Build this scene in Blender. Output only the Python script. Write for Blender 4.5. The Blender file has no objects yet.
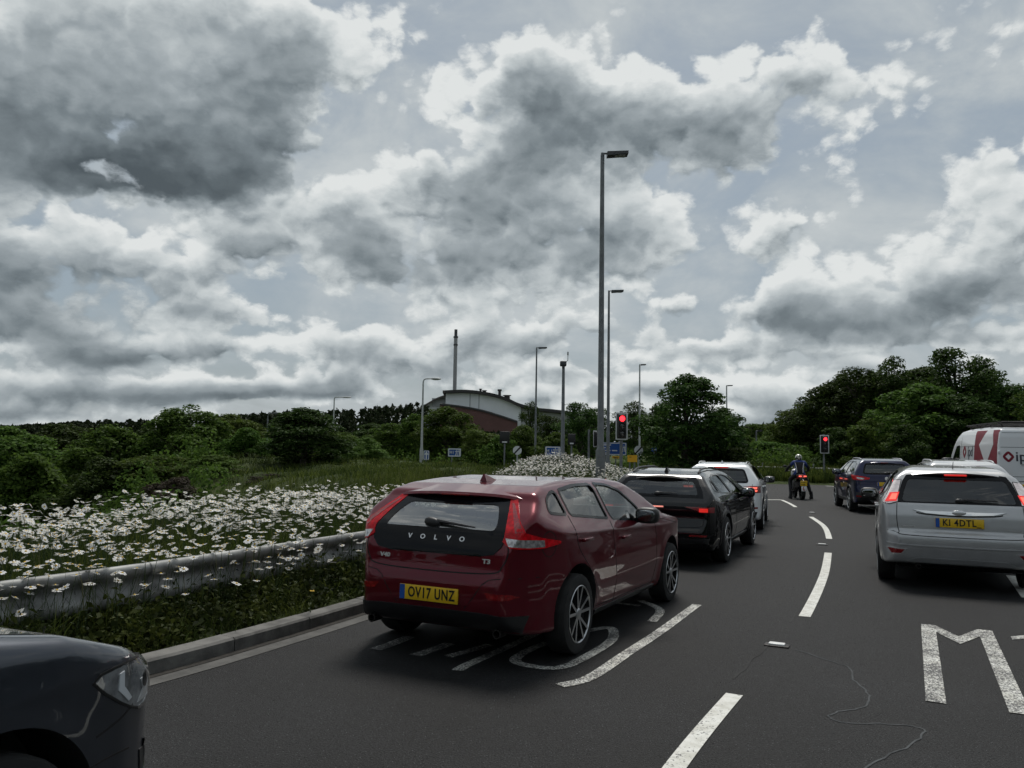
import bpy, bmesh, math, random
import numpy as np
from mathutils import Vector, Matrix
from mathutils.bvhtree import BVHTree
from mathutils.geometry import delaunay_2d_cdt

random.seed(7)
rng = np.random.default_rng(11)
R = math.radians
SC = bpy.context.scene
COL = SC.collection

# ------------------------------------------------------------------ camera
CAM_F, CAM_H0, CAM_ROLL, EYE = 800.0, 451.0, 0.016, 1.6
_p = math.atan((CAM_H0 - 384) / CAM_F)
_fw = Vector((0, math.cos(_p), math.sin(_p)))
_u0 = Vector((0, -math.sin(_p), math.cos(_p)))
_r0 = Vector((1, 0, 0))
_c, _s = math.cos(CAM_ROLL), math.sin(CAM_ROLL)
_rt = _r0 * _c + _u0 * _s
_up = _u0 * _c - _r0 * _s
cam = bpy.data.cameras.new('camera')
cam_o = bpy.data.objects.new('camera', cam)
COL.objects.link(cam_o)
cam.sensor_fit = 'HORIZONTAL'
cam.sensor_width = 36.0
cam.lens = 36.0 * CAM_F / 1024.0
cam.clip_start, cam.clip_end = 0.05, 5000
M = Matrix.Identity(4)
for i in range(3):
    M[i][0], M[i][1], M[i][2] = _rt[i], _up[i], -_fw[i]
M.translation = (0, 0, EYE)
cam_o.matrix_world = M
SC.camera = cam_o

def ray(px, py):
    return _fw + _rt * ((px - 512) / CAM_F) + _up * ((384 - py) / CAM_F)

def gp(px, py, z=0.0):
    """ground point (height z) seen at a photo pixel: used to survey the place"""
    d = ray(px, py)
    t = (z - EYE) / d.z
    return (d.x * t, d.y * t)

def at(px, dist):
    """x on the ground at depth dist below a photo column"""
    d = ray(px, 451)
    return d.x / d.y * dist

def height_at(px, py, dist):
    d = ray(px, py)
    return EYE + d.z / d.y * dist

# ------------------------------------------------------------------ node helpers
class NT:
    def __init__(s, tree):
        s.t = tree
    def n(s, typ, **kw):
        nd = s.t.nodes.new(typ)
        for k, v in kw.items():
            setattr(nd, k, v)
        return nd
    def put(s, sock, v):
        if v is None:
            return
        if isinstance(v, bpy.types.NodeSocket):
            s.t.links.new(v, sock)
        else:
            try:
                sock.default_value = v
            except Exception:
                sock.default_value = (*v, 1.0)
    def m(s, op, a, b=None, c=None, clamp=False):
        nd = s.n('ShaderNodeMath', operation=op, use_clamp=clamp)
        s.put(nd.inputs[0], a); s.put(nd.inputs[1], b); s.put(nd.inputs[2], c)
        return nd.outputs[0]
    def v(s, op, a, b=None, out=0):
        nd = s.n('ShaderNodeVectorMath', operation=op)
        s.put(nd.inputs[0], a); s.put(nd.inputs[1], b)
        return nd.outputs['Value'] if op in ('DOT_PRODUCT', 'LENGTH') else nd.outputs[0]
    def noise(s, vec, scale, detail=4, rough=.5, out='Fac', lac=2.0, dist=0.0):
        nd = s.n('ShaderNodeTexNoise')
        s.put(nd.inputs['Vector'], vec)
        nd.inputs['Scale'].default_value = scale
        nd.inputs['Detail'].default_value = detail
        nd.inputs['Roughness'].default_value = rough
        nd.inputs['Lacunarity'].default_value = lac
        nd.inputs['Distortion'].default_value = dist
        return nd.outputs[out]
    def sstep(s, x, a, b, lo=0.0, hi=1.0):
        nd = s.n('ShaderNodeMapRange', interpolation_type='SMOOTHSTEP')
        s.put(nd.inputs['Value'], x)
        nd.inputs['From Min'].default_value = a; nd.inputs['From Max'].default_value = b
        nd.inputs['To Min'].default_value = lo; nd.inputs['To Max'].default_value = hi
        return nd.outputs[0]
    def mix(s, f, a, b):
        nd = s.n('ShaderNodeMix', data_type='RGBA')
        s.put(nd.inputs[0], f); s.put(nd.inputs[6], a); s.put(nd.inputs[7], b)
        return nd.outputs[2]
    def ramp(s, f, stops):
        nd = s.n('ShaderNodeValToRGB')
        s.put(nd.inputs[0], f)
        els = nd.color_ramp.elements
        while len(els) < len(stops):
            els.new(0.5)
        for e, (p, c) in zip(els, stops):
            e.position = p
            e.color = (*c, 1) if len(c) == 3 else c
        return nd.outputs[0]

# ------------------------------------------------------------------ world
SUN_EL, SUN_AZ = R(58), R(8)          # azimuth clockwise from +Y (ahead of the camera)
def build_world():
    w = bpy.data.worlds.new('World'); SC.world = w
    w.use_nodes = True
    t = w.node_tree; t.nodes.clear(); N = NT(t)
    sky = N.n('ShaderNodeTexSky', sky_type='NISHITA', sun_disc=False)
    sky.sun_elevation = SUN_EL; sky.sun_rotation = SUN_AZ
    sky.dust_density = 2.0; sky.air_density = 1.2; sky.ozone_density = 1.5
    def azel(px, py):
        d = ray(px, py).normalized()
        return math.atan2(d.x, d.y), math.asin(d.z)
    # cloud masses: photo column, row, half widths, density
    clouds = [(100,65,165,72,1.5),(190,140,85,40,1.1),(290,50,75,46,.9),(70,135,95,42,.9),
              (530,120,75,52,1.0),(550,85,45,30,.8),(660,118,85,42,.95),(800,80,60,28,.8),(455,190,75,46,1.0),
              (600,235,85,46,1.05),(420,265,95,32,1.1),(740,150,50,36,.7),(345,225,40,38,.8),
              (45,268,58,34,.80),(178,275,52,28,.78),(258,242,36,32,.80),(40,322,80,15,.6),(225,316,60,14,.65),
              (960,165,60,22,.4),(125,168,42,22,.6),(965,288,65,22,.8),(800,312,46,30,1.0),(715,350,55,13,.9),(885,318,55,22,.85),(780,238,40,16,.7),
              (485,336,36,26,1.0),(355,350,55,24,1.0),(140,352,50,13,.9),(225,350,30,12,.8),(60,392,100,14,.85),(610,330,60,16,.8),
              (300,392,80,9,.8),(570,375,50,9,.8),(670,388,60,11,.9),(780,402,40,16,.9),(330,385,40,12,.9),(440,370,40,14,.9),(90,355,40,14,.8),(720,420,60,10,.8),(540,400,60,12,.8),(240,395,40,10,.8),(860,370,40,12,.8),(690,310,30,14,.7),(20,415,70,9,.8),(540,345,26,16,.85),(160,392,50,12,.8),(970,335,55,11,.7),
              (1180,200,150,70,1.0),(-150,220,140,90,1.1),(400,-110,300,50,.7)]
    holes = [(345,120,42,55,.5),(425,80,45,45,.45),(720,30,140,22,.35),(800,190,80,22,.45),(120,215,60,10,.5),(690,292,50,12,.3)]
    G = N
    tc = N.n('ShaderNodeTexCoord')
    D0 = N.v('NORMALIZE', tc.outputs['Generated'])
    sx = G.n('ShaderNodeSeparateXYZ'); G.put(sx.inputs[0], D0)
    stretched = G.v('MULTIPLY', D0, (1, 1, 1.5))
    upoff = G.v('ADD', stretched, (0, 0, .024))
    az = G.m('ARCTAN2', sx.outputs[0], sx.outputs[1])
    el = G.m('ARCSINE', sx.outputs[2])
    cmb = G.n('ShaderNodeCombineXYZ'); G.put(cmb.inputs[0], az); G.put(cmb.inputs[1], el)
    wn = G.n('ShaderNodeTexNoise'); G.put(wn.inputs['Vector'], stretched)
    wn.inputs['Scale'].default_value = 9; wn.inputs['Detail'].default_value = 5; wn.inputs['Roughness'].default_value = .6
    wv = G.v('SUBTRACT', wn.outputs['Color'], (.5, .5, .5))
    wamp = G.m('MINIMUM', G.m('MAXIMUM', G.m('MULTIPLY', el, 3.2), .22), 1.0)
    wsc = G.n('ShaderNodeVectorMath', operation='SCALE')
    G.put(wsc.inputs[0], G.v('MULTIPLY', wv, (.15, .10, 0))); G.put(wsc.inputs[3], wamp)
    uv = G.v('ADD', cmb.outputs[0], wsc.outputs[0])
    acc, der = 0.0, 0.0
    LN = -math.log(.42)
    for lst, sg in ((clouds, 1), (holes, -1)):
        for (px, py, wx, wy, a) in lst:
            u, vv = azel(px, py)
            ix, iy = CAM_F / wx, CAM_F / wy
            d = G.v('MULTIPLY', G.v('SUBTRACT', uv, (u, vv, 0)), (ix, iy, 0))
            e = G.m('POWER', 0.42, G.v('DOT_PRODUCT', d, d))
            acc = G.m('MULTIPLY_ADD', e, sg * a, acc)
            # how far up its own mass a direction lies, weighted by the mass
            up_in = G.v('DOT_PRODUCT', d, (0, 1, 0))
            der = G.m('MULTIPLY_ADD', G.m('MULTIPLY', e, up_in), sg * a, der)
    acc = G.m('MINIMUM', acc, 1.35)
    wv3 = G.v('MULTIPLY', wv, (.06, .06, .06))
    warped = G.v('ADD', stretched, wv3)
    wup = G.v('ADD', G.v('ADD', stretched, (0.004, 0, .016)), wv3)
    # rounded billows on the (azimuth, elevation) plane, finer towards the horizon
    pw = G.v('ADD', cmb.outputs[0], G.v('MULTIPLY', wv, (.06, .05, 0)))
    pw = G.v('MULTIPLY', pw, (1.0, 1.25, 0))
    def fine(vec, off):
        tot = None
        base_ = G.v('ADD', pw, off) if off else pw
        for sc_, am in ((9, 1.0), (21, .62), (47, .36)):
            vn = G.n('ShaderNodeTexVoronoi', feature='SMOOTH_F1', voronoi_dimensions='2D')
            G.put(vn.inputs['Vector'], base_); vn.inputs['Scale'].default_value = sc_; vn.inputs['Smoothness'].default_value = .35
            dd = vn.outputs['Distance']
            b_ = G.m('MULTIPLY_ADD', G.m('MULTIPLY', dd, dd), -2.2, .42)
            tot = G.m('MULTIPLY_ADD', b_, am, tot if tot is not None else 0.0)
        fb_ = G.noise(vec, 34, 6, .62)
        return G.m('MULTIPLY_ADD', G.m('SUBTRACT', fb_, .5), 1.5, tot)
    f0 = fine(warped, None); f1 = fine(wup, (-.004, .015, 0))
    low = G.m('SUBTRACT', G.noise(stretched, 4.5, 3, .55), .5)
    d0 = G.m('ADD', G.m('MULTIPLY_ADD', low, 1.1, acc), G.m('MULTIPLY', f0, .62))
    alpha = N.sstep(G.m('MULTIPLY_ADD', der, .22, d0), .10, .50)
    core = N.sstep(G.m('MULTIPLY_ADD', low, .8, G.m('MULTIPLY_ADD', f0, .25, acc)), .25, 1.45)
    rim = N.m('SUBTRACT', f0, f1)
    l = N.m('MULTIPLY_ADD', core, -.42, .72)
    l = N.m('MULTIPLY_ADD', N.m('MULTIPLY', rim, N.m('MULTIPLY_ADD', core, -.72, 1.0)), .30, l)
    l = N.m('MULTIPLY_ADD', N.m('MULTIPLY', f0, N.m('MULTIPLY_ADD', core, -.6, 1.0)), .14, l)
    l = N.m('MULTIPLY_ADD', der, .27, l)
    edge = N.m('MULTIPLY', N.sstep(d0, 1.05, .30), N.sstep(der, -.12, .22))
    l = N.m('MULTIPLY_ADD', edge, .17, l)
    soft = N.m('SUBTRACT', 1.0, N.m('POWER', 2.718, N.m('MULTIPLY', N.m('MAXIMUM', l, 0.0), -1.35)))
    ccol = N.ramp(soft, [(0, (.072, .091, .104)), (.14, (.104, .128, .143)), (.3, (.182, .216, .236)), (.45, (.325, .367, .39)), (.58, (.54, .583, .595)), (.70, (.75, .775, .77))])
    veil = N.noise(N.v('MULTIPLY', D0, (1, 1, 2.2)), 3.6, 6, .6, dist=.4)
    vf = N.sstep(veil, .30, .66, .72, .98)
    strength = 0.085
    skyc = N.v('MULTIPLY', sky.outputs[0], (strength, strength, strength))
    vcol = N.ramp(N.sstep(veil, .33, .72), [(0, (.295, .352, .395)), (1, (.53, .57, .585))])
    base = N.mix(vf, skyc, vcol)
    col = N.mix(N.m('MULTIPLY', alpha, .97), base, ccol)
    # sky dimmed a little behind the camera, added to darken car rears
    rear_dim = N.m('MULTIPLY_ADD', N.sstep(sx.outputs[1], .15, -.35), -.08, 1.0)
    dk = N.n('ShaderNodeVectorMath', operation='SCALE'); N.put(dk.inputs[0], col); N.put(dk.inputs[3], rear_dim); col = dk.outputs[0]
    # soft brightness low on the horizon haze
    bg = N.n('ShaderNodeBackground'); N.put(bg.inputs[0], col); bg.inputs[1].default_value = 1.0
    bg.name = 'sky_background'
    out = N.n('ShaderNodeOutputWorld'); t.links.new(bg.outputs[0], out.inputs[0])
    w.cycles.sampling_method = 'MANUAL'; w.cycles.sample_map_resolution = 512
build_world()
sun = bpy.data.lights.new('sun', 'SUN'); sun.energy = 2.7; sun.angle = R(18); sun.color = (1, .96, .9)
sun_o = bpy.data.objects.new('sun', sun); COL.objects.link(sun_o)
_sd = Vector((math.sin(SUN_AZ) * math.cos(SUN_EL), math.cos(SUN_AZ) * math.cos(SUN_EL), math.sin(SUN_EL)))
sun_o.rotation_euler = _sd.to_track_quat('Z', 'Y').to_euler()
SC.view_settings.view_transform = 'Standard'; SC.view_settings.look = 'None'
SC.view_settings.gamma = 1; SC.view_settings.exposure = 0; SC.view_settings.use_curve_mapping = False
SC.cycles.use_denoising = True
SC.cycles.use_adaptive_sampling = True; SC.cycles.adaptive_threshold = .02; SC.cycles.adaptive_min_samples = 8
SC.cycles.max_bounces = 6; SC.cycles.transparent_max_bounces = 12
SC.cycles.diffuse_bounces = 2; SC.cycles.glossy_bounces = 3; SC.cycles.transmission_bounces = 4
SC.cycles.sample_clamp_indirect = 4

# ------------------------------------------------------------------ materials
def mat(name, col, rough=.6, metal=0.0, coat=0.0, spec=.5, var=0.0, vscale=6.0, bump=0.0, bscale=40.0, emit=None, estr=1.0, coat_rough=.04, col2=None, thr=None):
    m = bpy.data.materials.new(name); m.use_nodes = True
    t = m.node_tree; N = NT(t)
    b = t.nodes['Principled BSDF']
    b.inputs['Base Color'].default_value = (*col, 1)
    b.inputs['Roughness'].default_value = rough
    b.inputs['Metallic'].default_value = metal
    b.inputs['Coat Weight'].default_value = coat
    b.inputs['Coat Roughness'].default_value = coat_rough
    b.inputs['Specular IOR Level'].default_value = spec
    if emit:
        b.inputs['Emission Color'].default_value = (*emit, 1)
        b.inputs['Emission Strength'].default_value = estr
    if var or bump or col2:
        tc = N.n('ShaderNodeTexCoord')
        if var or col2:
            f = N.noise(tc.outputs['Object'], vscale, 6, .6)
            if col2:
                f2 = N.sstep(f, *(thr or (.45, .6)))
                N.put(b.inputs['Base Color'], N.mix(f2, (*col, 1), (*col2, 1)))
            else:
                lo = tuple(c * (1 - var) for c in col); hi = tuple(c * (1 + var) for c in col)
                N.put(b.inputs['Base Color'], N.mix(N.sstep(f, .3, .7), (*lo, 1), (*hi, 1)))
        if bump:
            bn = N.n('ShaderNodeBump'); bn.inputs['Strength'].default_value = bump; bn.inputs['Distance'].default_value = .01
            N.put(bn.inputs['Height'], N.noise(tc.outputs['Object'], bscale, 5, .6))
            N.put(b.inputs['Normal'], bn.outputs[0])
    return m

def paint(name, col, metal=.0, rough=.35, flake=.0, dirt=.35):
    """car paint: metallic base under a clear coat with road dust low down and in patches"""
    m = bpy.data.materials.new(name); m.use_nodes = True
    t = m.node_tree; N = NT(t); b = t.nodes['Principled BSDF']
    tc = N.n('ShaderNodeTexCoord')
    sp = N.n('ShaderNodeSeparateXYZ'); N.put(sp.inputs[0], tc.outputs['Object'])
    nz = N.noise(tc.outputs['Object'], 3.5, 7, .65)
    low = N.sstep(sp.outputs[2], .95, .25)
    d = N.m('MULTIPLY', N.m('MULTIPLY', low, N.sstep(nz, .3, .75)), dirt)
    N.put(b.inputs['Base Color'], N.mix(d, (*col, 1), (.11, .105, .10, 1)))
    N.put(b.inputs['Roughness'], N.m('MULTIPLY_ADD', d, .4, rough))
    b.inputs['Metallic'].default_value = metal
    N.put(b.inputs['Coat Weight'], N.m('MULTIPLY_ADD', d, -.9, 1.0))
    N.put(b.inputs['Coat Roughness'], N.m('MULTIPLY_ADD', nz, .03, .0))
    b.inputs['Coat IOR'].default_value = 1.42; b.inputs['Specular IOR Level'].default_value = .12
    return m

def glass_mat(name, tint, refl=.06):
    m = bpy.data.materials.new(name); m.use_nodes = True
    t = m.node_tree; t.nodes.clear(); N = NT(t)
    tr = N.n('ShaderNodeBsdfTransparent'); tr.inputs[0].default_value = (*tint, 1)
    gl = N.n('ShaderNodeBsdfGlossy'); gl.inputs[0].default_value = (1, 1, 1, 1); gl.inputs[1].default_value = .012
    lw = N.n('ShaderNodeLayerWeight'); lw.inputs[0].default_value = .5
    f = N.m('MULTIPLY_ADD', N.m('POWER', lw.outputs['Facing'], 4.0), .85, refl)
    mx = N.n('ShaderNodeMixShader'); N.put(mx.inputs[0], f)
    t.links.new(tr.outputs[0], mx.inputs[1]); t.links.new(gl.outputs[0], mx.inputs[2])
    o = N.n('ShaderNodeOutputMaterial'); t.links.new(mx.outputs[0], o.inputs[0])
    return m

M_ = {}
M_['black'] = mat('black_trim', (.012, .012, .013), .45, var=.2)
M_['gloss'] = mat('gloss_black', (.005, .005, .006), .08, spec=.22)
M_['rubber'] = mat('tyre_rubber', (.014, .014, .014), .85, var=.25, vscale=12, bump=.2)
M_['gap'] = mat('panel_gap', (.004, .004, .004), .8)
M_['alloy'] = mat('silver_alloy', (.52, .53, .54), .32, metal=.85, var=.1)
M_['disc'] = mat('brake_disc', (.03, .028, .026), .5, metal=.6, var=.3)
M_['chrome'] = mat('chrome', (.75, .76, .77), .09, metal=1.0)
M_['badge'] = mat('badge_metal', (.72, .72, .72), .25, metal=.6)
M_['yellow'] = mat('plate_yellow', (.72, .46, .015), .35, var=.06)
M_['plateink'] = mat('plate_ink', (.008, .008, .008), .4)
M_['euro'] = mat('plate_blue', (.01, .08, .36), .4)
M_['red'] = mat('lamp_red', (.34, .003, .008), .22, spec=.3, var=.45, vscale=26, emit=(1, .008, .015), estr=.045)
M_['redlit'] = mat('lamp_red_lit', (.6, .02, .02), .2, coat=1, emit=(1, .03, .02), estr=.5)
M_['redhot'] = mat('lamp_red_bright', (.6, .05, .04), .2, coat=1, emit=(1, .14, .09), estr=1.5)
M_['refl'] = mat('reflector_red', (.22, .008, .01), .2, coat=.8, var=.3, vscale=60)
M_['clearlamp'] = mat('clear_lamp', (.5, .48, .48), .08, metal=.55, coat=1, var=.5, vscale=30)
M_['whitelens'] = mat('white_lens', (.80, .72, .72), .3, coat=.4, var=.15, vscale=30)
M_['glass'] = glass_mat('window_glass', (.62, .66, .65), .08)
M_['dglass'] = glass_mat('tinted_glass', (.20, .22, .22), .09)
M_['cabin'] = mat('cabin_dark', (.02, .02, .021), .8, var=.2)
M_['seat'] = mat('seat_cloth', (.028, .028, .03), .85, var=.2)
M_['white'] = mat('white_paint', (.72, .73, .73), .4)
M_['mirrorg'] = mat('mirror_silver', (.25, .26, .27), .05, metal=1)

# ------------------------------------------------------------------ object helpers
def link(name, me, parent=None):
    o = bpy.data.objects.new(name, me); COL.objects.link(o)
    if parent is not None:
        o.parent = parent
    return o

def mk(name, verts, faces, mats, parent=None, smooth=False, midx=None, sharp=None):
    me = bpy.data.meshes.new(name)
    me.from_pydata([tuple(v) for v in verts], [], [tuple(f) for f in faces])
    for m in (mats if isinstance(mats, (list, tuple)) else [mats]):
        me.materials.append(m)
    if midx is not None:
        me.polygons.foreach_set('material_index', np.asarray(midx, dtype=np.int32))
    if smooth:
        me.polygons.foreach_set('use_smooth', np.ones(len(me.polygons), dtype=bool))
        if sharp:
            me.set_sharp_from_angle(angle=sharp)
    me.update()
    return link(name, me, parent)

def mk_np(name, V, F, mats, parent=None, smooth=False, midx=None):
    """fast mesh from arrays; F is (n,3) or (n,4)"""
    me = bpy.data.meshes.new(name)
    V = np.asarray(V, dtype=np.float32); F = np.asarray(F, dtype=np.int32)
    k = F.shape[1]
    me.vertices.add(len(V)); me.vertices.foreach_set('co', V.ravel())
    me.loops.add(F.size); me.loops.foreach_set('vertex_index', F.ravel())
    me.polygons.add(len(F)); me.polygons.foreach_set('loop_start', np.arange(0, F.size, k, dtype=np.int32))
    for m in (mats if isinstance(mats, (list, tuple)) else [mats]):
        me.materials.append(m)
    if midx is not None:
        me.polygons.foreach_set('material_index', np.asarray(midx, dtype=np.int32))
    if smooth:
        me.polygons.foreach_set('use_smooth', np.ones(len(F), dtype=bool))
    me.update(calc_edges=True); me.validate()
    return link(name, me, parent)

def thing(name, label, cat, loc=(0, 0, 0), rz=0.0, group=None):
    o = bpy.data.objects.new(name, None); COL.objects.link(o)
    o.location = loc; o.rotation_euler = (0, 0, rz); o.empty_display_size = .2
    o['label'] = label; o['category'] = cat
    if group:
        o['group'] = group
    return o

def tag(o, label, cat, group=None):
    o['label'] = label; o['category'] = cat
    if group:
        o['group'] = group
    return o

def kind(o, k):
    o['kind'] = k
    return o

class MB:
    """collects simple shapes into one mesh"""
    def __init__(s):
        s.v, s.f, s.mi = [], [], []
        s.pieces = []
    def add(s, V, F, mi=0):
        s.pieces.append((len(s.v), len(V), len(s.f), len(F)))
        b = len(s.v); s.v += [tuple(v) for v in V]; s.f += [tuple(b + i for i in f) for f in F]; s.mi += [mi] * len(F)
    def box(s, c, d, bev=0.0, mi=0, rot=None):
        hx, hy, hz = d[0] / 2, d[1] / 2, d[2] / 2
        bm = bmesh.new(); bmesh.ops.create_cube(bm, size=1)
        for v in bm.verts:
            v.co = Vector((v.co.x * d[0], v.co.y * d[1], v.co.z * d[2]))
        if bev:
            bmesh.ops.bevel(bm, geom=bm.edges[:], offset=bev, segments=2, affect='EDGES', profile=.5)
        bm.verts.index_update()
        V = [v.co.copy() for v in bm.verts]; F = [[v.index for v in f.verts] for f in bm.faces]
        bm.free()
        if rot is not None:
            V = [rot @ v for v in V]
        V = [v + Vector(c) for v in V]
        s.add(V, F, mi)
    def tube(s, pts, r, n=8, mi=0, cap=True):
        pts = [Vector(p) for p in pts]
        rs = r if isinstance(r, (list, tuple)) else [r] * len(pts)
        V, F = [], []
        prev = None
        for i, p in enumerate(pts):
            t = (pts[min(i + 1, len(pts) - 1)] - pts[max(i - 1, 0)]).normalized()
            a = prev if prev is not None else (Vector((1, 0, 0)) if abs(t.x) < .9 else Vector((0, 1, 0)))
            u = (a - t * a.dot(t)).normalized(); w = t.cross(u); prev = u
            for k in range(n):
                an = 2 * math.pi * k / n
                V.append(p + (u * math.cos(an) + w * math.sin(an)) * rs[i])
        for i in range(len(pts) - 1):
            for k in range(n):
                a, b = i * n + k, i * n + (k + 1) % n
                F.append((a, b, b + n, a + n))
        if cap:
            F.append(tuple(range(n - 1, -1, -1))); F.append(tuple((len(pts) - 1) * n + k for k in range(n)))
        s.add(V, F, mi)
    def lathe(s, prof, axis='x', c=(0, 0, 0), n=32, mi=0, closed=False):
        """prof: (axial, radius)"""
        V, F = [], []
        for (a, r) in prof:
            for k in range(n):
                an = 2 * math.pi * k / n; x, y = r * math.cos(an), r * math.sin(an)
                V.append(Vector(c) + (Vector((a, x, y)) if axis == 'x' else Vector((x, a, y)) if axis == 'y' else Vector((x, y, a))))
        m = len(prof)
        for i in range(m - 1 + (1 if closed else 0)):
            j = (i + 1) % m
            for k in range(n):
                k2 = (k + 1) % n
                F.append((i * n + k, i * n + k2, j * n + k2, j * n + k))
        s.add(V, F, mi)
    def ball(s, c, d, n=16, mi=0, e=1.0, rot=None):
        V, F = [], []
        sg = lambda x: math.copysign(abs(x) ** e, x)
        for i in range(n // 2 + 1):
            th = math.pi * i / (n // 2)
            for k in range(n):
                ph = 2 * math.pi * k / n
                p = Vector((sg(math.sin(th)) * sg(math.cos(ph)) * d[0], sg(math.sin(th)) * sg(math.sin(ph)) * d[1], sg(math.cos(th)) * d[2]))
                if rot is not None:
                    p = rot @ p
                V.append(p + Vector(c))
        for i in range(n // 2):
            for k in range(n):
                k2 = (k + 1) % n
                F.append((i * n + k, (i + 1) * n + k, (i + 1) * n + k2, i * n + k2))
        s.add(V, F, mi)
    def prism(s, poly, a0, a1, axis='x', mi=0):
        """poly 2-D points extruded along axis: x -> (y,z), y -> (x,z), z -> (x,y)"""
        def P(p, a):
            return (a, p[0], p[1]) if axis == 'x' else (p[0], a, p[1]) if axis == 'y' else (p[0], p[1], a)
        n = len(poly)
        V = [P(p, a0) for p in poly] + [P(p, a1) for p in poly]
        F = [tuple(range(n)), tuple(range(2 * n - 1, n - 1, -1))]
        F += [(i, i + n, (i + 1) % n + n, (i + 1) % n) for i in range(n)]
        s.add(V, F, mi)
    def build(s, name, mats, parent=None, smooth=True, sharp=R(35)):
        o = mk(name, s.v, s.f, mats, parent, smooth, s.mi, sharp)
        bm = bmesh.new(); bm.from_mesh(o.data); bmesh.ops.recalc_face_normals(bm, faces=bm.faces[:]); bm.to_mesh(o.data); bm.free()
        if smooth:
            o.data.set_sharp_from_angle(angle=sharp)
        return o

def gaps(mb, parent):
    for (v0, nv, f0, nf) in mb.pieces:
        if nf:
            mk('panel_gap', mb.v[v0:v0 + nv], [tuple(i - v0 for i in f) for f in mb.f[f0:f0 + nf]], M_['gap'], parent)

def text_mesh(s, size, ext=.004, bold=0.0, sx=1.0, align='CENTER', space=1.0):
    """lettering as (verts, faces) in the XY plane"""
    cu = bpy.data.curves.new('t', 'FONT'); cu.body = s; cu.size = size; cu.extrude = ext; cu.offset = bold
    cu.align_x = align; cu.align_y = 'CENTER'; cu.space_character = space
    cu.resolution_u = 3
    o = bpy.data.objects.new('t', cu); COL.objects.link(o)
    dg = bpy.context.evaluated_depsgraph_get(); dg.update()
    me = bpy.data.meshes.new_from_object(o.evaluated_get(dg))
    V = [Vector((v.co.x * sx, v.co.y, v.co.z)) for v in me.vertices]; F = [tuple(p.vertices) for p in me.polygons]
    bpy.data.objects.remove(o); bpy.data.curves.remove(cu); bpy.data.meshes.remove(me)
    return V, F

def cat_rom(P, n=8, closed=False):
    P = [np.array(p, float) for p in P]; out = []
    m = len(P)
    for i in range(m if closed else m - 1):
        p0 = P[(i - 1) % m] if closed or i > 0 else P[0]
        p1, p2 = P[i], P[(i + 1) % m]
        p3 = P[(i + 2) % m] if closed or i + 2 < m else P[-1]
        for k in range(n):
            t = k / n
            out.append(.5 * ((2 * p1) + (-p0 + p2) * t + (2 * p0 - 5 * p1 + 4 * p2 - p3) * t * t + (-p0 + 3 * p1 - 3 * p2 + p3) * t ** 3))
    if not closed:
        out.append(P[-1])
    return np.array(out)

def in_poly(P, poly):
    P = np.asarray(P); poly = np.asarray(poly); x, y = P[:, 0], P[:, 1]
    r = np.zeros(len(P), bool); n = len(poly)
    for i in range(n):
        x1, y1 = poly[i]; x2, y2 = poly[(i + 1) % n]
        c = (y1 > y) != (y2 > y)
        with np.errstate(divide='ignore', invalid='ignore'):
            r ^= c & (x < (x2 - x1) * (y - y1) / (y2 - y1 + 1e-12) + x1)
    return r

def sd_poly(P, poly):
    """signed distance, negative inside"""
    P = np.asarray(P, float); poly = np.asarray(poly, float)
    d = np.full(len(P), 1e18); n = len(poly)
    for i in range(n):
        a, b = poly[i], poly[(i + 1) % n]; e = b - a; w = P - a
        t = np.clip((w @ e) / max(e @ e, 1e-12), 0, 1)
        q = w - t[:, None] * e
        d = np.minimum(d, (q * q).sum(1))
    d = np.sqrt(d)
    return np.where(in_poly(P, poly), -d, d)

# ------------------------------------------------------------------ vehicle bodies
def smax(a, b, k):
    h = np.clip(.5 + .5 * (a - b) / k, 0, 1)
    return a * h + b * (1 - h) + k * h * (1 - h)

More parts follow.
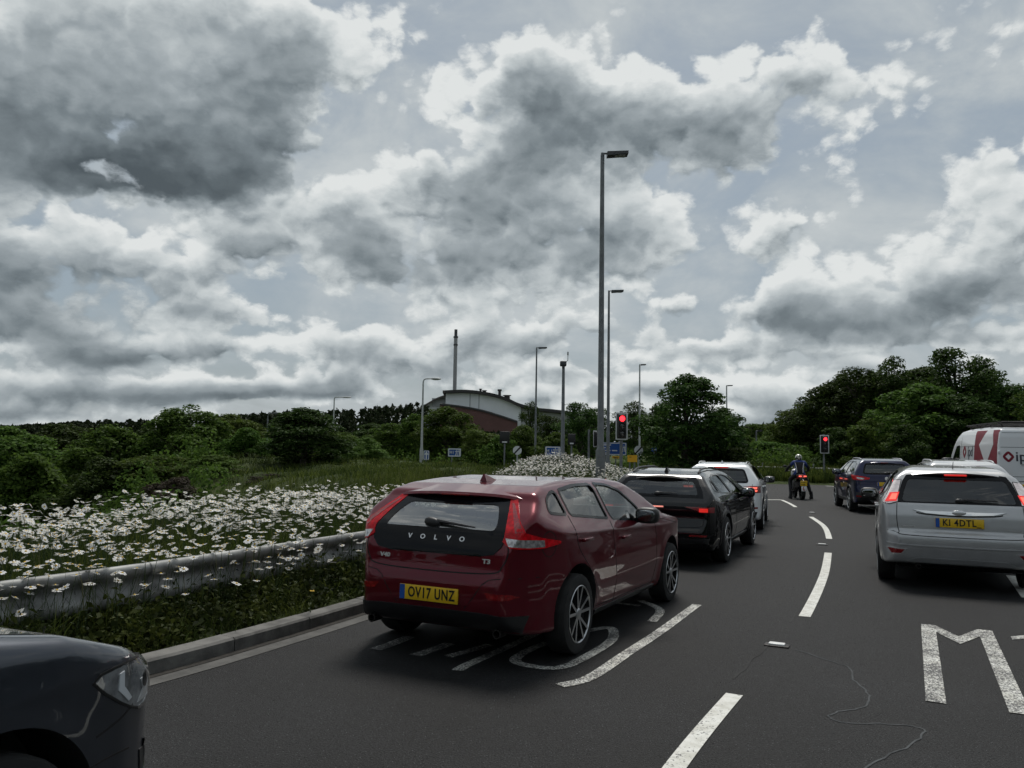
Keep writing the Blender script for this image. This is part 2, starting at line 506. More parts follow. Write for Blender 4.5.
class Body:
    """a closed car shell from its side outline, its half-width by height and its half-width along the length"""
    def __init__(s, side, S, P, G=None, belt=.95, roof=1.45, k=.05, kp=.09, wheels=(), flare=.018, wr=.33, crease=None, res=(64, 130, 56), blur=2):
        side = np.array(side, float)
        s.side = side
        y0, y1 = side[:, 0].min(), side[:, 0].max(); z1 = side[:, 1].max()
        s.y0, s.y1, s.z1 = y0, y1, z1
        h = .02
        gy = np.arange(y0 - .6, y1 + .6, h); gz = np.arange(-.4, z1 + .6, h)
        YY, ZZ = np.meshgrid(gy, gz, indexing='ij')
        sd = sd_poly(np.stack([YY.ravel(), ZZ.ravel()], 1), side).reshape(YY.shape)
        for _ in range(blur):
            for ax in (0, 1):
                sd = (np.roll(sd, 1, ax) + 2 * sd + np.roll(sd, -1, ax)) / 4
        s.sd, s.gy0, s.gz0, s.h = sd, gy[0], gz[0], h
        def smooth_tab(T):
            T = np.array(T, float); xs = np.linspace(T[0, 0], T[-1, 0], 400); ys = np.interp(xs, T[:, 0], T[:, 1])
            for _ in range(14):
                ys[1:-1] = (ys[:-2] + 2 * ys[1:-1] + ys[2:]) / 4
            return xs, ys
        s.S, s.P = smooth_tab(S), smooth_tab(P)
        s.G = smooth_tab(G) if G else None
        s.belt, s.roof, s.k, s.kp = belt, roof, k, kp
        s.wheels, s.flare, s.wr, s.crease = wheels, flare, wr, crease
        s.outer = s.surface(0.0, res)
        V, F = s.outer
        s.bvh = BVHTree.FromPolygons([tuple(v) for v in V], [tuple(f) for f in F])
    def F(s, p):
        fy = np.clip((p[:, 1] - s.gy0) / s.h, 0, s.sd.shape[0] - 2.001); fz = np.clip((p[:, 2] - s.gz0) / s.h, 0, s.sd.shape[1] - 2.001)
        iy, iz = fy.astype(int), fz.astype(int); ty, tz = fy - iy, fz - iz
        A = s.sd
        d = (A[iy, iz] * (1 - ty) + A[iy + 1, iz] * ty) * (1 - tz) + (A[iy, iz + 1] * (1 - ty) + A[iy + 1, iz + 1] * ty) * tz
        x = np.abs(p[:, 0])
        w = np.interp(p[:, 2], *s.S)
        if s.G:
            w = w - np.interp(p[:, 1], *s.G) * np.clip((p[:, 2] - s.belt) / (s.roof - s.belt), 0, 1.2)
        for wy in s.wheels:
            r = np.hypot(p[:, 1] - wy, p[:, 2] - s.wr)
            w = w + s.flare * np.exp(-((r - s.wr - .05) / .06) ** 2)
        if s.crease:
            for (zc, sl, amp, wid) in s.crease:
                zz = p[:, 2] - (zc + sl * p[:, 1])
                w = w + amp * np.exp(-np.abs(zz) / wid)
        pw = np.interp(p[:, 1], *s.P)
        side = smax(x - w, x - pw, s.kp)
        return smax(d, side, s.k)
    def surface(s, off, res, zmin=None, ylim=None):
        nx, ny, nz = res
        y0, y1, z1 = s.y0 - .15, s.y1 + .15, s.z1 + .15
        us, vs, ws = np.linspace(-1.12, 1.12, nx + 1), np.linspace(y0, y1, ny + 1), np.linspace(.02, z1, nz + 1)
        idx = -np.ones((nx + 1, ny + 1, nz + 1), int); pts = []
        I, J, K = np.meshgrid(range(nx + 1), range(ny + 1), range(nz + 1), indexing='ij')
        on = (I == 0) | (I == nx) | (J == 0) | (J == ny) | (K == 0) | (K == nz)
        idx[on] = np.arange(on.sum())
        B = np.stack([us[I[on]], vs[J[on]], ws[K[on]]], 1)
        O = np.stack([B[:, 0] * .35, np.clip(B[:, 1], s.y0 + .75, s.y1 - .95), .60 + (B[:, 2] - .8) * .22], 1)
        if zmin is not None:
            O[:, 2] = np.maximum(O[:, 2] , zmin + .08)
            O[:, 1] = np.clip(B[:, 1], ylim[0] + .25, ylim[1] - .6)
            O[:, 0] = B[:, 0] * .3
        def f(P):
            v = s.F(P) + off
            if zmin is not None:
                v = smax(v, zmin - P[:, 2], .03)
                v = smax(v, smax(P[:, 1] - ylim[1], ylim[0] - P[:, 1], .03), .03)
            return v
        lo = np.zeros(len(B)); hi = np.ones(len(B)); found = np.zeros(len(B), bool)
        for t in np.linspace(1, 0, 34):
            ins = (f(O + (B - O) * t) < 0) & ~found
            lo[ins] = t; hi[ins] = min(1, t + 1 / 33); found |= ins
        for _ in range(16):
            mid = (lo + hi) / 2; ins = f(O + (B - O) * mid[:, None] if 0 else O + (B - O) * mid[:, None]) < 0
            lo = np.where(ins, mid, lo); hi = np.where(ins, hi, mid)
        V = O + (B - O) * lo[:, None]
        F = []
        def quads(A, flip):
            a = np.stack([A[:-1, :-1], A[1:, :-1], A[1:, 1:], A[:-1, 1:]], -1).reshape(-1, 4)
            F.append(a[:, ::-1] if flip else a)
        quads(idx[:, :, 0], True); quads(idx[:, :, nz], False)
        quads(idx[:, 0, :], False); quads(idx[:, ny, :], True)
        quads(idx[0, :, :], True); quads(idx[nx, :, :], False)
        return V, np.concatenate(F)
    # ---- snapping shapes on the skin
    def frame(s, d):
        d = Vector(d).normalized(); up = Vector((0, 0, 1)) if abs(d.z) < .9 else Vector((0, 1, 0))
        r = d.cross(up).normalized(); u = r.cross(d)
        return d, r, u
    def hit(s, p, d):
        h = s.bvh.ray_cast(Vector(p) - d * 6, d, 12)
        return h[0], h[1]
    def patch(s, name, pts, d, m, parent, off=.003, sp=.035, skirt=.012, holes=(), smooth_n=0, mirror=False, flat_uv=None):
        """pts: rough 3-D outline; snapped on the skin along d"""
        d, r, u = s.frame(d)
        to2 = lambda P: [(Vector(p).dot(r), Vector(p).dot(u)) for p in P]
        loops = []
        for L in [pts] + list(holes):
            q = np.array(to2(L))
            if smooth_n:
                q = cat_rom(q, smooth_n, True)
            o = []
            for i in range(len(q)):
                a, b = q[i], q[(i + 1) % len(q)]
                n = max(1, int(np.linalg.norm(b - a) / sp))
                for k in range(n):
                    o.append(a + (b - a) * k / n)
            loops.append(np.array(o))
        base = Vector(pts[0]) - r * Vector(pts[0]).dot(r) - u * Vector(pts[0]).dot(u)
        P2, E = [], []
        for L in loops:
            b = len(P2); P2 += [tuple(p) for p in L]; E += [(b + i, b + (i + 1) % len(L)) for i in range(len(L))]
        mn, mx = loops[0].min(0), loops[0].max(0)
        gx, gy = np.meshgrid(np.arange(mn[0], mx[0], sp) + sp * .37, np.arange(mn[1], mx[1], sp) + sp * .37)
        g = np.stack([gx.ravel(), gy.ravel()], 1)
        if len(g):
            sdd = sd_poly(g, loops[0]); keep = sdd < -sp * .35
            for L in loops[1:]:
                keep &= sd_poly(g, L) > sp * .35
            P2 += [tuple(p) for p in g[keep]]
        ov, oe, of, *_ = delaunay_2d_cdt([Vector(p) for p in P2], E, [], 0, 1e-6)
        ov = np.array([(v.x, v.y) for v in ov])
        tri = np.array([f for f in of if len(f) == 3])
        c = ov[tri].mean(1)
        keep = in_poly(c, loops[0])
        for L in loops[1:]:
            keep &= ~in_poly(c, L)
        tri = tri[keep]
        V3, N3 = [], []
        last = None
        for q in ov:
            p0 = r * float(q[0]) + u * float(q[1]) + base
            h, n = s.hit(p0, d)
            if h is None:
                V3.append(None); N3.append(None)
            else:
                V3.append(h); N3.append(n)
        good = [i for i in range(len(V3)) if V3[i] is not None]
        if not good:
            return None
        for i in range(len(V3)):
            if V3[i] is None:
                j = min(good, key=lambda j: (ov[j][0] - ov[i][0]) ** 2 + (ov[j][1] - ov[i][1]) ** 2)
                V3[i], N3[i] = V3[j] + r * float(ov[i][0] - ov[j][0]) + u * float(ov[i][1] - ov[j][1]), N3[j]
        V = [v + n * off for v, n in zip(V3, N3)]
        F = [tuple(int(i) for i in t) for t in tri]
        # orient faces towards the viewer side
        F2 = []
        for f in F:
            n = (V[f[1]] - V[f[0]]).cross(V[f[2]] - V[f[0]])
            F2.append(f if n.dot(d) < 0 else f[::-1])
        F = F2
        if skirt:
            cnt = {}
            for f in F:
                for a, b in ((f[0], f[1]), (f[1], f[2]), (f[2], f[0])):
                    cnt[(a, b)] = 1
            bnd = [(a, b) for (a, b) in cnt if (b, a) not in cnt]
            mp = {}
            for a, b in bnd:
                for i in (a, b):
                    if i not in mp:
                        mp[i] = len(V); V.append(V[i] - N3[i] * skirt)
            for a, b in bnd:
                F.append((b, a, mp[a], mp[b]))
        if mirror:
            V = [Vector((-v.x, v.y, v.z)) for v in V]; F = [tuple(reversed(f)) for f in F]
        return mk(name, V, F, m, parent, True, None, R(40))
    def strip(s, name, pts, d, width, m, parent, off=.0015, closed=False, sm=6, mirror=False, depth=.004):
        """a narrow band along a line snapped on the skin"""
        mb = MB(); s.strip_into(mb, pts, d, width, off, closed, sm, mirror, depth)
        return mk(name, mb.v, mb.f, m, parent, False)
    def strip_into(s, mb, pts, d, width, off=.0015, closed=False, sm=6, mirror=False, depth=.004):
        d, r, u = s.frame(d)
        q = np.array([(Vector(p).dot(r), Vector(p).dot(u)) for p in pts])
        if sm:
            q = cat_rom(q, sm, closed)
        o = []
        n_ = len(q)
        for i in range(n_ if closed else n_ - 1):
            a, b = q[i], q[(i + 1) % n_]; n = max(1, int(np.linalg.norm(b - a) / .04))
            for k in range(n):
                o.append(a + (b - a) * k / n)
        if not closed:
            o.append(q[-1])
        o = np.array(o); n_ = len(o)
        base = Vector(pts[0]) - r * Vector(pts[0]).dot(r) - u * Vector(pts[0]).dot(u)
        rows = []
        for i in range(n_):
            a = o[(i - 1) % n_] if closed or i > 0 else o[0]; b = o[(i + 1) % n_] if closed or i < n_ - 1 else o[-1]
            t = (b - a) / (np.linalg.norm(b - a) + 1e-9); nn = np.array([-t[1], t[0]])
            row = []
            for sgn in (1, -1):
                p = o[i] + nn * width / 2 * sgn
                h, n = s.hit(r * float(p[0]) + u * float(p[1]) + base, d)
                row.append((h + n * off, h - n * depth) if h is not None else None)
            rows.append(row if None not in row else None)
        V, F = [], []
        for rw in rows:
            if rw is None:
                V += [Vector((0, 0, .5))] * 4
            else:
                V += [rw[0][0], rw[1][0], rw[0][1], rw[1][1]]
        for i in range(n_ if closed else n_ - 1):
            j = (i + 1) % n_
            if rows[i] is None or rows[j] is None:
                continue
            a, b = i * 4, j * 4
            F += [(a, b, b + 1, a + 1), (a, a + 2, b + 2, b), (a + 1, b + 1, b + 3, a + 3)]
        if mirror:
            V = [Vector((-v.x, v.y, v.z)) for v in V]; F = [tuple(reversed(f)) for f in F]
        used = sorted({i for f in F for i in f}); mp = {k: i for i, k in enumerate(used)}
        mb.add([V[i] for i in used], [tuple(mp[i] for i in f) for f in F])
    def text(s, name, txt, p, d, size, m, parent, ext=.004, bold=0.0, sx=1.0, off=.003, space=1.0, flatten=False):
        d, r, u = s.frame(d)
        V, F = text_mesh(txt, size, ext, bold, sx, space=space)
        c, n = s.hit(Vector(p), d)
        if c is None:
            c, n = Vector(p), -d
        n = n.normalized()
        R_ = (r - n * r.dot(n)).normalized(); U_ = n.cross(R_)
        W = []
        for v in V:
            if flatten:
                W.append(c + n * (off + v.z) + R_ * v.x + U_ * v.y)
            else:
                h, nn = s.hit(c + R_ * v.x + U_ * v.y, d)
                W.append((h if h is not None else c + R_ * v.x + U_ * v.y) + n * (off + v.z))
        return mk(name, W, F, m, parent)

def boolean(ob, cutter):
    md = ob.modifiers.new('cut', 'BOOLEAN'); md.operation = 'DIFFERENCE'; md.solver = 'EXACT'; md.object = cutter
    dg = bpy.context.evaluated_depsgraph_get(); dg.update()
    me = bpy.data.meshes.new_from_object(ob.evaluated_get(dg))
    ob.modifiers.clear(); old = ob.data; ob.data = me; bpy.data.meshes.remove(old)
    bpy.data.objects.remove(cutter)

def wheel(parent, x, y, r, w=.21, side=1, spokes=5, style='twin', rim_r=None, rimmat=None, steer=0.0):
    """tyre with a rim and a brake disc"""
    rr = rim_r or r * .70
    sgn = side
    mb = MB()
    h = w / 2
    prof = [(-h * .8, rr * .96), (-h * .98, rr * 1.04), (-h, (rr + r) / 2), (-h * .90, r * .965), (-h * .7, r * .995), (0, r), (h * .7, r * .995), (h * .90, r * .965), (h, (rr + r) / 2), (h * .98, rr * 1.04), (h * .8, rr * .96)]
    mb.lathe(prof, n=40)
    mb.lathe([(h * sgn * .55, .02), (h * sgn * .50, rr * .97), (-h * sgn * .6, rr * .97)], n=40, mi=1)
    for gx in (-.35, 0, .35):
        mb.lathe([(h * gx - .006, r * .999 + .001), (h * gx, r * .9992 - .004), (h * gx + .006, r * .999 + .001)], n=40, mi=1)
    rot = Matrix.Rotation(steer, 4, 'Z'); T = Matrix.Translation((x, y, r)) @ rot
    mb.v = [tuple(T @ Vector(v)) for v in mb.v]
    o = mb.build('wheel', [M_['rubber'], M_['gap']], parent)
    rm = MB()
    xo = h * sgn
    rm.lathe([(xo * .98, rr * 1.0), (xo * 1.02, rr * .975), (xo * .93, rr * .945)], n=40)
    rm.lathe([(xo * .93, rr * .945), (xo * .5, rr * .93), (xo * .45, rr * .2)], n=40, mi=1)
    rm.lathe([(xo * .5, rr * .2), (xo * .86, rr * .2), (xo * .93, rr * .15), (xo * .93, .001)], n=20)
    def bar(a0, a1, r0, r1, w0, w1):
        p0 = Vector((0, math.cos(a0), math.sin(a0))); p1 = Vector((0, math.cos(a1), math.sin(a1)))
        t = (p1 * r1 - p0 * r0).normalized(); nn = Vector((1, 0, 0)).cross(t)
        V = []
        for (pp, ww, xa) in ((p0 * r0, w0, xo * .84), (p1 * r1, w1, xo * .99)):
            for sg in (-1, 1):
                V.append(pp + nn * ww * sg + Vector((xa, 0, 0)))
                V.append(pp + nn * ww * sg * 1.3 + Vector((xa - sgn * .035, 0, 0)))
        rm.add(V, [(0, 2, 6, 4)]); rm.add(V, [(0, 4, 5, 1), (2, 3, 7, 6)], 1)
    for i in range(spokes):
        a = 2 * math.pi * i / spokes + .3
        if style == 'twin':
            dd = math.pi / spokes * .50
            bar(a - dd * .5, a - dd * .8, rr * .17, rr * .96, .011, .012); bar(a + dd * .5, a + dd * .8, rr * .17, rr * .96, .011, .012)
        elif style == 'y':
            bar(a, a, rr * .15, rr * .55, .022, .018)
            bar(a, a - .22, rr * .52, rr * .93, .015, .012); bar(a, a + .22, rr * .52, rr * .93, .015, .012)
        else:
            bar(a, a + .08, rr * .17, rr * .93, .030, .022)
    rm.v = [tuple(T @ Vector(v)) for v in rm.v]
    rim = rm.build('rim', [rimmat or M_['alloy'], M_['gap']], o)
    b = MB(); b.lathe([(xo * .3, .03), (xo * .3, rr * .66), (xo * .12, rr * .66)], n=28)
    b.v = [tuple(T @ Vector(v)) for v in b.v]
    b.build('brake_disc', M_['disc'], o)
    return o

def seats(parent, yf, yr, z=.62, w=.36):
    for sx in (-1, 1):
        mb = MB()
        mb.box((sx * w, yf, z + .05), (.48, .52, .14), .04)
        mb.box((sx * w, yf - .30, z + .36), (.46, .13, .62), .05, rot=Matrix.Rotation(R(-14), 3, 'X'))
        mb.box((sx * w, yf - .40, z + .79), (.25, .09, .18), .035, rot=Matrix.Rotation(R(-8), 3, 'X'))
        mb.build('seat', M_['seat'], parent)
    mb = MB()
    mb.box((0, yr, z + .03), (1.2, .46, .14), .04)
    mb.box((0, yr - .26, z + .27), (1.2, .12, .52), .05, rot=Matrix.Rotation(R(-18), 3, 'X'))
    for sx in (-.38, 0, .38):
        mb.box((sx, yr - .36, z + .58), (.24, .08, .13), .03, rot=Matrix.Rotation(R(-10), 3, 'X'))
    mb.build('rear_seat', M_['seat'], parent)
    st = MB(); c = Vector((w, yf + .52, z + .38)); rt = Matrix.Rotation(R(65), 3, 'X')
    ring = [c + rt @ Vector((.18 * math.cos(a), .18 * math.sin(a), 0)) for a in np.linspace(0, 2 * math.pi, 25)]
    st.tube(ring, .014, 6, cap=False)
    st.tube([c + rt @ Vector((-.17, 0, 0)), c + rt @ Vector((.17, 0, 0))], .016, 6)
    st.build('steering_wheel', M_['black'], parent)

def plate(body, parent, txt, z, x=0, d=(0, 1, 0), y=None, w=.52, h=.111, euro=True, off=.012, tail=''):
    dd, r, u = body.frame(d)
    c, n = body.hit(Vector((x, 0, z)), dd)
    n = (n + -dd * .8).normalized()
    R_ = (r - n * r.dot(n)).normalized(); U_ = n.cross(R_)
    def W(V, o):
        return [c + R_ * v[0] + U_ * v[1] + n * (o + v[2]) for v in V]
    mb = MB(); mb.box((0, 0, 0), (w, h, .012), .004); mb.v = W(mb.v, off)
    p = mb.build('number_plate', M_['yellow'], parent)
    V, F = text_mesh(txt, h * .98, .001, .0022, .74, space=1.12)
    xs = [v.x for v in V]; cx = (min(xs) + max(xs)) / 2; tw = max(xs) - min(xs)
    sc = (w * .80) / tw if euro else (w * .88) / tw
    sc = min(sc, 1.15)
    V = [Vector(((v.x - cx) * sc + (.028 if euro else 0), v.y, v.z)) for v in V]
    mk('plate_lettering', W(V, off + .0078), F, M_['plateink'], p)
    if euro:
        b = MB(); b.box((-w / 2 + .026, 0, 0), (.044, h * .97, .004)); b.v = W(b.v, off + .0062)
        b.build('country_band', M_['euro'], p, False)
    return p

def mirror(parent, x, y, z, sx, m, ang=0.0, s=1.0):
    mb = MB()
    mb.ball((sx * (x + .105 * s), y, z), (.115 * s, .07 * s, .078 * s), 20, 0, .6)
    mb.tube([(sx * (x - .02), y + .02, z - .05), (sx * (x + .05), y + .01, z - .03)], [.03, .035], 8, mi=1)
    o = mb.build('wing_mirror', [m, M_['black']], parent)
    g = MB(); g.ball((sx * (x + .108 * s), y - .066 * s, z), (.088 * s, .010, .056 * s), 16, 0, .6)
    g.build('mirror_glass', M_['mirrorg'], o)
    return o

def make_shell(body, name, mp, root, holes_side=(), rear=None, front=None, wheels=(), wr=.33, wx=.86, zc=.72, ylim=(-.3, 2.4), off=.045, cabin=True, arch=.05, mx=None):
    """the painted shell with its cabin hollow, wheel arches and window openings"""
    V, F = body.outer
    mi = np.zeros(len(F), np.int32)
    if cabin:
        V2, F2 = body.surface(off, (34, 70, 26), zc, ylim)
        F = np.concatenate([F, F2[:, ::-1] + len(V)]); V = np.concatenate([V, V2]); mi = np.concatenate([mi, np.ones(len(F2), np.int32)])
    o = mk_np(name, V, F, [mp, M_['cabin']], root, False, mi)
    c = MB()
    for wy in wheels:
        for sx in (-1, 1):
            c.lathe([(sx * (wx - .32), .001), (sx * (wx - .32), wr + arch), (sx * 1.3, wr + arch), (sx * 1.3, .001)], c=(0, wy, wr + .01), n=48, mi=1)
    for poly in holes_side:
        q = cat_rom(poly, 1, True) if 0 else poly
        c.prism(poly, -1.4, 1.4, 'x', 1)
    if rear:
        c.prism(rear[0], -4, rear[1], 'y', 1)
    if front:
        c.prism(front[0], front[1], 6, 'y', 1)
    co = mk('cutter', c.v, c.f, [mp, M_['cabin']], None, False, c.mi)
    bm = bmesh.new(); bm.from_mesh(co.data); bmesh.ops.remove_doubles(bm, verts=bm.verts[:], dist=.002); bmesh.ops.recalc_face_normals(bm, faces=bm.faces[:]); bm.to_mesh(co.data); bm.free()
    boolean(o, co)
    me = o.data
    me.polygons.foreach_set('use_smooth', np.ones(len(me.polygons), bool)); me.set_sharp_from_angle(angle=R(38))
    return o

def round_poly(poly, r=.05, n=4):
    """2-D polygon with rounded corners"""
    P = [np.array(p, float) for p in poly]; out = []
    for i in range(len(P)):
        a, b, c = P[i - 1], P[i], P[(i + 1) % len(P)]
        u, v = a - b, c - b; lu, lv = np.linalg.norm(u), np.linalg.norm(v)
        rr = min(r, lu * .45, lv * .45); p0, p1 = b + u / lu * rr, b + v / lv * rr
        for k in range(n + 1):
            t = k / n; out.append(tuple((1 - t) ** 2 * p0 + 2 * t * (1 - t) * b + t * t * p1))
    return out

def side3(poly, x=1.0):
    return [(x, p[0], p[1]) for p in poly]
def rear3(poly, y=-1.0):
    return [(p[0], y, p[1]) for p in poly]
RIGHT, LEFT, REAR, FRONT, TOP = (-1, 0, 0), (1, 0, 0), (0, 1, 0), (0, -1, 0), (0, 0, -1)

def windows(body, root, polys, gm, trim=True, trim_m=None, frame_w=.022):
    for poly in polys:
        for sx, d in ((1, RIGHT), (-1, LEFT)):
            g = body.patch('side_window', side3(poly, sx), d, gm, root, off=-.006, sp=.08, skirt=0)
            if g and trim:
                body.strip('window_trim', side3(poly, sx), d, frame_w, trim_m or M_['gloss'], g, off=.003, closed=True, sm=0)

# ================================================================== CARS
def place(root, x, y, head):
    root.location = (x, y, 0); root.rotation_euler = (0, 0, -head)

# ---------------------------------------------------------------- red hatchback
def red_hatch():
    root = thing('hatchback_car', 'dark red hatchback with yellow plate OV17 UNZ waiting beside the daisies', 'car', group='cars queuing at the traffic lights')
    pm = paint('red_car_paint', (.118, .006, .014), .4, .28, dirt=.12)
    side = [(-.55, .24), (-.74, .27), (-.82, .36), (-.84, .46), (-.835, .60), (-.80, .72), (-.785, .85), (-.73, 1.0), (-.58, 1.12), (-.44, 1.215), (-.40, 1.27), (-.2, 1.32), (.2, 1.35), (.7, 1.368), (1.2, 1.358), (1.55, 1.315), (2.0, 1.17), (2.42, .97), (2.6, .935), (3.0, .88), (3.3, .79), (3.44, .66), (3.48, .5), (3.44, .32), (3.3, .22), (2.0, .20), (.6, .20)]
    S = [(0, .74), (.2, .80), (.3, .845), (.5, .888), (.66, .895), (.8, .885), (.92, .868), (1.0, .84), (1.1, .79), (1.2, .745), (1.28, .71), (1.335, .65), (1.375, .57), (1.42, .44), (1.6, .25)]
    P = [(-.9, .52), (-.83, .605), (-.76, .67), (-.66, .73), (-.5, .80), (-.2, .87), (.2, .90), (2.6, .895), (3.0, .86), (3.25, .77), (3.42, .60), (3.5, .45)]
    G = [(-.9, .07), (-.5, .06), (0, .03), (.5, 0), (1.5, 0), (2.2, .03), (3, .05)]
    b = Body(side, S, P, G, belt=.98, roof=1.36, k=.035, kp=.05, wheels=(0, 2.647), wr=.325, crease=[(.955, -.045, .012, .03), (.47, .02, .010, .05)], res=(72, 150, 64), blur=1)
    qw = round_poly([(-.34, 1.125), (-.16, 1.105), (-.045, 1.095), (-.07, 1.28), (-.15, 1.275), (-.28, 1.225)], .04)
    rw = round_poly([(.02, 1.088), (.78, 1.015), (.71, 1.315), (.35, 1.315), (.0, 1.285)], .04)
    fw_ = round_poly([(.86, 1.008), (1.62, .945), (1.80, .955), (1.62, 1.10), (1.36, 1.235), (1.08, 1.30), (.79, 1.32)], .05)
    rear_gl = round_poly([(-.50, 1.00), (.50, 1.00), (.475, 1.08), (.41, 1.175), (-.41, 1.175), (-.475, 1.08)], .04)
    front_gl = round_poly([(-.66, 1.02), (.66, 1.02), (.53, 1.29), (-.53, 1.29)], .04)
    shell = make_shell(b, 'body', pm, root, [qw, rw, fw_], (rear_gl, .2), (front_gl, 1.2), (0, 2.647), .325, .89, .74, (-.52, 2.35))
    windows(b, root, [qw, rw, fw_], M_['glass'])
    seats(root, 1.2, .25, .36)
    b.patch('windscreen', rear3(front_gl, 4), FRONT, M_['glass'], root, off=-.004, sp=.1, skirt=0)
    # tailgate glass in its black panel
    panel = [(-.48, 1.225), (.48, 1.225), (.52, 1.16), (.575, 1.04), (.60, .96), (.575, .89), (.52, .835), (.40, .815), (-.40, .815), (-.52, .835), (-.575, .89), (-.60, .96), (-.575, 1.04), (-.52, 1.16)]
    tg = b.patch('tailgate_panel', rear3(panel), REAR, M_['gloss'], root, off=.006, holes=[rear3(rear_gl)], skirt=.012)
    b.patch('rear_window', rear3(rear_gl), REAR, glass_mat('rear_glass', (.5, .54, .54), .26), root, off=.002, sp=.06, skirt=0)
    for k, ch in enumerate('VOLVO'):
        b.text('tailgate_letter', ch, (-.235 + .1175 * k, 0, .925), REAR, .052, M_['badge'], root, .004, .0012, 1.12, .008)
    b.text('badge_lettering', 'V40', (-.445, 0, .772), REAR, .046, M_['badge'], root, .004, .0015, 1.25, .003)
    b.text('badge_lettering', 'T3', (.465, 0, .782), REAR, .046, M_['badge'], root, .004, .0015, 1.35, .003)
    # tailgate shut lines
    mb = MB()
    b.strip_into(mb, rear3([(-.60, .96), (-.635, .86), (-.60, .76), (-.50, .70), (0, .685), (.50, .70), (.60, .76), (.635, .86), (.60, .96)]), REAR, .009)
    b.strip_into(mb, rear3([(-.78, .665), (-.5, .655), (-.38, .52), (-.30, .43)]), REAR, .006, sm=3); b.strip_into(mb, rear3([(.78, .665), (.5, .655), (.38, .52), (.30, .43)]), REAR, .006, sm=3)
    # doors
    for sx, d in ((1, RIGHT), (-1, LEFT)):
        q = lambda P: side3(P, sx)
        b.strip_into(mb, q([(-.03, 1.09), (-.02, .95), (.03, .82), (.20, .66), (.36, .50), (.42, .30)]), d, .008)
        b.strip_into(mb, q([(.80, 1.0), (.83, .8), (.88, .5), (.90, .27)]), d, .008)
        b.strip_into(mb, q([(1.86, .95), (2.06, .86), (2.10, .62), (2.08, .40), (2.02, .27)]), d, .008)
        b.strip_into(mb, q([(.42, .30), (1.2, .29), (2.02, .285)]), d, .008)
        b.strip_into(mb, q([(1.9, .96), (2.4, .90), (2.9, .83)]), d, .006)
        if sx == 1:
            b.strip_into(mb, q([(-.44 + .085 * math.cos(a), .90 + .095 * math.sin(a)) for a in np.linspace(0, 2 * math.pi, 17)[:-1]]), d, .005, closed=True, sm=2)
    gaps(mb, shell)
    # lamps at the corners
    for mir in (False, True):
        L = b.patch('tail_lamp', [(.49, -.45, 1.24), (.54, -.43, 1.22), (.60, -.52, 1.08), (.66, -.55, .995), (.78, -.52, .955), (.88, -.38, .915), (.875, -.37, .895), (.80, -.5, .875), (.72, -.6, .875), (.62, -.72, .885), (.575, -.75, .93), (.59, -.75, .965)], (-.45, .89, 0), M_['red'], root, off=.010, sp=.025, skirt=.02, mirror=mir)
        b.patch('clear_lens', [(.60, -.75, .955), (.79, -.5, .935), (.795, -.5, .885), (.72, -.6, .885), (.615, -.73, .897)], (-.45, .89, 0), M_['clearlamp'], L, off=.0125, sp=.025, skirt=.004, mirror=mir)
        b.patch('brake_segment', [(.525, -.5, 1.19), (.545, -.5, 1.19), (.635, -.55, 1.0), (.60, -.6, .99)], (-.45, .89, 0), M_['redlit'] if 0 else M_['refl'], L, off=.012, sp=.03, skirt=.002, mirror=mir)
        b.patch('rear_reflector', [(.46, -.8, .565), (.66, -.78, .555), (.70, -.7, .535), (.62, -.7, .515), (.50, -.8, .515)], (-.25, .97, 0), M_['refl'], root, off=.004, sp=.03, mirror=mir)
    # bumper lower trim wraps the corner
    b.patch('bumper_trim', [(-.74, -.7, .395), (-.45, -.8, .415), (.45, -.8, .415), (.74, -.7, .395), (.70, -.7, .24), (-.70, -.7, .24)], REAR, M_['black'], root, off=.010, sp=.04, skirt=.03)
    b.patch('plate_recess', rear3([(-.33, .455), (.33, .455), (.40, .57), (.36, .60), (-.36, .60), (-.40, .57)]), REAR, pm, root, off=.002, sp=.04, skirt=.003)
    plate(b, root, 'OV17 UNZ', .515, w=.52, h=.111, tail='')
    sp = MB()
    n = 21
    V, F = [], []
    for i in range(n):
        t = i / (n - 1) * 2 - 1; x = t * .575; dz = -.022 * t * t - .02 * t ** 8
        V += [(x * .97, -.24, 1.318 + dz), (x, -.47 + .04 * t * t, 1.268 + dz * .9), (x, -.485 + .04 * t * t, 1.248 + dz * .9), (x * .97, -.42, 1.222 + dz * .9), (x * .9, -.25, 1.26 + dz)]
    for i in range(n - 1):
        for k in range(5):
            F.append((i * 5 + k, i * 5 + (k + 1) % 5, i * 5 + 5 + (k + 1) % 5, i * 5 + 5 + k))
    F += [(4, 3, 2, 1, 0), tuple((n - 1) * 5 + k for k in range(5))]
    sp.add(V, F); s_ = sp.build('roof_spoiler', pm, root)
    hb = MB(); hb.box((0, -.484, 1.247), (.26, .012, .014), .003); hb.build('brake_lamp', M_['refl'], s_)
    w = MB(); c, nn = b.hit(Vector((-.05, 0, 1.03)), Vector(REAR))
    w.ball((-.07, c.y - .01, 1.035), (.075, .03, .038), 14, e=.8, rot=Matrix.Rotation(R(10), 3, 'Y'))
    pts = []
    for t in np.linspace(0, 1, 8):
        h, n2 = b.hit(Vector((-.07 + .40 * t, 0, 1.035 - .03 * t)), Vector(REAR)); pts.append(h + n2 * .022)
    w.tube(pts, [.017, .016, .014, .012, .011, .010, .008, .006], 6)
    w.build('wiper', M_['black'], root)
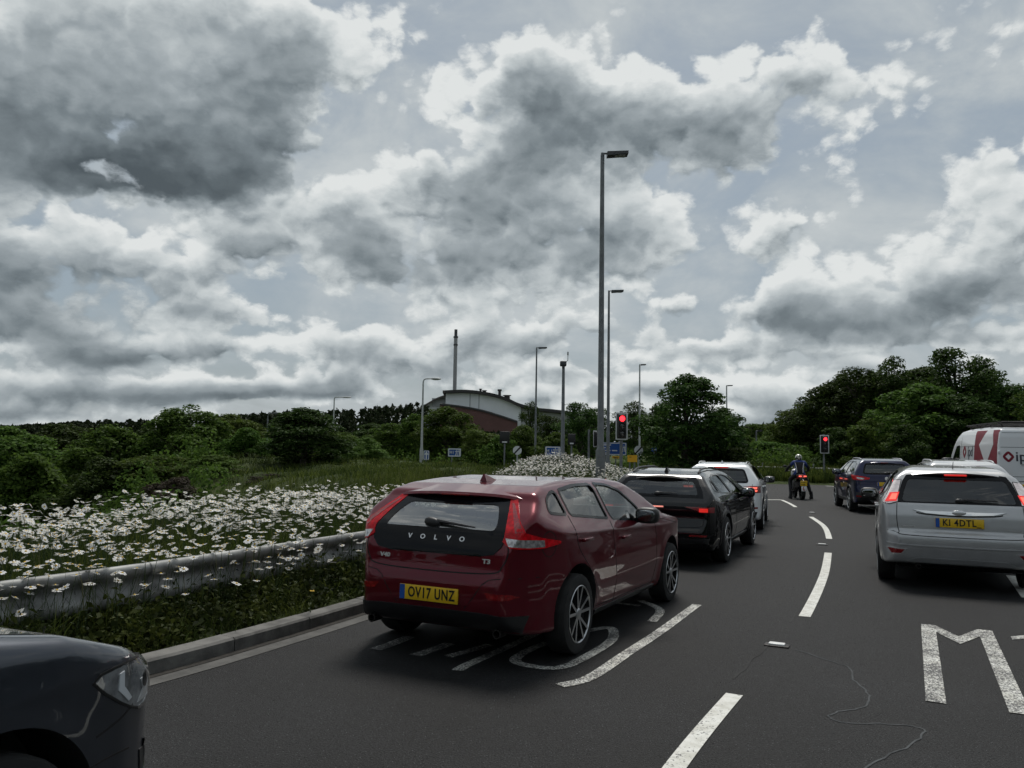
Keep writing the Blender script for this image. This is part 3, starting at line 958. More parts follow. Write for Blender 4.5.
    fin = MB(); fin.add([(-.03, .16, 1.345), (.03, .16, 1.345), (.035, -.03, 1.335), (-.035, -.03, 1.335), (-.006, -.02, 1.40), (.006, -.02, 1.40), (0, .03, 1.395)], [(0, 3, 2, 1), (0, 1, 6), (1, 2, 5, 6), (2, 3, 4, 5), (3, 0, 6, 4), (4, 6, 5)]); fin.build('roof_antenna', pm, root)
    for sx, d in ((1, RIGHT), (-1, LEFT)):
        for (yy, zz) in ((.17, .885), (1.12, .825)):
            h, n2 = b.hit(Vector((sx, yy, zz)), Vector(d))
            hd = MB(); hd.box(h + n2 * .022, (.022, .20, .028), .008); hd.box(h + n2 * .008 + Vector((0, .08, 0)), (.03, .03, .026), .006); hd.box(h + n2 * .008 - Vector((0, .08, 0)), (.03, .03, .026), .006)
            hd.build('door_handle', pm, root)
        b.patch('sill_trim', side3([(.42, .275), (2.14, .26), (2.14, .225), (.42, .235)], sx), d, M_['black'], root, off=.014, sp=.03)
        mirror(root, .86, 1.52, 1.0, sx, M_['black'])
    for sx in (-1, 1):
        e = MB(); e.lathe([(-.89, .034), (-.89, .026), (-.78, .026), (-.78, .034)], 'y', (sx * .56, .09, .27), 18, closed=True); e.build('exhaust_pipe', M_['disc'], root)
    for y in (0, 2.647):
        for sx in (-1, 1):
            wheel(root, sx * .79, y, .314, .20, sx, 5, 'twin', .226)
    und = MB(); und.box((0, 1.3, .30), (1.40, 3.6, .18), .05); und.build('underbody', M_['gap'], root)
    place(root, -0.219, 6.913, .473)
red_hatch()

def add_handles(b, root, pts, m, ln=.20):
    for sx, d in ((1, RIGHT), (-1, LEFT)):
        for (yy, zz) in pts:
            h, n2 = b.hit(Vector((sx, yy, zz)), Vector(d))
            hd = MB(); hd.box(h + n2 * .022, (.022, ln, .028), .008); hd.box(h + n2 * .008 + Vector((0, .08, 0)), (.03, .03, .026), .006); hd.box(h + n2 * .008 - Vector((0, .08, 0)), (.03, .03, .026), .006)
            hd.build('door_handle', m, root)

def add_wiper(b, root, x0, x1, z, drop=.0):
    w = MB(); c, nn = b.hit(Vector((x0, 0, z)), Vector(REAR))
    w.ball((x0, c.y - .012, z), (.05, .028, .032), 12, e=.8)
    pts = []
    for t in np.linspace(0, 1, 8):
        h, n2 = b.hit(Vector((x0 + (x1 - x0) * t, 0, z + drop * t)), Vector(REAR)); pts.append(h + n2 * .022)
    w.tube(pts, [.015, .014, .013, .012, .011, .010, .008, .006], 6)
    w.build('wiper', M_['black'], root)

def add_spoiler(root, m, hw, y0, y1, z, th=.03, drop=.05, slope=.05, lamp=None, lampw=.13):
    sp = MB(); n = 21; V, F = [], []
    for i in range(n):
        t = i / (n - 1) * 2 - 1; x = t * hw; dz = -drop * t * t - .02 * t ** 8; yy = y1 + .05 * t * t
        V += [(x * .97, y0, z + slope + dz), (x, yy + .02, z + dz), (x, yy, z - th * .6 + dz), (x * .98, yy + .05, z - th * 1.6 + dz), (x * .93, y0, z - th + dz)]
    for i in range(n - 1):
        for k in range(5):
            F.append((i * 5 + k, i * 5 + (k + 1) % 5, i * 5 + 5 + (k + 1) % 5, i * 5 + 5 + k))
    F += [(4, 3, 2, 1, 0), tuple((n - 1) * 5 + k for k in range(5))]
    sp.add(V, F); s_ = sp.build('roof_spoiler', m, root)
    if lamp is not None:
        hb = MB(); hb.box((0, y1 - .004, z - th * .75), (lampw * 2, .016, .018), .004); hb.build('high_brake_lamp', lamp, s_)
    return s_

def add_rails(b, root, m, x, y0, y1, up=.03):
    for sx in (-1, 1):
        pts = []
        for t in np.linspace(0, 1, 12):
            y = y0 + (y1 - y0) * t
            h, n = b.hit(Vector((sx * x, y, 2)), Vector(TOP))
            e = min(1, min(t, 1 - t) * 8)
            pts.append(h + Vector((0, 0, up * e + .002)))
        r = MB(); r.tube(pts, .015, 8); r.build('roof_rail', m, root)

def add_fin(b, root, m, y=.05):
    h, n = b.hit(Vector((0, y, 2)), Vector(TOP)); z = h.z
    fin = MB(); fin.add([(-.03, y + .10, z), (.03, y + .10, z), (.032, y - .08, z - .012), (-.032, y - .08, z - .012), (-.006, y - .07, z + .06), (.006, y - .07, z + .06), (0, y - .02, z + .055)], [(0, 3, 2, 1), (0, 1, 6), (1, 2, 5, 6), (2, 3, 4, 5), (3, 0, 6, 4), (4, 6, 5)]); fin.build('roof_antenna', m, root)

def door_lines(b, mb, spec):
    for sx, d in ((1, RIGHT), (-1, LEFT)):
        for L in spec:
            b.strip_into(mb, side3(L, sx), d, .008)

def sill(b, root, y0, y1, z0=.23, z1=.30, m=None):
    for sx, d in ((1, RIGHT), (-1, LEFT)):
        b.patch('sill_trim', side3([(y0, z1), (y1, z1), (y1, z0), (y0, z0)], sx), d, m or M_['black'], root, off=.012, sp=.05)

def arch_trim(b, root, ys, r, m, w=.05, zc=.33):
    for y in ys:
        for sx, d in ((1, RIGHT), (-1, LEFT)):
            b.strip('arch_trim', side3([(y + (r + w / 2) * math.cos(a), zc + (r + w / 2) * math.sin(a)) for a in np.linspace(-.15, math.pi + .15, 20)], sx), d, w, m, root, off=.008, sm=2, depth=.02)

def underbody(root, y0, y1, w=1.4, z=.30):
    und = MB(); und.box((0, (y0 + y1) / 2, z), (w, y1 - y0, .16), .05); und.build('underbody', M_['gap'], root)

# ---------------------------------------------------------------- silver hatchback
def silver_hatch():
    root = thing('hatchback_car', 'silver hatchback with yellow plate K1 4DTL braking on the right', 'car', group='cars queuing at the traffic lights')
    pm = paint('silver_car_paint', (.50, .505, .51), .50, .34, dirt=.3)
    side = [(-.58, .28), (-.76, .31), (-.80, .38), (-.835, .50), (-.845, .60), (-.838, .655), (-.815, .685), (-.762, .695), (-.765, .76), (-.755, .90), (-.715, 1.02), (-.52, 1.22), (-.37, 1.385), (-.30, 1.435), (-.1, 1.468), (.4, 1.495), (1.0, 1.495), (1.4, 1.46), (1.9, 1.30), (2.55, 1.02), (2.75, .985), (3.2, .88), (3.4, .78), (3.47, .62), (3.47, .45), (3.4, .3), (3.2, .24), (2, .22), (.6, .22)]
    S = [(0, .74), (.2, .82), (.34, .86), (.5, .905), (.66, .915), (.8, .90), (.95, .89), (1.04, .865), (1.12, .815), (1.25, .745), (1.36, .68), (1.44, .58), (1.5, .44), (1.7, .3)]
    P = [(-.9, .60), (-.82, .72), (-.75, .80), (-.62, .85), (-.4, .885), (0, .915), (2.6, .915), (3.0, .88), (3.3, .76), (3.45, .60), (3.55, .45)]
    G = [(-.9, .03), (-.5, .03), (0, .01), (.5, 0), (1.5, 0), (2.2, .03), (3, .05)]
    b = Body(side, S, P, G, belt=1.02, roof=1.46, k=.04, kp=.055, wheels=(0, 2.64), wr=.325, flare=.022, crease=[(1.0, -.02, .008, .03), (.55, .0, .008, .05)], res=(72, 130, 64), blur=1)
    rw = round_poly([(-.28, 1.14), (.78, 1.075), (.72, 1.40), (.2, 1.40), (-.12, 1.33)], .05)
    fw_ = round_poly([(.87, 1.07), (1.95, 1.0), (1.80, 1.16), (1.42, 1.37), (1.2, 1.41), (.80, 1.41)], .05)
    rg = round_poly([(-.615, 1.055), (.615, 1.055), (.59, 1.16), (.53, 1.325), (-.53, 1.325), (-.59, 1.16)], .04)
    fg = round_poly([(-.70, 1.06), (.70, 1.06), (.58, 1.42), (-.58, 1.42)], .04)
    shell = make_shell(b, 'body', pm, root, [rw, fw_], (rg, .2), (fg, 1.1), (0, 2.64), .325, .91, .74, (-.52, 2.35))
    windows(b, root, [rw, fw_], M_['glass'])
    b.patch('windscreen', rear3(fg, 4), FRONT, M_['glass'], root, off=-.004, sp=.1, skirt=0)
    seats(root, 1.25, .25, .44)
    fr = [(-.665, 1.04), (.665, 1.04), (.655, 1.12), (.60, 1.30), (.55, 1.375), (.3, 1.41), (-.3, 1.41), (-.55, 1.375), (-.60, 1.30), (-.655, 1.12)]
    b.patch('tailgate_panel', rear3(fr), REAR, M_['gloss'], root, off=.004, holes=[rear3(rg)], skirt=.01)
    b.patch('rear_window', rear3(rg), REAR, M_['glass'], root, off=.0, sp=.06, skirt=0)
    add_spoiler(root, pm, .60, -.16, -.415, 1.428, .028, .05, .03, None)
    hb = MB(); hb.box((0, -.44, 1.385), (.25, .03, .022), .006); hb.build('high_brake_lamp', M_['redlit'], root)
    mb = MB()
    b.strip_into(mb, rear3([(-.672, 1.03), (-.68, .85), (-.66, .70), (-.60, .655), (0, .645), (.60, .655), (.66, .70), (.68, .85), (.672, 1.03)]), REAR, .009)
    b.strip_into(mb, rear3([(-.85, .70), (-.72, .69), (-.66, .665)]), REAR, .006, sm=2); b.strip_into(mb, rear3([(.85, .70), (.72, .69), (.66, .665)]), REAR, .006, sm=2)
    door_lines(b, mb, [[(-.30, 1.14), (-.20, .95), (.10, .80), (.30, .62), (.42, .42), (.45, .3)], [(.82, 1.05), (.85, .8), (.88, .5), (.88, .3)], [(2.0, 1.0), (2.08, .85), (2.1, .6), (2.05, .3)]])
    gaps(mb, shell)
    for mir in (False, True):
        L = b.patch('tail_lamp', [(.635, -.5, 1.315), (.69, -.4, 1.30), (.725, -.45, 1.14), (.75, -.45, 1.03), (.72, -.6, 1.015), (.665, -.7, 1.045), (.655, -.6, 1.14)], (-.35, .93, 0), M_['whitelens'], root, off=.007, sp=.025, skirt=.015, mirror=mir)
        b.strip('lamp_seal', [(.635, -.5, 1.315), (.69, -.4, 1.30), (.725, -.45, 1.14), (.75, -.45, 1.03), (.72, -.6, 1.015), (.665, -.7, 1.045), (.655, -.6, 1.14)], (-.35, .93, 0), .008, M_['gap'], L, off=.008, closed=True, sm=0, mirror=mir)
        b.patch('brake_segment', [(.665, -.65, 1.16), (.715, -.5, 1.15), (.735, -.5, 1.04), (.675, -.68, 1.05)], (-.35, .93, 0), M_['redlit'], L, off=.0095, sp=.02, skirt=.003, mirror=mir)
        b.patch('brake_core', [(.68, -.65, 1.14), (.705, -.55, 1.135), (.715, -.55, 1.065), (.69, -.68, 1.07)], (-.35, .93, 0), M_['redhot'], L, off=.0115, sp=.02, skirt=.003, mirror=mir)
        s0 = 1 if not mir else -1
        fo = b.patch('reflector_surround', [(.57, -.82, .485), (.80, -.75, .50), (.79, -.75, .465), (.74, -.8, .405), (.63, -.82, .41)], (-.15, .98, 0), M_['badge'], root, off=.004, sp=.03, mirror=mir)
        b.patch('rear_reflector', [(.60, -.82, .475), (.785, -.75, .487), (.74, -.78, .425), (.64, -.8, .43)], (-.15, .98, 0), M_['refl'], fo, off=.008, sp=.03, mirror=mir)
    ch = b.patch('chrome_bar', rear3([(-.50, .955), (-.30, .945), (-.10, .945), (.10, .945), (.30, .945), (.50, .955), (.36, .918), (.10, .905), (-.10, .905), (-.36, .918)]), REAR, M_['chrome'], root, off=.016, sp=.03, skirt=.02)
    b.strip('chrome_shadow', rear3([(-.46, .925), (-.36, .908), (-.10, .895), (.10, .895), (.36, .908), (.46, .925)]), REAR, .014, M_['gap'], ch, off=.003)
    ov = MB(); c, n = b.hit(Vector((0, 0, .935)), Vector(REAR)); ov.ball(c + Vector((0, -.016, 0)), (.078, .014, .034), 24); ov.build('oval_badge', M_['badge'], ch)
    b.patch('plate_recess', rear3([(-.36, .90), (.36, .90), (.30, .74), (-.30, .74)]), REAR, pm, root, off=.002, sp=.04, skirt=.003)
    plate(b, root, 'KI 4DTL_', .815)
    b.strip('bumper_crease', rear3([(-.80, .545), (-.4, .53), (.4, .53), (.80, .545)]), REAR, .012, pm, root, off=.010, depth=.01)
    b.patch('diffuser', rear3([(-.58, .335), (-.46, .385), (.46, .385), (.58, .335), (.56, .27), (-.56, .27)]), REAR, pm, root, off=.003, sp=.04, skirt=.02)
    b.strip('badge_strip', rear3([(-.63, .752), (-.49, .752)]), REAR, .016, M_['badge'], root, off=.003, sm=0)
    b.strip('badge_strip', rear3([(.50, .745), (.64, .745)]), REAR, .014, M_['badge'], root, off=.003, sm=0)
    add_wiper(b, root, .02, .42, 1.075)
    add_handles(b, root, [(.12, .95), (1.2, .92)], pm)
    for sx in (-1, 1):
        mirror(root, .88, 1.62, 1.05, sx, M_['black'], s=1.05)
    e = MB(); e.lathe([(-.80, .03), (-.80, .024), (-.68, .024), (-.68, .03)], 'y', (-.45, 0, .27), 16, closed=True); e.build('exhaust_pipe', M_['disc'], root)
    for y in (0, 2.64):
        for sx in (-1, 1):
            wheel(root, sx * .80, y, .325, .21, sx, 6, 'plain', .225)
    underbody(root, -.5, 3.1)
    a = MB(); h, n = b.hit(Vector((0, -.12, 2)), Vector(TOP)); a.tube([h, h + Vector((0, -.10, .09))], [.006, .003], 6); a.build('roof_antenna', M_['black'], root)
    place(root, 5.74, 10.46, .42)
silver_hatch()

# ---------------------------------------------------------------- black crossover
def black_suv():
    root = thing('crossover_car', 'black crossover with roof rails stopped ahead of the red hatchback', 'car', group='cars queuing at the traffic lights')
    pm = paint('black_car_paint', (.003, .0033, .004), .0, .25, dirt=.02)
    side = [(-.55, .20), (-.70, .23), (-.80, .32), (-.82, .46), (-.80, .56), (-.765, .68), (-.775, .80), (-.765, .88), (-.69, .955), (-.52, 1.12), (-.38, 1.235), (-.30, 1.285), (0, 1.335), (.5, 1.365), (1.0, 1.365), (1.5, 1.31), (2.0, 1.15), (2.4, .99), (2.6, .955), (3.2, .88), (3.42, .74), (3.48, .55), (3.42, .3), (3.2, .24), (2, .22), (.6, .22)]
    S = [(0, .74), (.2, .80), (.34, .87), (.5, .905), (.66, .915), (.78, .90), (.88, .885), (.97, .845), (1.05, .79), (1.15, .715), (1.26, .635), (1.33, .55), (1.4, .42), (1.6, .3)]
    P = [(-.9, .62), (-.82, .70), (-.75, .77), (-.62, .83), (-.4, .885), (0, .915), (2.6, .915), (3.0, .88), (3.3, .76), (3.45, .60), (3.55, .45)]
    G = [(-.9, .06), (-.5, .04), (0, .01), (.5, 0), (1.5, 0), (2.2, .03), (3, .05)]
    b = Body(side, S, P, G, belt=.95, roof=1.33, k=.04, kp=.055, wheels=(0, 2.68), wr=.335, flare=.026, crease=[(.90, -.015, .012, .03), (.5, .02, .012, .05)], res=(64, 120, 56), blur=1)
    qw = round_poly([(-.36, 1.065), (-.10, 1.03), (-.06, 1.20), (-.14, 1.21)], .04)
    rw = round_poly([(.0, 1.025), (.76, .99), (.70, 1.28), (.3, 1.28), (-.02, 1.235)], .04)
    fw_ = round_poly([(.85, .985), (1.75, .95), (1.60, 1.10), (1.3, 1.25), (1.1, 1.28), (.78, 1.285)], .04)
    rg = round_poly([(-.61, .99), (.61, .99), (.565, 1.10), (.49, 1.21), (-.49, 1.21), (-.565, 1.10)], .05)
    fg = round_poly([(-.66, .99), (.66, .99), (.54, 1.27), (-.54, 1.27)], .04)
    shell = make_shell(b, 'body', pm, root, [qw, rw, fw_], (rg, .2), (fg, 1.1), (0, 2.68), .335, .91, .72, (-.5, 2.35))
    windows(b, root, [qw, rw, fw_], M_['dglass'])
    b.patch('windscreen', rear3(fg, 4), FRONT, M_['glass'], root, off=-.004, sp=.1, skirt=0)
    seats(root, 1.2, .3, .33)
    b.patch('rear_window', rear3(rg), REAR, M_['dglass'], root, off=.0, sp=.05, skirt=0)
    b.strip('window_surround', rear3(rg), REAR, .03, M_['gloss'], root, off=.004, closed=True, sm=0)
    s_ = add_spoiler(root, M_['gap'], .52, -.16, -.44, 1.262, .022, .055, .03, None)
    b.patch('tailgate_panel', rear3([(-.68, .965), (.68, .965), (.645, 1.06), (.55, 1.21), (.50, 1.25), (-.50, 1.25), (-.55, 1.21), (-.645, 1.06)]), REAR, M_['gloss'], root, off=.003, holes=[rear3(rg)], skirt=.008)
    bar = b.patch('light_bar', rear3([(-.74, .845), (.74, .845), (.72, .80), (-.72, .80)]), REAR, M_['gloss'], root, off=.006, sp=.04)
    b.patch('light_segment', rear3([(-.26, .842), (.12, .842), (.12, .822), (-.26, .822)]), REAR, mat('light_bar_lit', (.7, .25, .2), .3, emit=(1, .32, .25), estr=.8), bar, off=.010, sp=.04, skirt=.004)
    for mir in (False, True):
        L = b.patch('tail_lamp', [(.42, -.76, .842), (.60, -.72, .842), (.80, -.55, .842), (.79, -.55, .765), (.63, -.72, .765), (.58, -.75, .80)], (-.3, .95, 0), M_['refl'], root, off=.009, sp=.025, mirror=mir)
        b.patch('brake_segment', [(.62, -.72, .825), (.72, -.65, .825), (.72, -.65, .773), (.62, -.72, .773)], (-.3, .95, 0), M_['redlit'], L, off=.011, sp=.02, skirt=.003, mirror=mir)
        b.patch('rear_reflector', [(.50, -.8, .452), (.74, -.75, .452), (.74, -.75, .428), (.50, -.8, .428)], (-.2, .97, 0), M_['redlit'] if 0 else M_['refl'], root, off=.005, sp=.03, mirror=mir)
        b.strip('diffuser_trim', [(.30, -.8, .31), (.62, -.75, .325), (.72, -.7, .36)] if not mir else [(.30, -.8, .31), (.62, -.75, .325), (.72, -.7, .36)], (-.2, .97, 0), .016, M_['disc'], root, off=.008, mirror=mir)
    b.patch('bumper_trim', [(-.78, -.7, .40), (.78, -.7, .40), (.72, -.7, .22), (-.72, -.7, .22)], REAR, M_['black'], root, off=.006, sp=.05)
    plate_p = plate(b, root, '', .60) if 0 else None
    mb = MB()
    b.strip_into(mb, rear3([(-.73, .80), (-.70, .66), (-.62, .56), (0, .545), (.62, .56), (.70, .66), (.73, .80)]), REAR, .008)
    door_lines(b, mb, [[(-.06, 1.03), (-.02, .9), (.08, .75), (.3, .6), (.42, .42), (.45, .3)], [(.81, .98), (.84, .8), (.87, .5), (.88, .3)], [(1.95, .94), (2.08, .85), (2.1, .6), (2.05, .3)]])
    gaps(mb, shell)
    c, n = b.hit(Vector((0, 0, .735)), Vector(REAR)); bd = MB(); bd.box(c + n * .006, (.075, .01, .05), .004, rot=Matrix.Rotation(R(45), 3, 'Y')); bd.build('tailgate_badge', M_['disc'], root)
    add_wiper(b, root, 0, .30, 1.01)
    add_rails(b, root, M_['black'], .50, -.15, 1.45)
    add_fin(b, root, M_['gloss'], -.02)
    add_handles(b, root, [(.12, .90), (1.2, .87)], pm)
    for sx in (-1, 1):
        mirror(root, .87, 1.5, .98, sx, M_['gloss'], s=1.05)
    sill(b, root, .44, 2.2); arch_trim(b, root, (0, 2.68), .385, M_['black'], .04, .345)
    for y in (0, 2.68):
        for sx in (-1, 1):
            wheel(root, sx * .80, y, .34, .22, sx, 5, 'twin', .25, M_['alloy'])
    underbody(root, -.5, 3.1)
    place(root, 2.44, 12.48, .43)
black_suv()

# ---------------------------------------------------------------- white crossover
def white_suv():
    root = thing('crossover_car', 'white crossover car at the front of the near lane, half hidden by the black one', 'car', group='cars queuing at the traffic lights')
    pm = paint('white_car_paint', (.78, .80, .81), .0, .35, dirt=.25)
    side = [(-.58, .24), (-.74, .28), (-.80, .40), (-.82, .52), (-.81, .64), (-.77, .76), (-.765, .90), (-.74, 1.0), (-.58, 1.22), (-.42, 1.42), (-.34, 1.475), (0, 1.515), (.6, 1.53), (1.1, 1.515), (1.5, 1.46), (2.0, 1.27), (2.5, 1.08), (2.7, 1.05), (3.25, .96), (3.42, .82), (3.47, .6), (3.42, .34), (3.2, .26), (2, .24), (.6, .24)]
    S = [(0, .76), (.25, .83), (.4, .88), (.6, .905), (.8, .905), (.95, .89), (1.05, .87), (1.15, .82), (1.28, .745), (1.40, .67), (1.48, .57), (1.56, .42), (1.7, .3)]
    P = [(-.9, .62), (-.82, .73), (-.75, .80), (-.62, .85), (-.4, .885), (0, .91), (2.6, .91), (3.0, .88), (3.3, .76), (3.45, .60), (3.55, .45)]
    G = [(-.9, .04), (-.5, .03), (0, .01), (.5, 0), (1.5, 0), (2.2, .03), (3, .05)]
    b = Body(side, S, P, G, belt=1.06, roof=1.48, k=.04, kp=.055, wheels=(0, 2.63), wr=.34, flare=.024, crease=[(1.0, -.01, .010, .03)], res=(56, 110, 50), blur=1)
    rw = round_poly([(-.30, 1.16), (.78, 1.12), (.72, 1.43), (.2, 1.43), (-.14, 1.37)], .05)
    fw_ = round_poly([(.87, 1.12), (1.9, 1.07), (1.72, 1.22), (1.42, 1.40), (1.2, 1.44), (.80, 1.44)], .05)
    rg = round_poly([(-.60, 1.09), (.60, 1.09), (.56, 1.22), (.50, 1.365), (-.50, 1.365), (-.56, 1.22)], .05)
    fg = round_poly([(-.68, 1.10), (.68, 1.10), (.56, 1.43), (-.56, 1.43)], .04)
    shell = make_shell(b, 'body', pm, root, [rw, fw_], (rg, .2), (fg, 1.1), (0, 2.63), .34, .905, .80, (-.5, 2.35))
    windows(b, root, [rw, fw_], M_['dglass'])
    b.patch('windscreen', rear3(fg, 4), FRONT, M_['glass'], root, off=-.004, sp=.1, skirt=0)
    seats(root, 1.2, .3, .47)
    b.patch('rear_window', rear3(rg), REAR, M_['dglass'], root, off=.0, sp=.05, skirt=0)
    b.strip('window_surround', rear3(rg), REAR, .04, M_['gloss'], root, off=.004, closed=True, sm=0)
    add_spoiler(root, pm, .58, -.12, -.46, 1.44, .03, .05, .045, M_['redlit'], .16)
    for mir in (False, True):
        L = b.patch('tail_lamp', [(.52, -.77, .99), (.70, -.72, 1.01), (.845, -.5, 1.01), (.84, -.5, .86), (.70, -.72, .86), (.54, -.77, .88)], (-.3, .95, 0), M_['refl'], root, off=.008, sp=.03, mirror=mir)
        for (x0, x1) in ((.60, .68), (.71, .79)):
            for (z0, z1) in ((.885, .925), (.945, .985)):
                b.patch('brake_segment', [(x0, -.75, z1), (x1, -.7, z1), (x1 - .015, -.7, z0), (x0 - .015, -.75, z0)], (-.3, .95, 0), M_['redhot'], L, off=.011, sp=.03, skirt=.003, mirror=mir)
        b.patch('rear_reflector', [(.45, -.8, .545), (.80, -.7, .545), (.80, -.7, .51), (.45, -.8, .51)], (-.2, .97, 0), M_['refl'], root, off=.006, sp=.04, mirror=mir)
    b.patch('bumper_trim', [(-.80, -.7, .44), (.80, -.7, .44), (.74, -.7, .26), (-.74, -.7, .26)], REAR, M_['black'], root, off=.006, sp=.05)
    mb = MB()
    b.strip_into(mb, rear3([(-.70, 1.05), (-.70, .78), (-.62, .66), (.62, .66), (.70, .78), (.70, 1.05)]), REAR, .008)
    door_lines(b, mb, [[(-.20, 1.1), (-.1, .9), (.1, .75), (.3, .6), (.44, .3)], [(.82, 1.1), (.85, .8), (.88, .3)], [(1.98, 1.05), (2.08, .85), (2.05, .3)]])
    gaps(mb, shell)
    add_wiper(b, root, 0, .35, 1.10)
    add_rails(b, root, pm, .53, -.1, 1.45, .035)
    add_fin(b, root, pm, -.05)
    add_handles(b, root, [(.12, .98), (1.2, .95)], pm)
    for sx in (-1, 1):
        mirror(root, .88, 1.6, 1.10, sx, M_['black'], s=1.08)
    sill(b, root, .44, 2.15, .26, .34); arch_trim(b, root, (0, 2.63), .39, M_['black'], .04, .35)
    for y in (0, 2.63):
        for sx in (-1, 1):
            wheel(root, sx * .80, y, .34, .21, sx, 5, 'y', .235)
    underbody(root, -.5, 3.1)
    place(root, 4.70, 17.83, .34); root.scale = (.95, .97, .935)
white_suv()

# ---------------------------------------------------------------- blue crossover and the silver estate seen over the hatchback
def blue_suv(root, pm, plate_txt, xy, head, full=True, glass='dglass'):
    side = [(-.60, .26), (-.74, .30), (-.82, .42), (-.84, .54), (-.82, .66), (-.78, .78), (-.775, .92), (-.75, 1.04), (-.60, 1.24), (-.44, 1.42), (-.36, 1.49), (0, 1.54), (.6, 1.565), (1.1, 1.55), (1.5, 1.49), (2.0, 1.30), (2.5, 1.10), (2.7, 1.06), (3.25, .98), (3.42, .84), (3.50, .6), (3.42, .36), (3.2, .28), (2, .26), (.6, .26)]
    S = [(0, .78), (.25, .84), (.4, .88), (.6, .905), (.8, .91), (.95, .90), (1.05, .88), (1.15, .83), (1.28, .76), (1.40, .69), (1.50, .59), (1.58, .44), (1.7, .3)]
    P = [(-.9, .64), (-.82, .74), (-.75, .81), (-.62, .855), (-.4, .885), (0, .91), (2.6, .91), (3.0, .88), (3.3, .76), (3.45, .60), (3.55, .45)]
    b = Body(side, S, P, [(-.9, .04), (-.5, .03), (0, .01), (.5, 0), (1.5, 0), (3, .05)], belt=1.06, roof=1.52, k=.04, kp=.055, wheels=(0, 2.65), wr=.345, flare=.024, crease=[(1.02, -.01, .010, .03)], res=(56, 110, 50), blur=1)
    rw = round_poly([(-.34, 1.18), (.78, 1.12), (.72, 1.46), (.2, 1.46), (-.16, 1.39)], .05)
    fw_ = round_poly([(.87, 1.12), (1.9, 1.07), (1.72, 1.22), (1.42, 1.43), (1.2, 1.47), (.80, 1.47)], .05)
    rg = round_poly([(-.60, 1.12), (.60, 1.12), (.56, 1.25), (.50, 1.39), (-.50, 1.39), (-.56, 1.25)], .05)
    fg = round_poly([(-.68, 1.11), (.68, 1.11), (.56, 1.46), (-.56, 1.46)], .04)
    shell = make_shell(b, 'body', pm, root, [rw, fw_], (rg, .2), (fg, 1.1), (0, 2.65), .345, .905, .80, (-.5, 2.35))
    windows(b, root, [rw, fw_], M_[glass])
    b.patch('windscreen', rear3(fg, 4), FRONT, M_['glass'], root, off=-.004, sp=.1, skirt=0)
    seats(root, 1.2, .3, .50)
    b.patch('rear_window', rear3(rg), REAR, M_[glass], root, off=.0, sp=.05, skirt=0)
    b.strip('window_surround', rear3(rg), REAR, .045, M_['gloss'], root, off=.004, closed=True, sm=0)
    add_spoiler(root, pm, .58, -.12, -.46, 1.455, .03, .05, .045, M_['redlit'] if not full else M_['refl'], .10)
    for mir in (False, True):
        L = b.patch('tail_lamp', [(.44, -.77, 1.0), (.62, -.75, 1.035), (.84, -.45, 1.08), (.875, -.3, 1.07), (.84, -.5, .94), (.66, -.75, .93), (.48, -.78, .955)], (-.35, .93, 0), M_['red'], root, off=.008, sp=.03, mirror=mir)
        b.patch('clear_lens', [(.58, -.76, .99), (.76, -.65, 1.02), (.74, -.65, .96), (.62, -.75, .95)], (-.35, .93, 0), M_['clearlamp'], L, off=.010, sp=.03, skirt=.004, mirror=mir)
        b.patch('rear_reflector', [(.60, -.8, .50), (.80, -.7, .50), (.79, -.7, .46), (.62, -.8, .46)], (-.2, .97, 0), M_['refl'], root, off=.014, sp=.04, mirror=mir)
    b.patch('bumper_trim', [(-.82, -.7, .60), (-.5, -.8, .56), (.5, -.8, .56), (.82, -.7, .60), (.76, -.7, .28), (-.76, -.7, .28)], REAR, M_['black'], root, off=.006, sp=.05)
    b.patch('skid_plate', rear3([(-.45, .37), (.45, .37), (.40, .31), (-.40, .31)]), REAR, M_['alloy'], root, off=.012, sp=.05)
    c, n = b.hit(Vector((0, 0, .985)), Vector(REAR)); bd = MB(); bd.lathe([(0, .055), (-.012, .05), (-.014, .001)], 'y', c + Vector((0, -.002, 0)), 20); bd.build('tailgate_badge', M_['badge'], root)
    if plate_txt:
        plate(b, root, plate_txt, .83)
    mb = MB()
    b.strip_into(mb, rear3([(-.70, 1.05), (-.70, .78), (-.62, .68), (.62, .68), (.70, .78), (.70, 1.05)]), REAR, .008)
    door_lines(b, mb, [[(-.20, 1.1), (-.1, .9), (.1, .75), (.3, .6), (.44, .3)], [(.82, 1.1), (.85, .8), (.88, .3)], [(1.98, 1.05), (2.08, .85), (2.05, .3)]])
    gaps(mb, shell)
    add_wiper(b, root, 0, .35, 1.135)
    add_rails(b, root, M_['alloy'], .55, -.1, 1.45, .035)
    add_handles(b, root, [(.12, 1.0), (1.2, .97)], pm)
    for sx in (-1, 1):
        mirror(root, .88, 1.6, 1.12, sx, pm, s=1.1)
    sill(b, root, .44, 2.15, .28, .38); arch_trim(b, root, (0, 2.65), .395, M_['black'], .05, .355)
    for y in (0, 2.65):
        for sx in (-1, 1):
            wheel(root, sx * .80, y, .345, .22, sx, 5, 'plain', .25, M_['white'] if 0 else M_['alloy'])
    underbody(root, -.5, 3.1)
    place(root, *xy, head)
blue_suv(thing('crossover_car', 'dark blue crossover with silver wheels stopped beside the motorcyclist', 'car', group='cars queuing at the traffic lights'),
         paint('blue_car_paint', (.008, .011, .045), .3, .28, dirt=.2), 'FN16', (10.83, 23.5), .245)
blue_suv(thing('crossover_car', 'silver crossover with roof rails mostly hidden in front of the silver hatchback', 'car', group='cars queuing at the traffic lights'),
         paint('pale_car_paint', (.58, .59, .60), .3, .33, dirt=.2), '', (9.15, 16.3), .36, False)

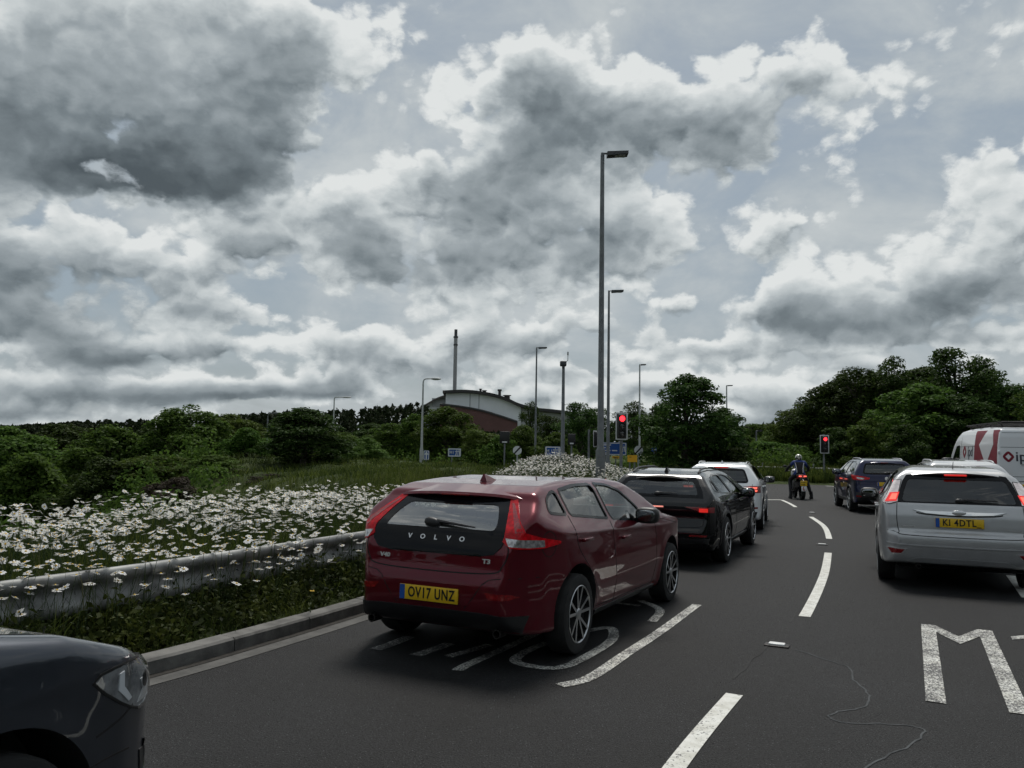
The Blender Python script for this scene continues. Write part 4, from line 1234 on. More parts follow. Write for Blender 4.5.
# ---------------------------------------------------------------- dark grey car nosing in at the lower left
def grey_car():
    root = thing('estate_car', 'dark grey car whose bonnet and headlamp show at the lower left', 'car', group='cars queuing at the traffic lights')
    pm = paint('grey_car_paint', (.042, .048, .060), .55, .30, dirt=.12)
    side = [(-.6, .28), (-.9, .4), (-.92, .8), (-.8, 1.1), (-.45, 1.4), (0, 1.46), (1.0, 1.47), (1.5, 1.40), (2.0, 1.18), (2.25, 1.07), (2.5, 1.03), (2.9, .955), (3.2, .85), (3.38, .755), (3.46, .685), (3.50, .60), (3.51, .48), (3.49, .34), (3.40, .22), (3.2, .19), (2, .20), (.6, .20)]
    S = [(0, .76), (.2, .84), (.35, .88), (.55, .90), (.7, .90), (.82, .885), (.90, .85), (.96, .80), (1.02, .72), (1.1, .76), (1.2, .72), (1.36, .64), (1.45, .50), (1.7, .3)]
    S = [(0, .76), (.2, .84), (.35, .88), (.55, .905), (.7, .905), (.82, .895), (.92, .875), (1.0, .84), (1.1, .78), (1.2, .72), (1.36, .64), (1.45, .50), (1.7, .3)]
    P = [(-1, .6), (-.8, .8), (-.4, .88), (0, .905), (2.5, .905), (2.8, .90), (3.0, .88), (3.15, .845), (3.28, .79), (3.38, .71), (3.46, .60), (3.52, .44), (3.6, .2)]
    b = Body(side, S, P, None, k=.075, kp=.06, wheels=(0, 2.63), wr=.33, flare=.030, crease=[(.72, .03, .010, .035)], res=(72, 150, 64), blur=1)
    fg = round_poly([(-.68, 1.08), (.68, 1.08), (.56, 1.38), (-.56, 1.38)], .04)
    fw_ = round_poly([(.87, 1.05), (1.9, 1.02), (1.5, 1.28), (1.2, 1.37), (.80, 1.38)], .05)
    rw = round_poly([(-.3, 1.08), (.78, 1.05), (.72, 1.38), (.0, 1.36)], .05)
    shell = make_shell(b, 'body', pm, root, [fw_, rw], None, (fg, 1.1), (0, 2.63), .335, .905, .76, (-.5, 2.3))
    windows(b, root, [fw_, rw], M_['dglass'])
    b.patch('windscreen', rear3(fg, 4), FRONT, M_['glass'], root, off=-.004, sp=.1, skirt=0)
    seats(root, 1.2, .3, .42)
    mb = MB()
    for sx in (1, -1):
        b.strip_into(mb, [(sx * .76, 2.30, 2), (sx * .755, 2.7, 2), (sx * .735, 3.0, 2), (sx * .68, 3.2, 2), (sx * .60, 3.32, 2)], TOP, .008)
    door_lines(b, mb, [[(1.98, 1.0), (2.08, .85), (2.05, .3)], [(3.0, .60), (3.08, .615), (3.14, .63), (3.2, .65)]])
    b.strip_into(mb, [(-.60, 3.4, .725), (0, 3.5, .735), (.60, 3.4, .725)], FRONT, .010)
    gaps(mb, shell)
    D = (-.72, -.69, 0)
    for mir in (False, True):
        out = [(.90, 3.00, .785), (.88, 3.09, .812), (.80, 3.22, .81), (.70, 3.36, .78), (.63, 3.43, .735), (.61, 3.45, .69), (.66, 3.42, .645), (.76, 3.33, .625), (.82, 3.25, .625), (.865, 3.13, .68)]
        hl = b.patch('headlamp', out, D, mat('lamp_bowl', (.26, .27, .28), .25, metal=.3, var=.5, vscale=14), root, off=.001, sp=.02, skirt=.01, mirror=mir, smooth_n=2)
        b.strip('lamp_seal', out, D, .010, M_['gap'], hl, off=.003, closed=True, sm=2, mirror=mir)
        b.patch('lamp_reflector', [(.80, 3.245, .725), (.74, 3.33, .735), (.66, 3.41, .69), (.72, 3.37, .645), (.815, 3.24, .645), (.79, 3.27, .685)], D, mat('lamp_silver', (.72, .73, .74), .2, metal=.35), hl, off=.004, sp=.02, skirt=.003, mirror=mir)
        b.patch('running_light', [(.868, 3.115, .785), (.858, 3.135, .79), (.858, 3.14, .735), (.838, 3.19, .68), (.848, 3.17, .674), (.870, 3.112, .728)], D, mat('running_light_lens', (.9, .92, .95), .15, coat=1), hl, off=.005, sp=.02, skirt=.004, mirror=mir)
        b.patch('projector_lens', [(.78 - .026 * (1 + math.cos(a)), 3.25 + .03 * (1 + math.cos(a)), .715 + .030 * math.sin(a)) for a in np.linspace(0, 2 * math.pi, 15)[:-1]], D, M_['black'], hl, off=.006, sp=.02, skirt=.004, mirror=mir)
        b.patch('turn_lens', [(.665, 3.39, .755), (.645, 3.42, .72), (.67, 3.41, .68), (.70, 3.37, .70)], D, M_['clearlamp'], hl, off=.005, sp=.02, skirt=.003, mirror=mir)
        b.patch('lamp_cover', out, D, glass_mat('headlamp_cover', (.86, .88, .89), .07), hl, off=.011, sp=.03, skirt=0, mirror=mir, smooth_n=2)
        b.strip('lamp_trim', [(.61, 3.45, .69), (.66, 3.42, .645), (.76, 3.33, .625), (.82, 3.25, .625)], D, .012, M_['chrome'], root, off=.004, mirror=mir)
        b.patch('side_intake', [(.80, 3.28, .46), (.70, 3.40, .44), (.70, 3.40, .34), (.78, 3.3, .33)], D, M_['black'], root, off=.004, sp=.03, mirror=mir)
        b.strip('intake_trim', [(.765, 3.33, .47), (.745, 3.36, .42), (.75, 3.35, .35)], D, .025, M_['chrome'], root, off=.008, mirror=mir)
    b.patch('grille', rear3([(-.55, .69), (.55, .69), (.52, .60), (-.52, .60)], 4), FRONT, M_['gloss'], root, off=.003, sp=.05)
    b.patch('lower_grille', rear3([(-.6, .45), (.6, .45), (.5, .30), (-.5, .30)], 4), FRONT, M_['black'], root, off=.003, sp=.05)
    b.strip('bumper_seam', side3([(3.02, .505), (3.2, .51), (3.35, .50)]), D, .006, M_['gap'], root)
    for sx in (-1, 1):
        mirror(root, .88, 1.65, 1.06, sx, pm, s=1.05)
    for y in (0, 2.63):
        for sx in (-1, 1):
            wheel(root, sx * .79, y, .325, .21, sx, 5, 'twin', .23)
    underbody(root, -.5, 3.2)
    place(root, -3.33, .37, .38)
    return root
grey_car()

# ---------------------------------------------------------------- white van
def van():
    root = thing('delivery_van', 'white high-roof van with a dark red band and ipd lettering', 'van')
    pm = paint('van_paint', (.76, .77, .78), 0, .38, dirt=.3)
    mr = mat('vinyl_red', (.20, .008, .022), .45, spec=.3, coat=.0, var=.1); mi = mat('vinyl_ink', (.035, .035, .05), .4); mg = mat('vinyl_grey', (.2, .2, .22), .45); mw = mat('vinyl_white', (.74, .74, .75), .35, coat=.5)
    side = [(-.02, .42), (-.06, .5), (-.06, .8), (-.03, 1.4), (.03, 2.2), (.09, 2.40), (.3, 2.47), (1.5, 2.52), (3.2, 2.51), (3.8, 2.44), (4.2, 2.25), (4.75, 1.75), (5.1, 1.38), (5.5, 1.22), (5.8, 1.0), (5.88, .7), (5.82, .4), (5.6, .3), (3, .3), (.4, .34)]
    S = [(0, .9), (.4, .98), (.8, 1.01), (1.2, 1.0), (1.6, .975), (2.0, .945), (2.3, .90), (2.42, .86), (2.52, .74), (2.7, .5)]
    P = [(-.2, .9), (-.05, .955), (.05, .99), (.3, 1.005), (4.2, 1.005), (4.8, .97), (5.3, .90), (5.7, .74), (5.9, .55)]
    b = Body(side, S, P, None, k=.05, kp=.05, wheels=(), res=(56, 120, 64), blur=1)
    fw_ = round_poly([(3.75, 1.35), (4.75, 1.30), (4.5, 1.62), (4.1, 1.98), (3.75, 2.0)], .06)
    fg = round_poly([(-.8, 1.38), (.8, 1.38), (.68, 2.1), (-.68, 2.1)], .05)
    shell = make_shell(b, 'body', pm, root, [fw_], None, (fg, 3.6), (1.15, 4.9), .34, 1.01, 1.0, (2.9, 4.7), off=.06)
    windows(b, root, [fw_], M_['dglass'])
    b.patch('windscreen', rear3(fg, 8), FRONT, M_['dglass'], root, off=-.004, sp=.15, skirt=0)
    mb = MB()
    b.strip_into(mb, rear3([(0, 2.36), (0, .55)]), REAR, .014, sm=0)
    b.strip_into(mb, rear3([(-.86, 2.32), (.86, 2.32)]), REAR, .010, sm=0)
    b.strip_into(mb, rear3([(-.90, 1.92), (.90, 1.92)]), REAR, .012, sm=0); b.strip_into(mb, rear3([(-.95, 1.12), (.95, 1.12)]), REAR, .012, sm=0)
    for sx, d in ((1, RIGHT), (-1, LEFT)):
        for L in ([(3.62, 2.25), (3.62, .5)], [(2.1, 2.25), (2.1, .5)], [(4.85, 1.4), (4.85, .6)]):
            b.strip_into(mb, side3(L, sx), d, .014, sm=0)
        for L in ([(.1, 1.96), (4.2, 1.96)], [(.1, 1.25), (4.9, 1.25)]):
            b.strip_into(mb, side3(L, sx), d, .010, sm=0)
    gaps(mb, shell)
    for sx, d in ((1, RIGHT), (-1, LEFT)):
        band = b.patch('red_band', side3([(.10, 2.40), (2.2, 2.42), (2.2, .75), (.10, .75)], sx), d, mr, root, off=.004, sp=.06, skirt=.002)
        b.patch('white_diamond', side3([(1.15, 2.41), (1.75, 2.0), (1.05, 1.40), (.45, 2.0), (.62, 2.40)], sx), d, mw, band, off=.007, sp=.06, skirt=.002)
        b.text('side_lettering', 'ipd', (sx, 2.62, 1.80), d, .44, mi, root, .002, .004, 1.0, .004)
        cy, cz = 3.22, 1.80
        em = b.patch('side_emblem', side3(round_poly([(cy - .22, cz), (cy, cz + .22), (cy + .22, cz), (cy, cz - .22)], .08), sx), d, mr, root, off=.004, sp=.05, skirt=.002, holes=[side3([(cy - .09, cz), (cy, cz + .09), (cy + .09, cz), (cy, cz - .09)], sx)])
    cx, cz = -.72, 1.66
    b.patch('rear_emblem', rear3(round_poly([(cx - .165, cz), (cx, cz + .175), (cx + .165, cz), (cx, cz - .175)], .08)), REAR, mr, root, off=.004, sp=.04, skirt=.002, holes=[rear3([(cx - .075, cz), (cx, cz + .08), (cx + .075, cz), (cx, cz - .08)])])
    b.text('rear_lettering', 'ipd', (-.30, 0, 1.66), REAR, .38, mi, root, .002, .004, 1.1, .005)
    for (x0, x1, z) in ((-.42, .10, 1.46), (-.42, .0, 1.42)):
        b.strip('small_print', rear3([(x0, z), (x1, z)]), REAR, .016, mg, root, off=.005, sm=0)
    b.strip('small_print', rear3([(-.55, .99), (.05, .99)]), REAR, .03, mg, root, off=.005, sm=0)
    for sx in (-1, 1):
        L = MB(); L.box((sx * .925, -.055, 1.16), (.11, .06, .40), .02); L.build('tail_lamp', M_['refl'], root)
        l2 = MB(); l2.box((sx * .925, -.09, 1.28), (.09, .02, .12), .008); l2.build('brake_segment', M_['redlit'], root)
        h = MB()
        for z in (.7, 1.78):
            h.box((sx * .955, -.03, z), (.05, .07, .09), .012)
        h.build('door_hinge', M_['white'], root)
    hb = MB(); hb.box((0, .02, 2.385), (.28, .06, .05), .015); hb.build('high_brake_lamp', M_['redlit'], root)
    hn = MB(); hn.box((.06, -.07, 1.05), (.05, .04, .18), .012); hn.build('door_handle', M_['black'], root)
    b.patch('bumper', rear3([(-.98, .62), (.98, .62), (.98, .42), (-.98, .42)]), REAR, M_['black'], root, off=.05, sp=.08, skirt=.06)
    plate(b, root, '', .83, x=-.42) if 0 else None
    p = MB(); p.box((-.50, -.085, .86), (.52, .014, .11), .004); p.build('number_plate', M_['yellow'], root)
    rk = MB()
    for y in (.5, 1.5, 2.5, 3.4):
        rk.box((0, y, 2.59), (1.60, .05, .035), .008)
        for sx in (-1, 1):
            rk.box((sx * .70, y, 2.54), (.04, .05, .12), .006)
    for sx in (-.78, -.3, .3, .78):
        rk.box((sx, 1.95, 2.62), (.035, 3.3, .03), .006)
    rk.tube([(-.78, .30, 2.61), (.78, .30, 2.61)], .04, 10)
    rk.build('roof_rack', M_['disc'], root)
    for sx in (-1, 1):
        mirror(root, .98, 4.55, 1.5, sx, M_['black'], s=1.5)
    for y in (1.15, 4.9):
        for sx in (-1, 1):
            wheel(root, sx * .88, y, .345, .23, sx, 8, 'plain', .22, M_['disc'])
    underbody(root, .3, 5.3, 1.6, .4)
    place(root, 14.32, 21.8, .262)
van()

# ================================================================== ROAD
KERB = [(-9.5, -6.0), (-6.9, -1.5), (-4.6, 2.2), (-2.62, 5.5), (-2.02, 6.65), (-1.38, 8.05), (.10, 11.4), (1.55, 14.9), (2.9, 18.2), (4.1, 21.6), (5.1, 25.0), (5.85, 28.4), (5.95, 30.2), (5.3, 32.0), (3.8, 35.0), (2.2, 40.0), (1.0, 47.0), (.3, 58.0), (.2, 75.0), (1.0, 110.0)]
kerb_line = cat_rom(KERB, 8)
FAR = [(9.0, 110.0), (8.0, 75.0), (8.4, 60.0), (9.6, 52.0), (11.6, 47.4), (15.0, 45.2), (22, 43.0), (32, 40.0), (48, 34.0), (75, 22.0), (110, 2.0)]
far_line = cat_rom(FAR, 6)
road_poly = np.concatenate([kerb_line, far_line, [(110, -12), (-9.5, -12)]])

def asphalt():
    m = bpy.data.materials.new('asphalt'); m.use_nodes = True
    t = m.node_tree; N = NT(t); b = t.nodes['Principled BSDF']
    tc = N.n('ShaderNodeTexCoord'); P = tc.outputs['Object']
    fine = N.noise(P, 80, 2, .75); mid = N.noise(P, 14, 5, .65); big = N.noise(P, .55, 5, .6)
    vo = N.n('ShaderNodeTexVoronoi', feature='F1'); N.put(vo.inputs['Vector'], P); vo.inputs['Scale'].default_value = 62
    chip = N.sstep(vo.outputs['Distance'], .30, .05)
    sc = N.n('ShaderNodeSeparateColor'); N.put(sc.inputs[0], vo.outputs['Color'])
    pale = N.m('MULTIPLY', chip, N.sstep(sc.outputs[0], .62, 1.0))
    l = N.m('MULTIPLY_ADD', N.m('SUBTRACT', fine, .5), .09, .0105)
    l = N.m('MULTIPLY_ADD', N.m('SUBTRACT', mid, .5), .016, l)
    l = N.m('MULTIPLY_ADD', N.m('SUBTRACT', big, .5), .050, l)
    l = N.m('MULTIPLY_ADD', pale, .16, l)
    oil = N.sstep(N.noise(P, 1.4, 4, .6), .62, .74)
    l = N.m('MULTIPLY', l, N.m('MULTIPLY_ADD', oil, -.45, 1.0))
    l = N.m('MAXIMUM', l, .004)
    cc = N.n('ShaderNodeCombineColor'); N.put(cc.inputs[0], l); N.put(cc.inputs[1], N.m('MULTIPLY', l, 1.02)); N.put(cc.inputs[2], N.m('MULTIPLY', l, 1.07))
    N.put(b.inputs['Base Color'], cc.outputs[0])
    N.put(b.inputs['Roughness'], N.m('MULTIPLY_ADD', big, .25, .62))
    b.inputs['Specular IOR Level'].default_value = .22
    bn = N.n('ShaderNodeBump'); bn.inputs['Strength'].default_value = .8; bn.inputs['Distance'].default_value = .008
    N.put(bn.inputs['Height'], N.m('ADD', chip, fine)); N.put(b.inputs['Normal'], bn.outputs[0])
    return m
M_['asphalt'] = asphalt()

def worn_paint(name, lo, hi, scale=60, col=(.66, .66, .62)):
    """thermoplastic road paint worn through to the stone"""
    m = bpy.data.materials.new(name); m.use_nodes = True
    t = m.node_tree; N = NT(t); b = t.nodes['Principled BSDF']
    tc = N.n('ShaderNodeTexCoord'); P = tc.outputs['Object']
    n1 = N.noise(P, scale, 3, .65); n2 = N.noise(P, 3.0, 4, .6)
    f = N.sstep(N.m('MULTIPLY_ADD', N.m('SUBTRACT', n2, .5), .40, n1), lo, hi)
    grime = N.noise(P, 9, 5, .6)
    pc = N.mix(N.sstep(grime, .35, .7), (*col, 1), (col[0] * .72, col[1] * .71, col[2] * .67, 1))
    N.put(b.inputs['Base Color'], N.mix(f, (.045, .045, .045, 1), pc))
    b.inputs['Roughness'].default_value = .6
    return m
M_['line'] = worn_paint('road_line_paint', .30, .40)
M_['wornline'] = worn_paint('worn_road_paint', .485, .56, 75)
M_['faint'] = worn_paint('faint_road_paint', .54, .66)

ov, oe, of, *_ = delaunay_2d_cdt([Vector(p) for p in road_poly], [(i, (i + 1) % len(road_poly)) for i in range(len(road_poly))], [], 1, 1e-6)
kind(mk('road', [(v.x, v.y, 0) for v in ov], [tuple(f) for f in of], M_['asphalt']), 'structure')

def offset_line(L, d):
    L = np.asarray(L); t = np.gradient(L, axis=0); t /= np.linalg.norm(t, axis=1)[:, None]
    return L + np.stack([-t[:, 1], t[:, 0]], 1) * d          # left of travel

def resample(L, step):
    L = np.asarray(L, float); s = np.concatenate([[0], np.cumsum(np.linalg.norm(np.diff(L, axis=0), axis=1))])
    n = max(2, int(s[-1] / step)); u = np.linspace(0, s[-1], n + 1)
    return np.stack([np.interp(u, s, L[:, k]) for k in range(L.shape[1])], 1)

def ribbon(name, L, w, z, m, k='structure', taper=None, close_ends=True):
    L = np.asarray(L); a, b = offset_line(L, w / 2), offset_line(L, -w / 2)
    V = [(p[0], p[1], z) for p in a] + [(p[0], p[1], z) for p in b]; n = len(a)
    F = [(i, i + n, i + n + 1, i + 1) for i in range(n - 1)]
    o = mk(name, V, F, m)
    if k:
        kind(o, k)
    return o

# kerb: stones with joints, one top-level structure
kl = resample(kerb_line[:-20], .3)
def kerb_mesh():
    mb = MB(); prof = [(-.004, -.05), (.0, .095), (.018, .112), (.155, .118), (.165, -.05)]
    step = 3                                   # 0.9 m stones
    for i in range(0, len(kl) - step, step):
        seg = kl[i:i + step + 1].copy()
        d0 = (seg[1] - seg[0]); d1 = (seg[-1] - seg[-2])
        seg[0] += d0 / np.linalg.norm(d0) * .005; seg[-1] -= d1 / np.linalg.norm(d1) * .005
        jz = random.uniform(-.006, .006); V = []
        rows = [offset_line(seg, p[0] + random.uniform(-.003, .003)) for p in prof]
        n = len(seg)
        for k in range(n):
            for j, p in enumerate(prof):
                V.append((rows[j][k][0], rows[j][k][1], p[1] + (jz if p[1] > 0 else 0)))
        F = []
        q = len(prof)
        for k in range(n - 1):
            for j in range(q - 1):
                F.append((k * q + j, k * q + q + j, k * q + q + j + 1, k * q + j + 1))
        F += [tuple(range(q)), tuple((n - 1) * q + j for j in range(q - 1, -1, -1))]
        mb.add(V, F)
    return mb
M_['kerb'] = mat('kerb_concrete', (.115, .112, .104), .85, var=.45, vscale=3.5, bump=.4, bscale=30)
kind(kerb_mesh().build('kerb', M_['kerb']), 'structure')
M_['channel'] = mat('channel_concrete', (.072, .070, .065), .85, var=.3, vscale=5, bump=.3, bscale=40)
ribbon('road_channel', offset_line(kl, -.13), .18, .004, M_['channel'])
M_['dirt'] = mat('gutter_dirt', (.022, .019, .015), .95, var=.5, vscale=12, bump=.6)
ribbon('gutter_dirt', offset_line(kl, -.035), .075, .008, M_['dirt'])

# lane dashes
def dash(a, b, mid=None, w=.15, m='line', name='lane_dash', w2=None):
    L = cat_rom([a, mid, b], 6) if mid is not None else np.linspace(a, b, 6)
    return ribbon(name, L, w, .004, M_[m])
P = lambda px, py: np.array(gp(px, py))
lane = cat_rom([(.35, 3.1), (.86, 4.23), (1.52, 5.5), (2.3, 6.9), (2.95, 8.13), (4.2, 10.85), (5.28, 13.43), (5.75, 14.6), (6.19, 15.68), (7.15, 18.4), (7.9, 21.2), (8.5, 23.6), (9.25, 26.6), (9.75, 28.95)], 12)
def lane_between(p, q):
    i = np.argmin(np.linalg.norm(lane - p, axis=1)); j = np.argmin(np.linalg.norm(lane - q, axis=1))
    return lane[min(i, j):max(i, j) + 1]
for p, q in (((.2, 2.6), (1.52, 5.5)), ((2.95, 8.13), (5.28, 13.43)), ((6.19, 15.68), (7.9, 21.2)), ((8.9, 25.2), (9.72, 28.9))):
    ribbon('lane_dash', lane_between(p, q), .112, .005, M_['line'])
M_['seam'] = mat('bitumen_seam', (.022, .022, .022), .8, spec=.2, var=.4, vscale=8)
sl = offset_line(resample(lane, .16), .10); sl = sl + rng.normal(0, .010, sl.shape)
for a, b in ((19, 30), (33, 38), (42, 61), (66, 80), (96, 112)):
    ribbon('bitumen_seam', sl[a:b], .020, .003, M_['seam'])
ribbon('stop_line', [(6.35, 28.55), (7.6, 28.72), (8.7, 28.85), (9.76, 29.0)], .24, .006, M_['line'])
for a, b in (((6.02, 9.4), (6.02 + .9, 9.4 + 1.75)), ((8.9, 16.2), (9.9, 19.6)), ((10.6, 22.4), (11.5, 26.2))):
    ribbon('lane_dash', np.linspace(a, b, 4), .17, .005, M_['line'])
for a, b in (((16.9, 43.2), (18.9, 38.6)), ((20.5, 36), (23.5, 32))):
    ribbon('lane_dash', np.linspace(a, b, 4), .22, .005, M_['line'])
ribbon('lane_dash', [P(755, 503), P(765, 507)], .08, .005, M_['faint'])
# studs
for i, (px, py) in enumerate(((777, 646), (822, 545), (812, 513))):
    x, y = gp(px, py)
    t = thing('road_stud', ('white road stud in the gap nearest the camera between lane dashes', 'white road stud in the second gap between the lane dashes', 'white road stud in the third gap, close to the stop line')[i], 'road stud', (x, y, 0), -.45, 'studs between the lane dashes')
    mb = MB(); mb.box((0, 0, .006), (.20, .11, .012), .005); mb.build('casting', M_['disc'], t)
    mb = MB(); mb.box((0, 0, .018), (.13, .075, .018), .007); mb.build('reflector', mat('stud_white', (.8, .8, .78), .25), t)
# the lettering on the lanes
def stroke(name, pts, w, m, sm=5, z=.005):
    L = cat_rom([P(*p) for p in pts], sm) if sm > 1 else np.array([P(*p) for p in pts])
    return ribbon(name, L, w, z, M_[m])
# M 1 painted in the outer lane (M built as one outline)
def para_letter(name, polys, org, head, sx, sy, m):
    c, s = math.cos(head), math.sin(head)
    V, F = [], []
    for poly in polys:
        b0 = len(V)
        for (u, v) in poly:
            X, Y = u * sx, v * sy
            V.append((org[0] + X * c + Y * s, org[1] - X * s + Y * c, .006))
        F.append(tuple(range(b0, len(V))))
    return kind(mk(name, V, F, M_[m]), 'structure')
mo = np.array(gp(936, 703)); mt = np.array(gp(928, 625)); hd = math.atan2((mt - mo)[0], (mt - mo)[1])
mbr = np.array(gp(1012, 711))
MW = .47; ML = float(np.linalg.norm(mt - mo))
para_letter('road_letter', [[(-.06, 0), (.06, 0), (.06, 1.0), (-.06, 1.0)], [(MW - .06, 0), (MW + .06, 0), (MW + .06, 1), (MW - .06, 1)], [(.06, 1.0), (.06, .88), (MW / 2, .72), (MW / 2, .84)], [(MW - .06, 1.0), (MW / 2, .84), (MW / 2, .72), (MW - .06, .88)]], mo, hd, 1, ML, 'wornline')
para_letter('road_letter', [[(.80, 0), (.92, 0), (.92, 1.0), (.84, 1.0), (.80, .93)], [(.66, .88), (.80, .93), (.84, 1.0), (.76, .97), (.66, .93)]], mo, hd, 1, ML, 'wornline')
# worn letters under the red hatchback
stroke('road_letter', [(560, 686), (590, 678), (625, 655), (660, 632), (690, 610), (697, 605)], .10, 'wornline')
stroke('road_letter', [(640, 601), (660, 610), (652, 622)], .09, 'wornline', 4)
stroke('road_letter', [(560, 600), (600, 602), (640, 606)], .09, 'wornline', 4)
stroke('road_letter', [(585, 632), (610, 628), (612, 640), (588, 656), (560, 668), (528, 666), (515, 660), (530, 650), (548, 643)], .09, 'wornline')
stroke('road_letter', [(457, 671), (470, 664), (502, 650), (540, 632)], .09, 'wornline', 4)
stroke('road_letter', [(448, 657), (470, 651), (490, 645)], .09, 'wornline', 3)
stroke('road_letter', [(415, 656), (430, 651), (450, 644)], .11, 'faint', 3)
stroke('road_letter', [(375, 650), (390, 645), (410, 637)], .11, 'faint', 3)
# thin sealed crack wandering over the near lane
cr = cat_rom([P(*p) for p in [(797, 650), (832, 662), (850, 668), (853, 680), (865, 690), (868, 703), (858, 709), (838, 712), (829, 717), (846, 723), (880, 724), (915, 727), (924, 733), (905, 748), (870, 764), (850, 780)]], 5)
ribbon('bitumen_crack', cr + rng.normal(0, .006, cr.shape), .012, .003, mat('crack_sealant', (.055, .060, .063), .8, spec=.2, var=.4))
cr2 = cat_rom([P(*p) for p in [(778, 640), (772, 655), (764, 672), (742, 700), (722, 720), (705, 745)]], 5)
0 and ribbon('bitumen_crack', cr2 + rng.normal(0, .02, cr2.shape), .014, .0025, M_['seam'])

# ================================================================== TERRAIN
EDGE_Y = [-30, 5, 9, 14, 20, 28, 40, 55, 75, 110, 1000]
EDGE_X = [-8.0, -5.6, -5.2, -4.9, -4.6, -5.2, -8.0, -13.0, -19.0, -32, -150]
def terrain_z(X, Y):
    pts = np.stack([X, Y], 1)
    s = np.full(len(X), 50.0)
    near = (np.abs(X) < 140) & (Y < 140)
    s[near] = sd_poly(pts[near], road_poly)
    def ss(t, a, b):
        t = np.clip((t - a) / (b - a), 0, 1); return t * t * (3 - 2 * t)
    side_left = X < np.interp(Y, [-20, 5, 30, 45, 110, 2000], [-5, 0, 8, 5, 5, 5])
    z = .105 + .06 * ss(s, .3, 5) + .16 * ss(s, .5, 4) * ss(Y, 13, 18)
    mound = .36 * np.exp(-((X - 3.0) / 3.1) ** 6 - ((Y - 24.0) / 6.5) ** 4) + .0 + .30 * np.exp(-((X + 3) / 5) ** 2 - ((Y - 34) / 8) ** 2)
    z = z + np.where(side_left, mound, 0) * ss(s, 0, 3)
    q = np.interp(Y, EDGE_Y, EDGE_X) - X
    dip = 4.6 * ss(q, -.6, 13.0) * np.where(Y < 130, 1, np.clip(1 - (Y - 130) / 150, 0, 1))
    z = np.where(side_left, z - dip, z)
    # second ramp bank left of the hollow
    bank = 3.2 * np.exp(-((X + 22.5 + (Y - 60) * .30) / 5.0) ** 2) * ss(Y, 30, 48) * (1 - ss(Y, 95, 140))
    z = np.where(side_left, z + bank, z)
    z = z + np.where(side_left, 1, 0) * ss(Y, 15, 26) * (1 - ss(Y, 90, 130)) * ss(s, 1, 6) * (.20 * np.sin(X * .55 + Y * .42 + 1.2 * np.sin(X * .21)) + .12 * np.sin(X * 1.3 - Y * .9) + .10 * np.sin(Y * 1.7 + X * .6))
    z = z + 6 * ss(Y, 170, 420) * ss(-X + 60, 0, 160) + 2 * ss(Y, 130, 400)
    z = z + .9 * ss(s, 1.0, 18) * np.where(side_left, 0, 1) * ss(Y, 20, 40)
    z = np.where(s < .10, -.05, np.where(s < .20, .085, z))
    return z
gx = np.concatenate([np.linspace(-700, -60, 20)[:-1], np.linspace(-60, -14, 36)[:-1], np.linspace(-14, 9, 93)[:-1], np.linspace(9, 60, 52)[:-1], np.linspace(60, 700, 22)])
gy = np.concatenate([np.linspace(-200, -8, 9)[:-1], np.linspace(-8, 38, 150)[:-1], np.linspace(38, 110, 58)[:-1], np.linspace(110, 900, 36)])
GX, GY = np.meshgrid(gx, gy, indexing='ij')
GZ = terrain_z(GX.ravel(), GY.ravel())
nxx, nyy = GX.shape
idx = np.arange(nxx * nyy).reshape(nxx, nyy)
TF = np.stack([idx[:-1, :-1], idx[1:, :-1], idx[1:, 1:], idx[:-1, 1:]], -1).reshape(-1, 4)
def grass_ground():
    m = bpy.data.materials.new('grass_ground'); m.use_nodes = True
    t = m.node_tree; N = NT(t); b = t.nodes['Principled BSDF']
    tc = N.n('ShaderNodeTexCoord'); P_ = tc.outputs['Object']
    a = N.noise(P_, .35, 6, .65); c = N.noise(N.v('MULTIPLY', P_, (1, .35, 1)), 2.2, 7, .7); d = N.noise(P_, 18, 4, .7)
    f = N.m('ADD', N.m('MULTIPLY', a, .5), N.m('MULTIPLY', c, .5))
    col = N.ramp(f, [(.30, (.030, .048, .014)), (.48, (.060, .088, .022)), (.62, (.10, .125, .034)), (.75, (.13, .135, .05))])
    N.put(b.inputs['Base Color'], N.mix(N.sstep(d, .3, .75), N.v('MULTIPLY', col, (.5, .5, .5)), col))
    b.inputs['Roughness'].default_value = .9; b.inputs['Specular IOR Level'].default_value = .15
    bn = N.n('ShaderNodeBump'); bn.inputs['Strength'].default_value = 1.0; bn.inputs['Distance'].default_value = .12
    N.put(bn.inputs['Height'], N.m('ADD', c, d)); N.put(b.inputs['Normal'], bn.outputs[0])
    return m
M_['ground'] = grass_ground()
ground = kind(mk_np('ground', np.stack([GX.ravel(), GY.ravel(), GZ], 1), TF, M_['ground'], None, True), 'structure')
def tz(x, y):
    return float(terrain_z(np.array([x], float), np.array([y], float))[0])

